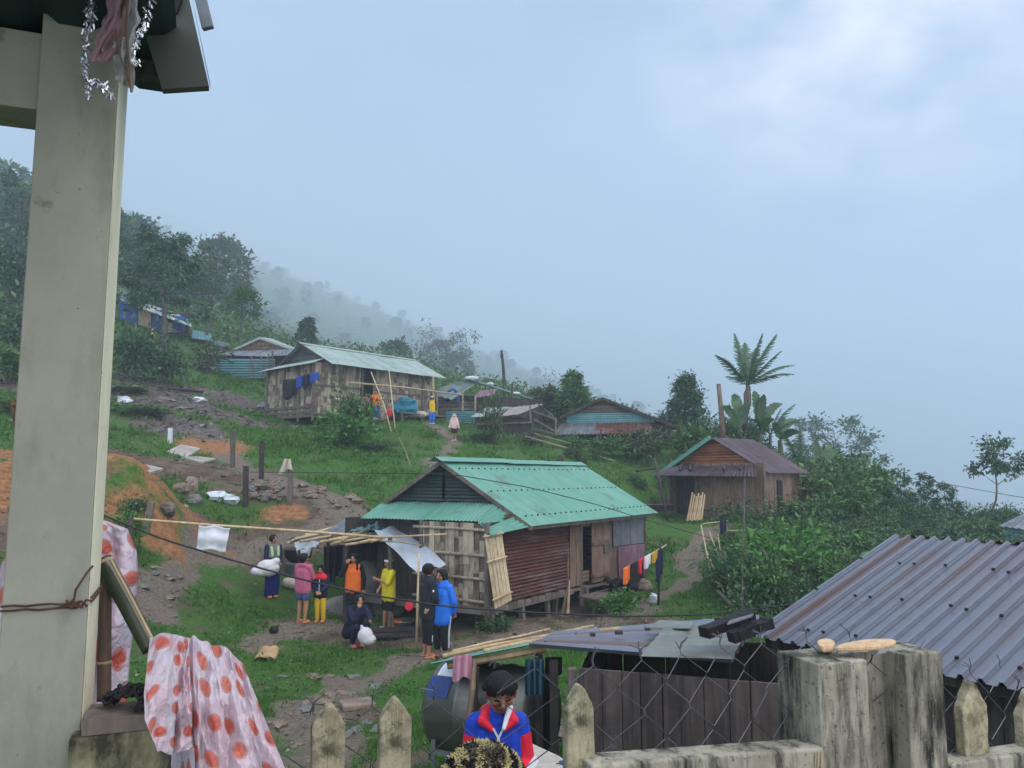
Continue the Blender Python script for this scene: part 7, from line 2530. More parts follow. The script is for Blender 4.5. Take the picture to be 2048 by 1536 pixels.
    # hair
    if hair:
        mb = MB()
        if hair == 'slick':
            mb.ball(hc + up * .40 * hr - f * .16 * hr, (hr * .98, hr * 1.02, hr * .92), 24, rot=HR)
            capsule(mb, hc + r * .72 * hr + up * .3 * hr - f * .3 * hr, hc - r * .72 * hr + up * .3 * hr - f * .3 * hr, hr * .4, hr * .4)
        else:
            mb.ball(hc + up * .26 * hr - f * .20 * hr, (hr * 1.06, hr * 1.06, hr * 1.03), 18, rot=HR, rough=.03)
        if hair in ('bob', 'long', 'fringe', 'mid'):
            capsule(mb, hc + up * .86 * hr + f * .42 * hr - r * .4 * hr, hc + up * .86 * hr + f * .42 * hr + r * .4 * hr, hr * .33, hr * .33)
            for s in (-1, 1):
                capsule(mb, hc + r * .78 * hr * s + up * .35 * hr + f * .05 * hr, hc + r * .80 * hr * s - up * (.75 if hair != 'fringe' else .1) * hr - f * .1 * hr, hr * .26, hr * .16)
        if hair in ('bob', 'mid'):
            capsule(mb, hc - f * .45 * hr, hc - f * .5 * hr - up * .7 * hr, hr * .66, hr * .5)
        if hair == 'long':
            capsule(mb, hc - f * .45 * hr, hc - f * .75 * hr - up * 2.6 * hr, hr * .66, hr * .30)
            capsule(mb, hc + r * .75 * hr, hc + r * 1.0 * hr - up * 2.2 * hr + f * .45 * hr, hr * .28, hr * .30)
            capsule(mb, hc + r * 1.0 * hr - up * 2.2 * hr + f * .45 * hr, hc + r * 1.05 * hr - up * 3.6 * hr + f * .6 * hr, hr * .30, hr * .16)
        if hair == 'bun':
            capsule(mb, hc - f * .9 * hr - up * .1 * hr, hc - f * 1.25 * hr - up * .25 * hr, hr * .36, hr * .30)
        if hair == 'tail':
            capsule(mb, hc - f * .9 * hr, hc - f * 1.2 * hr - up * 1.6 * hr, hr * .36, hr * .16)
        if hair in ('cap', 'hatbrim'):
            pass
        remesh(mb, 'hair', M['hair'], t, voxel, 1, None, W)
    if extras:
        extras(t, J, h, hr, hc, f, r, up, W, voxel)
    return t

def _sleeve(mb, J, s, sl, h, inf, low=False):
    a, b, c = J['s' + s], J['e' + s], J['w' + s]
    if low:
        a = a.lerp(b, .22)
    if sl <= .5:
        q = sl * 2
        capsule(mb, a, a.lerp(b, q), .034 * h + inf, .034 * h + inf)
    else:
        capsule(mb, a, b, .034 * h + inf, .027 * h + inf)
        capsule(mb, b, b.lerp(c, (sl - .5) * 2), .027 * h + inf, .020 * h + inf)

def stripe(t, W, a, b, w, m, name='stripe', off=(0, 0, 0), d=.008):
    mb = MB()
    mb.beam(Vector(a) + Vector(off), Vector(b) + Vector(off), w, d, up=(0, 1, 0))
    return place(mb, name, M[m], t, W, False)

feet_at = hit

# woman with the white sack
def ex_sack(t, J, h, hr, hc, f, r, up, W, vx):
    mb = MB()
    for s in (-1, 1):
        capsule(mb, J['chest'] + V(.062 * h * s, -.05 * h, .06 * h), J['chest'] + V(.052 * h * s, -.074 * h, -.06 * h), .024 * h, .024 * h)
    capsule(mb, J['chest'] + V(-.09 * h, 0, .065 * h), J['chest'] + V(.09 * h, 0, .065 * h), .030 * h, .030 * h)
    remesh(mb, 'trim', M['lime'], t, vx, 1, None, W)
g = feet_at(543, 1195)
person('woman in grey vest and indigo skirt holding a white sack', g, 1.50, 48, dict(eL=(-.13, -.02, .64), wL=(-.06, -.13, .565), eR=(.13, -.03, .64), wR=(.05, -.15, .555)), top=('grey_vest', .50), sleeves=('navy', .98),
       bottom=('indigo', 'skirt', .07), hair='bun', shoes='orange_rubber', look=10, extras=ex_sack)
sk = MB()
c = P(536, 1136, g.y - .28)
sk.ball(c, (.28, .16, .20), 26, rough=.07, seed=5)
sk.ball(c + V(-.16, 0, -.08), (.26, .15, .12), 26, rough=.08, seed=6)
capsule(sk, c + V(.10, 0, .08), c + V(.20, .0, .16), .13, .09)
sko = thing('white_sack', 'white woven sack held in the arms of the woman in the grey vest', 'sack', c - V(0, 0, .2))
remesh(sk, 'bag', M['sack'], sko, .02, 4, None, Matrix.Identity(4))

# girl in pink, back to the camera
def ex_pink(t, J, h, hr, hc, f, r, up, W, vx):
    mb = MB()
    capsule(mb, J['neck'] + V(-.05 * h, .02 * h, -.01 * h), J['neck'] + V(.05 * h, .02 * h, -.01 * h), .035 * h, .035 * h)
    remesh(mb, 'hood', M['pink_shirt'], t, vx, 2, None, W)
person('girl in dusty pink shirt and denim shorts seen from behind', feet_at(604, 1245), 1.45, 158, dict(eL=(-.14, -.05, .65), wL=(-.05, -.13, .78), eR=(.135, -.03, .64), wR=(.08, -.12, .60)), .3, top=('pink_shirt', .47), sleeves=('pink_shirt', .55),
       bottom=('denim', 'shorts', .37), hair='mid', shoes='orange_rubber', look=-55, extras=ex_pink)
# little child in red and navy
def ex_zip(t, J, h, hr, hc, f, r, up, W, vx):
    mb = MB()
    capsule(mb, J['chest'] + V(-.075 * h, -.014 * h, .055 * h), J['chest'] + V(.075 * h, -.014 * h, .055 * h), .062 * h, .062 * h)
    capsule(mb, J['neck'] + V(-.03 * h, -.01 * h, .0), J['neck'] + V(.03 * h, -.01 * h, .0), .04 * h, .04 * h)
    remesh(mb, 'yoke', M['red_bright'], t, vx, 2, None, W)
    stripe(t, W, J['chest'] + V(0, -.088 * h, .03 * h), J['pel'] + V(0, -.098 * h, .0), .010 * h, 'white_stripe', 'zip')
person('small child in red and navy jacket and yellow trousers', feet_at(640, 1244), 1.20, -6, dict(eL=(-.15, -.02, .66), wL=(-.045, -.12, .55), eR=(.15, -.02, .66), wR=(.045, -.12, .55)), .8, top=('navy', .47), sleeves=('navy', .95),
       bottom=('yellow_deep', 'trousers', .06), hair='bob', shoes='orange_rubber', extras=ex_zip, nod=8)
# girl in the orange jacket
person('girl in orange jacket with long dark hair resting a hand at her ear', feet_at(705, 1246), 1.50, 0, dict(eL=(-.175, -.06, .70), wL=(-.085, -.075, .865), eR=(.15, .0, .63), wR=(.15, -.03, .49)), .1, top=('orange', .49), sleeves=('black_cloth', .95),
       bottom=('black_cloth', 'trousers', .06), hair='long', shoes='black', look=-6)
# boy in yellow shirt
def ex_bandana(t, J, h, hr, hc, f, r, up, W, vx):
    mb = MB()
    mb.lathe(hc + up * .42 * hr - f * .1 * hr, [(hr * 1.0, 0), (hr * 1.04, hr * .1), (hr * 1.0, hr * .42), (hr * .9, hr * .46)], 20, up)
    place(mb, 'bandana', M['white_cloth'], t, W)
    stripe(t, W, J['hL'] + V(-.072 * h, 0, .03 * h), J['kL'] + V(-.068 * h, 0, .05 * h), .022 * h, 'yellow')
    stripe(t, W, J['sL'] + V(-.046 * h, -.005, -.16 * h), J['hL'] + V(-.078 * h, -.0, .0), .018 * h, 'black_cloth')
person('boy in bright yellow shirt and black shorts with a white headband', feet_at(776, 1258), 1.50, -52, dict(eR=(.12, -.09, .66), wR=(.02, -.20, .72), eL=(-.135, -.02, .64), wL=(-.11, -.10, .56), aL=(-.06, -.03, .045), aR=(.05, .05, .045)), .1,
       top=('yellow', .44), sleeves=('yellow', .45), bottom=('black_cloth', 'shorts', .31), hair='short', shoes='white_cloth', look=25, extras=ex_bandana)
# crouching woman
cg = feet_at(712, 1293)
person('young woman in navy hoodie crouching with her hand on her cheek', cg, 1.50, 38, dict(pel=(0, .13, .20), waist=(0, .11, .28), chest=(0, -.01, .42), neck=(0, -.045, .53), head=(.0, -.075, .60), sL=(-.105, -.01, .49), sR=(.105, -.01, .49),
       eL=(-.12, -.15, .38), wL=(-.045, -.145, .515), eR=(.11, -.16, .36), wR=(.06, -.26, .36), hL=(-.06, .11, .17), hR=(.06, .11, .17), kL=(-.075, -.14, .27), kR=(.075, -.14, .27), aL=(-.06, .0, .045), aR=(.06, .0, .045)),
       top=('navy', .46), sleeves=('navy', .95), bottom=('indigo_dark' if 'indigo_dark' in M else 'navy', 'trousers', .08), hair='bun', shoes='pink_rubber', look=-14)
bg = MB()
c = P(731, 1272, cg.y - .30)
bg.ball(c, (.15, .12, .17), 22, rough=.10, seed=7)
bg.ball(c + V(.06, 0, -.07), (.15, .12, .11), 22, rough=.10, seed=8)
capsule(bg, c + V(-.05, 0, .1), c + V(-.08, -.02, .2), .06, .025)
bo = thing('white_bag', 'white plastic bag held before the knees of the crouching woman', 'bag', c - V(0, 0, .18))
remesh(bg, 'bag', M['sack'], bo, .018, 3, None, Matrix.Identity(4))
# boy with black cap
def ex_cap(t, J, h, hr, hc, f, r, up, W, vx):
    mb = MB()
    mb.ball(hc + up * .42 * hr - f * .14 * hr, (hr * 1.04, hr * 1.06, hr * .86), 16)
    mb.ball(hc + up * .48 * hr + f * .95 * hr, (hr * .55, hr * .60, hr * .10), 12, rot=Matrix.Rotation(math.atan2(f.x, -f.y), 3, 'Z'))
    remesh(mb, 'cap', M['black_cloth'], t, vx, 1, None, W)
    for s in (-1, 1):
        stripe(t, W, J['kL'] + V(.11 * h * (s > 0) + .0, 0, -.03 * h) + V(-.05 * h if s < 0 else .05 * h, .0, 0), J['kL'] + V(.11 * h * (s > 0), 0, -.10 * h) + V(-.045 * h if s < 0 else .045 * h, 0, 0), .02 * h, 'white_stripe')
    stripe(t, W, J['sL'] + V(-.042 * h, .01 * h, -.075 * h), J['sL'] + V(-.048 * h, .01 * h, -.095 * h), .06 * h, 'white_stripe', d=.02)
person('boy in dark camouflage jacket and black cap standing by the bamboo pole', feet_at(855, 1314), 1.70, 118, dict(eL=(-.145, -.02, .64), wL=(-.11, -.10, .55), eR=(.14, -.05, .64), wR=(.10, -.13, .57)), top=('camo', .45), sleeves=('camo', .98),
       bottom=('black_cloth', 'trousers', .16), hair='short', shoes='orange_rubber', look=-12, extras=ex_cap)
# boy in blue jacket
def ex_stripe(t, J, h, hr, hc, f, r, up, W, vx):
    stripe(t, W, J['hR'] + V(.074 * h, .0, -.02 * h), J['kR'] + V(.058 * h, 0, 0), .022 * h, 'white_stripe')
    stripe(t, W, J['kR'] + V(.058 * h, 0, 0), J['kR'].lerp(J['aR'], .62) + V(.044 * h, 0, 0), .022 * h, 'white_stripe')
    mb = MB()
    capsule(mb, J['neck'] + V(-.04 * h, .02 * h, .005 * h), J['neck'] + V(.04 * h, .02 * h, .005 * h), .036 * h, .036 * h)
    remesh(mb, 'hood', M['bright_blue'], t, vx, 2, None, W)
person('boy in bright blue jacket and black trousers with white side stripes', feet_at(882, 1318), 1.62, -30, dict(eL=(-.145, -.04, .64), wL=(-.12, -.12, .575), eR=(.16, .02, .64), wR=(.13, .06, .52)), top=('bright_blue', .43), sleeves=('bright_blue', .98),
       bottom=('black_cloth', 'trousers', .13), hair='fringe', shoes='black_cloth', look=-8, extras=ex_stripe)
# person bending over at the house end
bp = hit(1240, 1200)
person('person in black bending low behind the shrub at the house end', V(*P(1247, 1200, 20.4)[:2], ground(*P(1247, 1200, 20.4)[:2])), 1.5, -78, dict(pel=(0, .14, .40), waist=(0, .08, .44), chest=(0, -.10, .47), neck=(0, -.21, .48), head=(0, -.275, .485), sL=(-.1, -.17, .46), sR=(.1, -.17, .46),
       eL=(-.13, -.20, .30), wL=(-.09, -.26, .18), eR=(.13, -.20, .30), wR=(.09, -.26, .18), hL=(-.05, .14, .38), hR=(.05, .14, .38), kL=(-.06, .04, .21), kR=(.06, .04, .21)), top=('black_cloth', .48), sleeves=('black_cloth', .95),
       bottom=('black_cloth', 'trousers', .06), hair='bob', shoes='black', look=35, nod=30)
# at the upper house
person('woman in orange top and blue skirt at the doorway of the upper house', V(*P(752, 838, 39.6)[:2], P(752, 838, 39.6).z), 1.42, 4, dict(eL=(-.17, -.04, .78), wL=(-.09, -.06, .90), eR=(.15, -.02, .64), wR=(.10, -.10, .56)), top=('orange', .50), sleeves=('orange', .5), bottom=('blue_cloth', 'skirt', .08), hair='mid', shoes='white_cloth', voxel=.012)
person('child in pink standing in the dark doorway of the upper house', P(731, 838, 40.2), 1.30, 15, dict(), .5, top=('pink_shirt', .46), sleeves=('pink_shirt', .6), bottom=('navy', 'trousers', .06), hair='short', shoes='black', voxel=.012)
person('child in red skirt sitting under the slanting poles of the upper house', P(779, 838, 40.4), 1.22, -8, dict(pel=(0, .06, .30), waist=(0, .05, .38), chest=(0, .02, .54), neck=(0, .01, .645), head=(0, -.01, .725), sL=(-.105, .02, .61), sR=(.105, .02, .61), eL=(-.13, -.02, .45), wL=(-.08, -.13, .36), eR=(.13, -.02, .45), wR=(.08, -.13, .36),
       hL=(-.05, .05, .29), hR=(.05, .05, .29), kL=(-.06, -.17, .30), kR=(.06, -.17, .30), aL=(-.05, -.18, .045), aR=(.05, -.18, .045)), .5, top=('bark_sheet', .48), sleeves=('skin', .3), bottom=('red', 'skirt', .12), hair='short', shoes='black', voxel=.012)
def ex_hat(t, J, h, hr, hc, f, r, up, W, vx):
    mb = MB()
    mb.lathe(hc + up * .5 * hr, [(hr * 1.7, 0), (hr * 1.75, .01), (hr * 1.0, hr * .25), (hr * .85, hr * .7), (hr * .3, hr * .8)], 16)
    place(mb, 'hat', M['cream'], t, W)
person('boy in yellow vest and blue trousers with a pale hat at the patched shack', P(864, 848, 41.2), 1.42, -5, dict(wL=(-.12, -.10, .52)), .2, top=('yellow_deep', .46), sleeves=('navy', .95), bottom=('bright_blue', 'trousers', .05), hair='short', shoes='white_cloth', extras=ex_hat, voxel=.012)
def ex_coat(t, J, h, hr, hc, f, r, up, W, vx):
    mb = MB()
    mb.ball(hc + up * .25 * hr - f * .25 * hr, (hr * 1.25, hr * 1.2, hr * 1.3), 14)
    for s in (-1, 1):
        capsule(mb, J['neck'] + V(.03 * h * s, .02 * h, 0), J['w' + ('L' if s < 0 else 'R')] + V(0, .01 * h, .02 * h), .09 * h, .05 * h)
    capsule(mb, J['neck'] + V(0, .05 * h, 0), J['pel'] + V(0, .06 * h, -.05 * h), .08 * h, .09 * h)
    remesh(mb, 'hooded_coat', M['pale_pink'], t, vx, 3, None, W)
person('child in a pale pink hooded raincoat walking down the grass path', feet_at(908, 882), 1.26, 5, dict(eL=(-.15, -.02, .62), wL=(-.17, -.04, .50), eR=(.15, -.02, .62), wR=(.17, -.04, .50), kL=(-.055, -.05, .275), aR=(.055, .05, .06)), .5, top=('pale_pink', .50), sleeves=('pale_pink', .95),
       bottom=('black_cloth', 'shorts', .33), hair='fringe', shoes='white_cloth', extras=ex_coat, voxel=.012)

# child at the fence, seen close
def ex_front(t, J, h, hr, hc, f, r, up, W, vx):
    # blue body panel, high red collar standing open, pale lining, zip
    mb = MB()
    for s in (-1, 1):
        a = J['neck'] + V(.046 * h * s, .015 * h, -.01 * h)
        b = J['chest'] + V(.028 * h * s, -.075 * h, .055 * h)
        m_ = a.lerp(b, .5) + V(.03 * h * s, -.030 * h, .012 * h)
        capsule(mb, a, m_, .027 * h, .022 * h)
        capsule(mb, m_, b, .022 * h, .012 * h)
    capsule(mb, J['neck'] + V(-.046 * h, .015 * h, 0), J['neck'] + V(.046 * h, .015 * h, 0), .032 * h, .032 * h)
    remesh(mb, 'collar', M['red_bright'], t, vx, 3, None, W)
    mb = MB()
    a = J['neck'] + V(.052 * h, -.03 * h, .026 * h)
    capsule(mb, a, J['chest'] + V(.022 * h, -.092 * h, .062 * h), .015 * h, .009 * h)
    remesh(mb, 'collar_lining', M['white_cloth'], t, vx, 2, None, W)
    stripe(t, W, J['chest'] + V(0, -.084 * h, .022 * h), J['pel'] + V(0, -.100 * h, .08 * h), .010 * h, 'white_stripe', 'zip')
    for s in (-1, 1):
        stripe(t, W, J['chest'] + V(0, -.084 * h, .022 * h), J['chest'] + V(.022 * h * s, -.082 * h, .062 * h), .008 * h, 'white_stripe', 'zip')
    # white sleeve flash with dark lettering blocks
    e, w = J['eR'], J['wR']
    stripe(t, W, e + V(.042 * h, -.012 * h, .03 * h), e.lerp(w, .8) + V(.032 * h, -.012 * h, -.0), .03 * h, 'white_stripe', 'sleeve_flash', d=.012)
fg = P(995, 1352, 4.6)
kid_h = 1.26
kz = Pz_y(1350) * 4.6 - kid_h * 0.985
person('child in royal blue and red jacket looking down behind the fence', V(fg.x, fg.y, kz + 0.01), kid_h, 4, dict(head=(.012, -.035, .905), sL=(-.092, 0, .775), sR=(.092, 0, .775), neck=(0, .0, .82), chest=(0, 0, .715), eL=(-.124, .0, .60), wL=(-.085, -.13, .52), eR=(.126, -.01, .60), wR=(.065, -.16, .60)),
       .55, voxel=.0045, skin_m='skin_dark', top=('royal', .47), sleeves=('red_bright', .96), bottom=('navy', 'trousers', .06), hair='slick', shoes='black', look=6, nod=17, extras=ex_front)

# seated person close to the fence of whom only a furry hat shows
def ex_furry(t, J, h, hr, hc, f, r, up, W, vx):
    rg = np.random.default_rng(4)
    n = 7500
    d = rg.normal(size=(n, 3))
    d /= np.linalg.norm(d, axis=1)[:, None]
    d[:, 2] = np.abs(d[:, 2]) * 1.0 - .12
    c = np.array(hc + V(0, 0, .02))
    rad = np.array([hr * 1.58, hr * 1.5, hr * 1.42])
    base = c + d * rad
    ln = rg.uniform(.008, .018, n)[:, None]
    dr = d * .9 + rg.normal(size=(n, 3)) * .5 + np.array([0, 0, -.25])
    dr /= np.linalg.norm(dr, axis=1)[:, None]
    sd = np.cross(dr, rg.normal(size=(n, 3)))
    sd /= np.linalg.norm(sd, axis=1)[:, None]
    sd *= .0042
    vs = np.concatenate([base - sd, base + sd, base + dr * ln], 0)
    i = np.arange(n)
    fs = np.stack([i, i + n, i + 2 * n], 1)
    tone = np.where(vnoise(base[:, 0] * 70 + base[:, 1] * 45, base[:, 2] * 50, 3) > .50, -.6, rg.uniform(.9, 1.6, n))
    Rm = np.array(W.to_3x3())
    vs = vs @ Rm.T + np.array(W.translation)
    hat = fast_mesh('knitted_hat', vs, fs, M['fur'], tone, t, tuple(t.location))
    mb = MB()
    mb.ball(hc + V(0, 0, .02), (hr * 1.50, hr * 1.42, hr * 1.33), 24)
    place(mb, 'hat_lining', M['fur_dark'], hat, W)
    mb = MB()
    mb.lathe(hc + V(0, 0, -.012), [(hr * 1.60, -.03), (hr * 1.64, -.02), (hr * 1.64, .006), (hr * 1.58, .012)], 30)
    place(mb, 'hat_band', M['indigo'], hat, W)
M['fur'] = mat('yellow black yarn', (0.008, 0.008, 0.012), (0.48, 0.42, 0.20), 30, rough=0.9, bump=0, tone=2.2)
M['fur_dark'] = mat('dark yarn', (0.03, 0.028, 0.018), (0.10, 0.085, 0.04), 60, rough=0.9, bump=0.3)
fp = fence_pt(968, -0.20)
person('seated person at the fence of whom only a yellow and black furry hat shows', V(fp.x, fp.y, PZ), 1.12, 172, dict(pel=(0, .0, .09), waist=(0, 0, .17), chest=(0, 0, .30), neck=(0, 0, .405), head=(0, -.01, .475), sL=(-.105, 0, .37), sR=(.105, 0, .37), eL=(-.14, -.02, .22), wL=(-.09, -.16, .15), eR=(.14, -.02, .22), wR=(.09, -.16, .15),
       hL=(-.06, 0, .085), hR=(.06, 0, .085), kL=(-.12, -.20, .13), kR=(.12, -.20, .13), aL=(.03, -.23, .045), aR=(-.03, -.17, .045)), .7, voxel=.006, top=('indigo', .46), sleeves=('indigo', .95), bottom=('navy', 'trousers', .06), hair='short', shoes=None, extras=ex_furry)
# ------------------------------------------------------------------ plants
M['leaf'] = mat('green leaves', (0.032, 0.085, 0.022), (0.12, 0.235, 0.065), 3, rough=0.55, bump=0, transl=0.28, tone=1.1, spec=0.35)
M['leaf_deep'] = mat('deep green leaves', (0.022, 0.058, 0.026), (0.085, 0.165, 0.07), 3, rough=0.5, bump=0, transl=0.22, tone=1.1, spec=0.4)
M['leaf_bright'] = mat('fresh green leaves', (0.03, 0.11, 0.018), (0.10, 0.26, 0.05), 3, rough=0.55, bump=0, transl=0.3, tone=1.1)
M['leaf_olive'] = mat('olive leaves', (0.04, 0.062, 0.022), (0.11, 0.145, 0.06), 3, rough=0.6, bump=0, transl=0.25, tone=1.1)
M['leaf_big'] = mat('banana leaves', (0.016, 0.060, 0.018), (0.06, 0.16, 0.045), 2, rough=0.4, bump=0.05, transl=0.3, tone=0.9, spec=0.5)
M['bark'] = mat('grey bark', (0.05, 0.045, 0.038), (0.13, 0.12, 0.10), 5, (3, 3, 1), rough=0.9, bump=0.3)
M['grass'] = mat('grass blades', (0.028, 0.085, 0.013), (0.105, 0.235, 0.038), 1.2, rough=0.6, bump=0, transl=0.3, tone=1.0, spec=0.2)
M['weed'] = mat('weed leaves', (0.026, 0.08, 0.015), (0.10, 0.22, 0.045), 2, rough=0.6, bump=0, transl=0.28, tone=1.0, spec=0.2)
M['dead'] = mat('dead twigs and litter', (0.055, 0.042, 0.034), (0.26, 0.225, 0.19), 4, rough=0.9, bump=0, tone=1.4)

def leaves(pos, dirs, ln, wd, rng, bend=0.15):
    """A kite shaped leaf at every position, pointing along dirs."""
    n = len(pos)
    d = dirs / (np.linalg.norm(dirs, axis=1)[:, None] + 1e-9)
    rnd = rng.normal(size=(n, 3)) * 0.6 + np.array([0, 0, 1.0])
    s = np.cross(d, rnd)
    s /= np.linalg.norm(s, axis=1)[:, None] + 1e-9
    nn = np.cross(s, d)
    L_ = (ln * rng.uniform(.65, 1.25, n))[:, None]
    w_ = (wd * rng.uniform(.7, 1.25, n))[:, None]
    a = pos
    b = pos + d * L_ * .45 + s * w_ * .5 + nn * L_ * bend * .5
    c = pos + d * L_ - nn * L_ * bend
    e = pos + d * L_ * .45 - s * w_ * .5 + nn * L_ * bend * .5
    v = np.stack([a, b, c, e], 1).reshape(-1, 3)
    f = np.arange(4 * n).reshape(n, 4)
    return v, f

def make_tree(name, label, cat, H, seed, kind='round', leaf_m='leaf', nl=3500, leaf=(0.22, 0.10), limbs=12, spread=0.35, base=0.3, lean=0.0, r0=0.12, pads=0.5, droop=0.2, sub=4, trunk_m='bark', group=None, vary=0.35):
    """A tapered trunk with limbs, and a crown of leaf sprays on the limb ends."""
    rg = random.Random(seed)
    rng = np.random.default_rng(seed)
    t = thing(name, label, cat, (0, 0, 0), group)
    tb = MB()
    K = 9
    tp, tr = [], []
    x = y = 0.0
    for i in range(K):
        q = i / (K - 1)
        tp.append(V(x, y, H * (0.93 if kind != 'shrub' else .5) * q))
        tr.append(r0 * (1 - 0.86 * q))
        x += rg.uniform(-1, 1) * .035 * H + lean * H / K
        y += rg.uniform(-1, 1) * .035 * H
    tb.tube(tp, tr, 7)
    tips = []
    for i in range(limbs):
        q = base + (1 - base) * (i + rg.random() * .8) / limbs if kind != 'shrub' else rg.uniform(0.0, .7)
        k = min(q, .999) * (K - 1)
        j = int(k)
        p = tp[j].lerp(tp[j + 1], k - j)
        az = i * 2.4 + rg.uniform(-.5, .5)
        if kind == 'round':
            reach, el = spread * H * (0.35 + 0.9 * math.sin(math.pi * min(.97, (q - base) / (1 - base) * .78 + .2))) * .8, .35 + .5 * q
        elif kind == 'cone':
            reach, el = spread * H * (1.1 - .95 * (q - base) / (1 - base)), .35
        elif kind == 'layered':
            reach, el = spread * H * rg.uniform(.55, 1.1) * (1.05 - .45 * (q - base) / (1 - base)), rg.uniform(.05, .4)
        elif kind == 'umbrella':
            reach, el = spread * H * rg.uniform(.6, 1.1), rg.uniform(.1, .5)
        elif kind == 'shrub':
            reach, el = spread * H * rg.uniform(.5, 1.1), rg.uniform(.5, 1.25)
        else:
            reach, el = spread * H * rg.uniform(.4, 1.0), rg.uniform(.3, 1.0)
        d = V(math.cos(az) * math.cos(el), math.sin(az) * math.cos(el), math.sin(el))
        pts = [p]
        for s in range(1, 4):
            pts.append(p + d * reach * s / 3 + V(rg.uniform(-.05, .05), rg.uniform(-.05, .05), rg.uniform(-.03, .05) - (.0 if kind != 'layered' else .01 * s * s)) * reach)
        rb = max(.004, tr[j] * .55)
        tb.tube(pts, [rb, rb * .7, rb * .45, rb * .2], 5)
        for s in range(sub):
            q2 = rg.uniform(.45, 1.0)
            k2 = q2 * 2.999
            b = pts[int(k2)].lerp(pts[int(k2) + 1], k2 - int(k2))
            az2 = az + rg.uniform(-1.3, 1.3)
            e2 = el + rg.uniform(-.35, .45)
            d2 = V(math.cos(az2) * math.cos(e2), math.sin(az2) * math.cos(e2), math.sin(e2))
            tip = b + d2 * reach * rg.uniform(.18, .5)
            tb.tube([b, b.lerp(tip, .5) + V(0, 0, .02 * reach), tip], [rb * .35, rb * .25, rb * .12], 4)
            tips.append((tip, reach, b))
        tips.append((pts[-1], reach, pts[-2]))
    if kind in ('round', 'cone', 'thin'):
        tips.append((tp[-1], spread * H * .4, tp[-2]))
    T = np.array([tuple(q[0]) for q in tips])
    B = np.array([tuple(q[2]) for q in tips])
    rad = np.array([max(.12 * H * pads, q[1] * .28 * pads * 2) for q in tips])
    wgt = rng.uniform(1 - vary * 2 if vary < .5 else .05, 1.3, len(tips))
    idx = rng.choice(len(tips), nl, p=wgt / wgt.sum())
    off = rng.normal(size=(nl, 3)) * .5
    off[:, 2] *= .5 if kind in ('layered', 'umbrella') else .8
    pos = T[idx] + off * rad[idx][:, None] * rng.uniform(.4, 1.2, nl)[:, None]
    d = (pos - B[idx])
    d /= np.linalg.norm(d, axis=1)[:, None] + 1e-9
    d = d + rng.normal(size=(nl, 3)) * .55 + np.array([0, 0, -droop])
    v, f = leaves(pos, d, leaf[0], leaf[1], rng)
    tone = np.clip(rng.normal(.5, .28, nl) + (rng.uniform(-.3, .3, len(tips)))[idx], -.2, 1.2)
    fast_mesh('crown', v, f, M[leaf_m], tone, t)
    tb.build('trunk', M[trunk_m], t, smooth=True)
    return t

def copy_tree(src, loc, rot, sc, label=None, group=None):
    r = src.copy()
    COL.objects.link(r)
    r.location, r.rotation_euler, r.scale = loc, (0, 0, rot), sc if isinstance(sc, tuple) else (sc, sc, sc)
    if label:
        r['label'] = label
    if group:
        r['group'] = group
    elif 'group' in r:
        del r['group']
    for ch in list(src.children):
        c = ch.copy()
        COL.objects.link(c)
        c.parent = r
    return r
def move(o, loc, rot=0.0, sc=1.0):
    o.location, o.rotation_euler, o.scale = loc, (0, 0, rot), sc if isinstance(sc, tuple) else (sc, sc, sc)
    return o
def at(px, D, dz=-.1):
    p = P(px, 900, D)
    return V(p.x, p.y, ground(p.x, p.y) + dz)
def span(px, ytop, D):
    """Height that a plant rooted under column px at distance D needs to reach picture row ytop."""
    b = at(px, D)
    return Pz_y(ytop) * b.y - b.z

# ---- named trees
def put(px, D, ytop, width_px, seed, label, kind, rot=0.0, **kw):
    b = at(px, D)
    H = max(.6, span(px, ytop, D))
    kw.setdefault('spread', min(.8, width_px / 2 / FPX * D / H * 0.85))
    t = make_tree(kw.pop('name', 'tree'), label, kw.pop('cat', 'tree'), H, seed, kind, **kw)
    return move(t, b, rot)
put(322, 50, 462, 175, 3, 'big spreading tree standing over the blue tarpaulin hut', 'layered', limbs=22, base=.34, nl=5200, leaf=(.34, .13), leaf_m='leaf_deep', r0=.22, pads=.62, droop=.5, sub=5)
put(400, 58, 500, 110, 5, 'thin branched tree right of the big spreading tree', 'thin', limbs=16, base=.35, nl=1300, leaf=(.26, .10), leaf_m='leaf_olive', r0=.12, pads=.5, sub=5)
put(270, 62, 470, 120, 6, 'bushy tree just left behind the big spreading tree', 'layered', limbs=16, base=.3, nl=3000, leaf=(.32, .12), leaf_m='leaf_deep', r0=.15, pads=.7)
put(476, 58, 583, 85, 8, 'slender tree with a small leaning crown between the tin house and the forest', 'round', limbs=12, base=.55, nl=1500, leaf=(.28, .12), leaf_m='leaf', r0=.13, lean=.02, pads=.7)
put(1150, 47, 742, 95, 11, 'leafy tree with glossy drooping leaves left behind the dark house', 'cone', limbs=20, base=.08, nl=3400, leaf=(.30, .12), leaf_m='leaf', r0=.1, pads=.75, droop=.4)
put(1095, 50, 790, 80, 12, 'low bushy tree half hidden by the open shed', 'round', limbs=14, base=.1, nl=2200, leaf=(.26, .12), leaf_m='leaf_olive', r0=.1, pads=.8)
put(1378, 45, 747, 105, 13, 'dense dark rounded tree behind the brown plank house', 'cone', limbs=30, base=.06, nl=7000, leaf=(.20, .10), leaf_m='leaf_deep', r0=.14, pads=.8, droop=.3)
put(1350, 47, 835, 70, 14, 'bushy tree filling the gap between the dark house and the dense dark tree', 'round', limbs=14, base=.1, nl=2200, leaf=(.2, .09), leaf_m='leaf_deep', pads=.9)
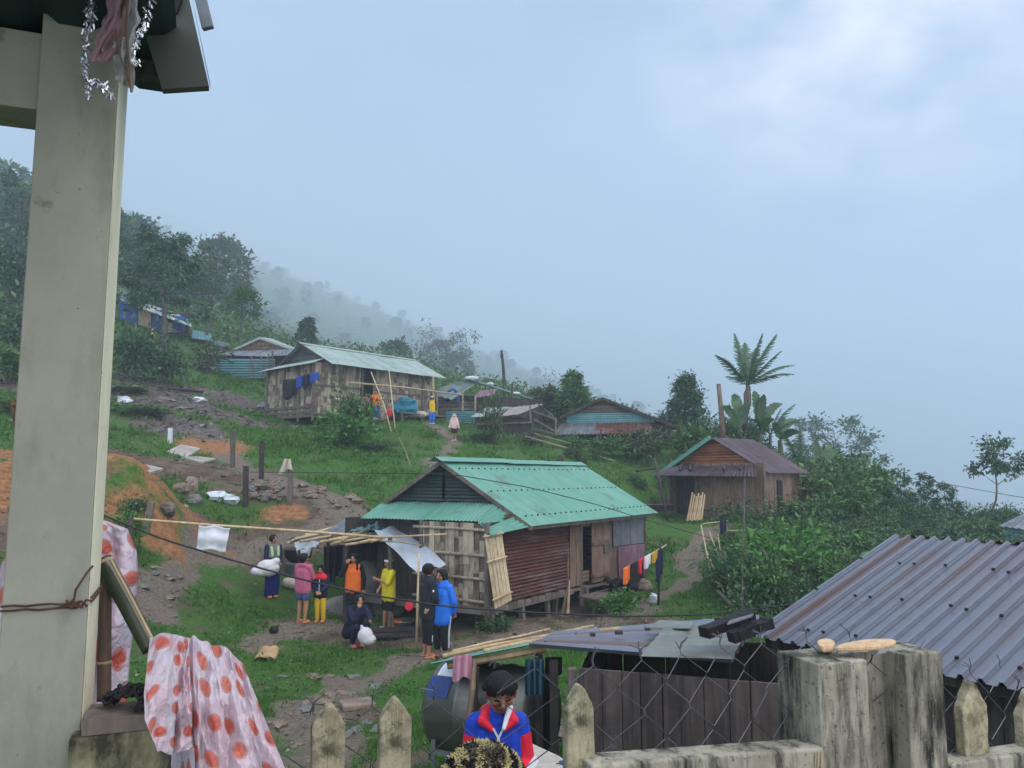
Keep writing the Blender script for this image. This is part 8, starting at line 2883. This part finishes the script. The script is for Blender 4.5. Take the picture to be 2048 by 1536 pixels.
put(1962, 37, 897, 105, 15, 'tall thin tree with three loose leaf clusters standing against the bright cloud', 'thin', limbs=9, base=.55, nl=1100, leaf=(.22, .11), leaf_m='leaf_deep', r0=.07, pads=.75, droop=.5, sub=4, lean=.012)
for k, (x, y, w, D) in enumerate(((1742, 942, 60, 37), (1800, 935, 60, 39), (1838, 940, 50, 40), (1880, 962, 55, 38), (1705, 955, 50, 36), (1770, 965, 50, 36))):
    put(x, D, y, w, 20 + k, ['thin sapling with tiered leaves, leftmost but one of the row right of the palm', 'thin upright sapling in the middle of the row right of the palm', 'thin sapling with a bent tip beside the middle one', 'round topped sapling nearest the tall thin tree', 'leaning sapling nearest the palm thicket', 'low sapling below the middle saplings'][k], 'layered', name='sapling', limbs=13, base=.3, nl=700, leaf=(.2, .075), leaf_m='leaf_deep', r0=.045, pads=.55, droop=.5, sub=3)
put(1690, 110, 846, 150, 31, 'wide umbrella shaped tree paling into the mist beyond the saplings', 'umbrella', limbs=20, base=.5, nl=2200, leaf=(.6, .3), leaf_m='leaf_deep', r0=.25, pads=.55)
put(1735, 120, 900, 90, 32, 'lower misty tree under the umbrella shaped one', 'umbrella', limbs=16, base=.4, nl=1500, leaf=(.6, .3), leaf_m='leaf_deep', r0=.2, pads=.6)
for k, (x, y, w, D, n, sd) in enumerate(((838, 645, 50, 240, 160, 41), (862, 650, 45, 250, 130, 42), (938, 660, 70, 215, 700, 43), (880, 690, 90, 210, 1300, 44), (925, 712, 80, 200, 1300, 45), (1102, 730, 40, 240, 130, 46), (790, 694, 60, 110, 800, 47))):
    put(x, D, y, w, sd, ['bare twiggy tree fading in the mist above the upper house, left one', 'bare twiggy tree fading in the mist above the upper house, right one', 'tall wispy tree with a loose top left of the utility pole', 'round misty tree below the bare twiggy ones', 'misty tree beside the utility pole', 'bare slim tree in the mist above the leafy tree', 'small misty tree right behind the upper house ridge'][k], 'thin' if n < 1000 else 'round', limbs=16, base=.35, nl=n, leaf=(.9, .45), leaf_m='leaf_olive', r0=.22, pads=.6, sub=5)
put(604, 72, 636, 60, 51, 'dark pointed tree above the ridge of the tin house', 'cone', limbs=20, base=.1, nl=2000, leaf=(.4, .14), leaf_m='leaf_deep', r0=.14, pads=.7)

# ---- palm, fern fronds and bananas
def frond(mb, p, d0, L_, droop, nleaf, wl, rg, split=True):
    d = d0.normalized()
    pts = [p]
    K = 14
    v = d.copy()
    q = p.copy()
    for i in range(K):
        v = (v + V(0, 0, -droop * (i + 1) / K)).normalized()
        q = q + v * L_ / K
        pts.append(q)
    mb.tube(pts, [.022 * (1 - i / (K + 1.5)) * (L_ / 2) for i in range(K + 1)], 5, .2)
    for i in range(nleaf):
        t = .12 + .88 * i / nleaf
        k = t * (K - .001)
        j = int(k)
        b = pts[j].lerp(pts[j + 1], k - j)
        ax = (pts[j + 1] - pts[j]).normalized()
        up = V(0, 0, 1)
        sd = ax.cross(up).normalized()
        ln = wl * (math.sin(math.pi * (t * .82 + .14))) * rg.uniform(.8, 1.1)
        for s in (-1, 1):
            dd = (sd * s * .8 + ax * .55 + V(0, 0, -.35 * rg.uniform(.6, 1.3))).normalized()
            w = ax * .034 * L_ / 2
            e = b + dd * ln
            mb.add([b - w, b + w, e + w * .3, e - w * .3], [(0, 1, 2, 3)], rg.uniform(.1, .9))
def palm():
    D = 37.5
    c = P(1494, 772, D)
    b = at(1490, D)
    t = thing('palm_tree', 'tall palm with feathery fronds rising above the brown plank house', 'palm', b)
    mb = MB()
    K = 16
    pts = [b.lerp(c, i / K) + V(.06 * math.sin(i * .5), 0, 0) for i in range(K + 1)]
    mb.tube(pts, [.17 - .06 * i / K + .012 * (i % 2) for i in range(K + 1)], 9)
    mb.build('trunk', M['bark'], t, smooth=True)
    rg = random.Random(3)
    # tip picture positions of the fronds
    for k, (x, y, dd) in enumerate(((1438, 705, -.4), (1470, 672, .3), (1524, 672, -.3), (1551, 674, .4), (1560, 706, -.5), (1590, 742, .3), (1588, 760, -.6), (1455, 748, .5), (1490, 690, .9), (1512, 700, 1.0))):
        tip = P(x, y, D + dd * 1.5)
        v = tip - c
        L_ = v.length * 1.06
        mb = MB()
        frond(mb, c, v.normalized() + V(0, 0, .16 + (.25 if k in (5, 6) else 0)), L_, .045 + (.05 if k in (5, 6, 0, 7) else 0), 40, .46, rg)
        mb.build('frond', M['leaf_deep'], t)
    mb = MB()
    for k in range(5):
        a = k * 1.25
        mb.tube([c + V(0, 0, -.1), c + V(.14 * math.cos(a), .14 * math.sin(a), -.35), c + V(.16 * math.cos(a), .16 * math.sin(a), -.9)], [.05, .04, .02], 5)
    mb.build('dead_sheath', M['wood_brown'], t)
    # lower fronds of young palms
    for j, (cx, cy, dd, tips, lab) in enumerate(((1540, 870, -.5, ((1500, 840), (1560, 822), (1602, 842), (1585, 815), (1520, 815)), 'young palm with arching fronds below the tall palm'), (1600, 930, -1.5, ((1565, 870), (1600, 865), (1640, 872), (1668, 912), (1690, 950), (1545, 905)), 'young palm leaning over the right end of the brown plank house'), (1655, 975, 0, ((1620, 925), (1660, 905), (1700, 925), (1722, 965), (1640, 920)), 'young palm farthest right in the thicket beside the brown plank house'))):
        c2 = P(cx, cy, D + dd)
        b2 = at(cx, D + dd)
        t2 = thing('young_palm', lab, 'palm', b2)
        mb = MB()
        mb.tube([b2, c2], [.09, .07], 7)
        mb.build('trunk', M['bark'], t2)
        for (x, y) in tips:
            v = P(x, y, D + dd + rg.uniform(-1, 1)) - c2
            mb = MB()
            frond(mb, c2, v.normalized() + V(0, 0, .3), v.length * 1.15, .09, 30, .34, rg)
            mb.build('frond', M['leaf_deep'], t2)
palm()
def banana(px, D, ybase, specs, label):
    specs = [(x, y, w * .62) for x, y, w in specs]
    b = at(px, D)
    c = P(px, ybase, D)
    t = thing('banana_plant', label, 'banana plant', b)
    mb = MB()
    mb.tube([b, b.lerp(c, .5) + V(.03, 0, 0), c], [.16, .14, .10], 9)
    mb.build('stem', M['leaf_olive'], t, smooth=True)
    rg = random.Random(px)
    for (x, y, w) in specs:
        tip = P(x, y, D + rg.uniform(-.8, .8))
        v = tip - c
        L_ = v.length
        sd = v.normalized().cross(V(0, -1, .1)).normalized()
        droop = rg.uniform(.1, .3)
        def fn(u, q, sd=sd, v=v, L_=L_, droop=droop, w=w):
            p = c + v * q + V(0, 0, 1) * (L_ * .35 * math.sin(math.pi * q) * .6 - droop * q * q * L_ * .2)
            wd = w * math.sin(math.pi * min(1, .08 + q * .93)) ** .6 * (1 if q > .18 else q / .18 * .8 + .1)
            tear = 1 - .22 * (math.sin(q * 47 + w * 9) > .75)
            return p + sd * (u - .5) * 2 * wd * tear + V(0, -.12 * abs(u - .5) * 2 * wd, -.35 * abs(u - .5) * 2 * wd)
        mb = MB()
        mb.grid(fn, 8, 26, rg.random())
        mb.build('leaf', M['leaf_big'], t, smooth=True)
banana(1480, 37.0, 858, ((1468, 782, .42), (1440, 808, .32), (1500, 800, .36), (1452, 838, .3)), 'banana plant with a broad upright leaf beside the bare dead trunk')
banana(1520, 36.6, 862, ((1528, 786, .34), (1508, 776, .36), (1565, 802, .34), (1548, 835, .3)), 'banana plant with ragged upright leaves below the palm')
banana(1560, 37.2, 880, ((1592, 836, .3), (1600, 862, .3), (1570, 832, .28), (1545, 842, .3)), 'banana plant with drooping leaves right below the palm')
banana(1640, 36.5, 930, ((1662, 888, .28), (1690, 905, .26), (1630, 880, .28)), 'banana plant in the thicket right of the brown plank house')

# ---- shrubs: prototypes copied with their parts
def shrub_proto(label, seed, **kw):
    return make_tree('shrub', label, 'shrub', 1.0, seed, 'shrub', **kw)
SH = [shrub_proto('leafy shrub', 61, nl=1100, leaf=(.16, .07), leaf_m='leaf', limbs=14, spread=.75, r0=.02, pads=1.1, sub=3),
      shrub_proto('leafy shrub', 62, nl=1000, leaf=(.14, .06), leaf_m='leaf_deep', limbs=14, spread=.75, r0=.02, pads=1.1, sub=3),
      shrub_proto('leafy shrub', 63, nl=800, leaf=(.20, .08), leaf_m='leaf_bright', limbs=12, spread=.7, r0=.02, pads=1.1, sub=3),
      shrub_proto('leafy shrub', 64, nl=520, leaf=(.22, .06), leaf_m='leaf_olive', limbs=12, spread=.65, r0=.02, pads=1.2, sub=3)]
_used = set()
def shrub(k, px, D, H, W, label, group=None, seed=0):
    rg = random.Random(px * 7 + D)
    b = at(px, D, -.05)
    sc = (W, W, H)
    if k not in _used:
        _used.add(k)
        o = move(SH[k], b, rg.uniform(0, 6), sc)
        o['label'] = label
        if group:
            o['group'] = group
        return o
    return copy_tree(SH[k], b, rg.uniform(0, 6), sc, label, group)
def hgt(px, D, ytop):
    return max(.35, span(px, ytop, D))
shrub(2, 1236, 19.2, hgt(1236, 19.2, 1196), .62, 'round bright green shrub before the far end of the green roofed house')
shrub(0, 706, 36.5, hgt(706, 36.5, 792), 1.3, 'tall leafy bush standing before the wall of the upper house')
shrub(2, 690, 33.5, hgt(690, 33.5, 842), 1.6, 'fresh green bush below the tall leafy bush on the grass slope')
shrub(1, 745, 33.0, hgt(745, 33.0, 905), 1.4, 'low dark bush on the grass slope behind the green roof')
shrub(0, 1215, 37, hgt(1215, 37, 880), 1.3, 'pale leafed shrub before the rust streaked lean-to roof, left one')
shrub(3, 1285, 37, hgt(1285, 37, 858), 1.8, 'pale leafed shrub before the rust streaked lean-to roof, right one')
shrub(0, 965, 38.5, hgt(965, 38.5, 866), 1.1, 'dark shrub right of the hooded walking child')
shrub(3, 1065, 39, hgt(1065, 39, 866), 1.1, 'yellow green shrub below the open shed')
shrub(2, 1560, 20.5, hgt(1560, 20.5, 1108), 1.5, 'bright green bush in the thicket above the ribbed roof edge')
shrub(2, 1600, 23.0, hgt(1600, 23.0, 1082), 1.5, 'second bright green bush in the thicket, farther from the ribbed roof')
shrub(2, 1520, 24.0, hgt(1520, 24.0, 1075), 1.2, 'bush by the tall thin pole before the brown plank house')
shrub(0, 1625, 30.0, hgt(1625, 30.0, 1000), 1.4, 'broad bush before the right wall of the brown plank house')
shrub(1, 265, 40, hgt(265, 40, 655), 2.2, 'big dark bush below the blue tarpaulin hut')
shrub(1, 330, 41, hgt(330, 41, 700), 1.6, 'dark bush right of the tall pale bamboo post')
shrub(1, 280, 33, hgt(280, 33, 815), 1.7, 'dark weedy bush beside the short whitish post')
shrub(3, 410, 48, hgt(410, 48, 690), 1.7, 'spiky bush above the purple tin sheet')
shrub(0, 250, 37, hgt(250, 37, 800), 1.4, 'leafy bush at the column edge below the rubbish slope')
shrub(1, 35, 40, hgt(35, 40, 610), 2.4, 'big leafy bush left of the column, upper one')
shrub(0, 50, 36, hgt(50, 36, 700), 2.2, 'big leafy bush left of the column, lower one')
shrub(3, 20, 30, hgt(20, 30, 800), 1.3, 'weedy bush left of the column above the orange earth')
shrub(2, 262, 17.5, hgt(262, 17.5, 1040), .5, 'small leafy tuft on the orange earth heap beside the column')
shrub(1, 275, 18.6, hgt(275, 18.6, 1000), .55, 'dark tuft of weeds on the orange earth heap')
shrub(1, 990, 16.8, hgt(990, 16.8, 1240), .6, 'small dark weed bush at the corner stilts of the green roofed house')
shrub(3, 985, 38, hgt(985, 38, 800), .9, 'spiky grass clump between the patched shack and the open shed')
rg = random.Random(12)
thick = [(1450, 1720, 19, 28, 50), (1600, 1730, 32, 40, 28), (1660, 2060, 30, 40, 36), (1380, 1500, 34, 40, 14), (1120, 1330, 33, 39, 16)]
for n, (x0, x1, d0, d1, cnt) in enumerate(thick):
    grp = ['thicket of shrubs behind the ribbed roof', 'thicket right of the brown plank house', 'thicket on the valley edge', 'shrubs behind the brown plank house', 'shrubs below the dark house'][n]
    lab = ['shrub in the thicket between the path and the ribbed roof', 'shrub in the thicket right of the brown plank house', 'shrub on the valley edge under the saplings', 'shrub behind the brown plank house', 'shrub on the slope below the dark house'][n]
    for i in range(cnt):
        D = rg.uniform(d0, d1)
        x = rg.uniform(x0, x1)
        if n == 0 and D > 27 and x < 1610:
            x += 120
        H = rg.uniform(.7, 1.7) * (1.2 if n in (1, 3) else .5 if n == 4 else 1.0)
        if n == 2:
            H *= .5
        if n == 0:
            H *= .62 if D > 23 else .8
        shrub(rg.choice((0, 1, 0, 3)), int(x), D, H, H * rg.uniform(.7, 1.1), lab, grp)

# ---- forest on the misty hill: individual trees, copies of a few kinds
FT = [make_tree('forest_tree', 'tree of the misty hillside forest', 'tree', 10.0, 71, 'round', nl=1500, leaf=(.9, .5), leaf_m='leaf_deep', limbs=18, spread=.36, base=.2, r0=.25, pads=.75),
      make_tree('forest_tree', 'tree of the misty hillside forest', 'tree', 11.0, 72, 'layered', nl=1400, leaf=(.9, .5), leaf_m='leaf', limbs=18, spread=.36, base=.3, r0=.25, pads=.7),
      make_tree('forest_tree', 'tree of the misty hillside forest', 'tree', 12.0, 73, 'round', nl=1300, leaf=(.9, .45), leaf_m='leaf_olive', limbs=16, spread=.30, base=.35, r0=.22, pads=.75, sub=5),
      make_tree('forest_tree', 'tree of the misty hillside forest', 'tree', 13.0, 74, 'thin', nl=700, leaf=(.9, .4), leaf_m='leaf_deep', limbs=14, spread=.28, base=.45, r0=.2, pads=.6)]
_fu = set()
def forest(px, D, sc, k, rot, lab, grp):
    p = P(px, 800, D)
    loc = V(p.x, p.y, ground(p.x, p.y) - .4)
    if k not in _fu:
        _fu.add(k)
        move(FT[k], loc, rot, sc)
        FT[k]['label'], FT[k]['group'] = lab, grp
    else:
        copy_tree(FT[k], loc, rot, sc, lab, grp)
rg = random.Random(21)
cnt = 0
for i in range(1400):
    px = rg.uniform(-60, 1330)
    D = 66 * (1300 / 66) ** rg.random()
    dmin = np.interp(px, [0, 240, 440, 520, 620, 1000, 1300], [66, 72, 95, 330, 420, 450, 480])
    if D < dmin or ((px > 620 or D < 135) and rg.random() < .45):
        continue
    if cnt >= 285:
        break
    sc = rg.uniform(.5, .85) if D < 120 else rg.uniform(.65, 1.15) * (1 if D < 600 else 1.3)
    forest(px, D, sc, rg.choice((0, 0, 1, 1, 2, 2, 3)), rg.uniform(0, 6), 'tree of the forest on the misty hillside behind the houses' if px > 240 else 'tree of the hillside forest left of the column', 'trees on the misty hillside')
    cnt += 1
# nearer trees at the left edge
for k, (x, D, y, w) in enumerate(((10, 120, 385, 150), (60, 105, 450, 120), (-10, 50, 490, 130), (45, 55, 500, 100))):
    put(x, D, y, w, 90 + k, ['leafy tree at the left picture edge, tallest before the mist', 'leafy tree touching the column on its left side, in the mist', 'leafy tree cut by the left picture edge above the grey roof', 'leafy tree between the grey roofed hut and the column'][k], 'layered', limbs=18, base=.25, nl=2600, leaf=(.36, .14), leaf_m='leaf_deep', r0=.16, pads=.75, droop=.4)

# ---- grass, weeds, litter: what nobody could count
def inside_house(x, y):
    r = np.zeros(x.shape, bool)
    for fr, a0, a1, b0, b1 in ((FR1, -1.2, 7, .3, 4.5), (FR2, -.6, 7.4, .6, 5), (FR4, -.1, 3, .2, 4.8)):
        dx, dy = x - fr.o.x, y - fr.o.y
        a, b = dx * fr.r.x + dy * fr.r.y, dx * fr.g.x + dy * fr.g.y
        r |= (a > a0) & (a < a1) & (b > b0) & (b < b1)
    dx, dy = x - 1.8, y - 6.2
    return r | ((y < 7.6) & (x > .6) & (y > 4.4)) | (y < 4.1)

def scatter(n, d0, d1, rng, keep):
    D = d0 * (d1 / d0) ** rng.random(n)
    px = rng.uniform(-150, 2200, n)
    x = (px - 1024) / FPX * D
    k = keep(x, D) & ~inside_house(x, D)
    x, y = x[k], D[k]
    return np.stack([x, y, ground(x, y)], 1)

def grass_field():
    rng = np.random.default_rng(5)
    def keep(x, y):
        p, b, o, r = soil(x, y)
        bare = np.maximum(np.maximum(p, b * .95), np.maximum(o * 1.1, r * .9))
        patch = fbm(x * .8, y * .8, 33, 4)
        return (rng.random(len(x)) > np.clip(bare * 1.5 - .3, 0, .97)) & (rng.random(len(x)) < np.clip((patch - .42) * 6, .06, 1))
    base = scatter(150000, 6.0, 62.0, rng, keep)
    n = len(base)
    nb = 4
    pos = np.repeat(base, nb, 0)
    N = len(pos)
    D = pos[:, 1]
    sc = np.clip(D / 18, .75, 2.2)
    pos[:, :2] += rng.normal(size=(N, 2)) * (.035 * sc)[:, None]
    tall = .35 + 1.15 * fbm(pos[:, 0] * .5 + 9, pos[:, 1] * .5, 41, 3)
    h = rng.uniform(.05, .13, N) * sc * tall
    w = rng.uniform(.006, .012, N) * np.clip(D / 12, .8, 4)
    a = rng.uniform(0, 2 * np.pi, N)
    s = np.stack([np.cos(a), np.sin(a), np.zeros(N)], 1) * w[:, None]
    tip = np.stack([rng.normal(size=N) * h * .45, rng.normal(size=N) * h * .45, h], 1)
    pos[:, 2] -= .01
    v = np.stack([pos - s, pos + s, pos + tip], 1).reshape(-1, 3)
    f = np.arange(3 * N).reshape(N, 3)
    tone = np.clip(.15 + .7 * fbm(pos[:, 0] * .35, pos[:, 1] * .35, 55, 4) + rng.normal(0, .18, N), -.2, 1.2)
    tag(fast_mesh('grass', v, f, M['grass'], tone), kind='stuff')
grass_field()

def weeds(name, n, d0, d1, seed, keep, leaf, m, hmax, per=7):
    rng = np.random.default_rng(seed)
    base = scatter(n, d0, d1, rng, keep)
    pos = np.repeat(base, per, 0)
    N = len(pos)
    D = pos[:, 1]
    sc = np.clip(D / 22, .6, 2.2)
    g = np.repeat(rng.uniform(.4, 1.0, len(base)), per) * hmax
    pos[:, :2] += rng.normal(size=(N, 2)) * (.10 * sc)[:, None]
    pos[:, 2] += rng.uniform(0, 1, N) * g
    d = rng.normal(size=(N, 3)) + np.array([0, -.2, .35])
    v, f = leaves(pos, d, leaf[0] * sc, leaf[1] * sc, rng)
    tone = np.clip(rng.normal(.5, .3, N), -.2, 1.2)
    tag(fast_mesh(name, v, f, M[m], tone), kind='stuff')
def lush(x, y):
    p, b, o, r = soil(x, y)
    bare = np.maximum(np.maximum(p, b), np.maximum(o, r))
    px = x / y * FPX + 1024
    zone = fbm(x * .35 + 4, y * .35, 77, 4)
    slope = np.clip((y - 24) / 8, 0, 1) * np.clip((1330 - px) / 100, 0, 1)
    right = np.clip((px - 1400) / 60, 0, 1) * np.clip((y - 15) / 4, 0, 1)
    w = np.clip((zone - .45) * 4, 0, 1) * (.25 + .75 * slope) + right
    return (bare < .45) & (np.random.default_rng(3).random(len(x)) < w)
weeds('weeds', 26000, 11, 60, 8, lush, (.11, .05), 'weed', .22)
def bush(x, y):
    px = x / y * FPX + 1024
    p, b, o, r = soil(x, y)
    return (px > 1420) & (y > 17) & (px > 1420 + np.clip((25 - y), 0, 10) * 4) & (p < .2) & (fbm(x * .4, y * .4, 12, 3) > .42)
weeds('undergrowth', 14000, 15, 48, 9, bush, (.14, .055), 'leaf_deep', .9, 9)
def hill(x, y):
    return (np.random.default_rng(4).random(len(x)) < .9) & (x / y * FPX + 1024 < 1500)
def hill_cover():
    rng = np.random.default_rng(14)
    base = scatter(22000, 60, 2900, rng, hill)
    per = 16
    pos = np.repeat(base, per, 0)
    N = len(pos)
    sc = np.clip(pos[:, 1] / 60, 1, 4.5)
    pos[:, :2] += rng.normal(size=(N, 2)) * (.9 * sc)[:, None]
    pos[:, 2] += rng.uniform(0, 1.0, N) * np.repeat(rng.uniform(.3, 1, len(base)), per) * 1.4 * sc
    v, f = leaves(pos, rng.normal(size=(N, 3)) + np.array([0, -.2, .4]), .36 * sc, .20 * sc, rng)
    tag(fast_mesh('hillside_vegetation', v, f, M['leaf'], np.clip(rng.normal(.5, .3, N), -.2, 1.2)), kind='stuff')
hill_cover()
def litter():
    rng = np.random.default_rng(6)
    def keep(x, y):
        p, b, o, r = soil(x, y)
        return (rng.random(len(x)) < np.clip(r * 1.3 + b * .16 + o * .10 + p * .05, .004, 1))
    base = scatter(42000, 8, 46, rng, keep)
    N = len(base)
    sc = np.clip(base[:, 1] / 22, .5, 1.8)
    d = rng.normal(size=(N, 3)) * np.array([1, 1, .22])
    pos = base + np.array([0, 0, .02])
    kind = rng.random(N)
    ln = np.where(kind < .6, .42, .14) * sc
    wd = np.where(kind < .6, .035, .11) * sc
    v, f = leaves(pos, d, ln, wd, rng, .05)
    tag(fast_mesh('litter', v, f, M['dead'], np.clip(rng.normal(.3, .45, N), -.3, 1.3)), kind='stuff')
    # stones in earth, too many to count
    rs = np.random.default_rng(16)
    def keep2(x, y):
        p, b, o, r = soil(x, y)
        return rs.random(len(x)) < np.clip(o * .6 + r * .5 + b * .3 + p * .4, 0, 1)
    base = scatter(7000, 8, 40, rs, keep2)
    mb = MB()
    vs, fs, tn = [], [], []
    octa = np.array([[1, 0, 0], [0, 1, 0], [-1, 0, 0], [0, -1, 0], [0, 0, .7], [0, 0, -.7]])
    tri = np.array([[0, 1, 4], [1, 2, 4], [2, 3, 4], [3, 0, 4], [1, 0, 5], [2, 1, 5], [3, 2, 5], [0, 3, 5]])
    n = len(base)
    r = rs.uniform(.015, .06, n) * np.clip(base[:, 1] / 20, .5, 1.6)
    a = rs.uniform(0, 6.28, n)
    ca, sa = np.cos(a), np.sin(a)
    o3 = octa[None] * (1 + rs.uniform(-.35, .35, (n, 6, 1)))
    x = o3[..., 0] * ca[:, None] - o3[..., 1] * sa[:, None] * .7
    y = o3[..., 0] * sa[:, None] + o3[..., 1] * ca[:, None] * .7
    v = np.stack([x, y, o3[..., 2] * .8], -1) * r[:, None, None] + base[:, None, :]
    f = (tri[None] + np.arange(n)[:, None, None] * 6).reshape(-1, 3)
    tag(fast_mesh('pebbles', v.reshape(-1, 3), f, M['rock_brown'], np.repeat(rs.random(n), 8)), kind='stuff')
litter()
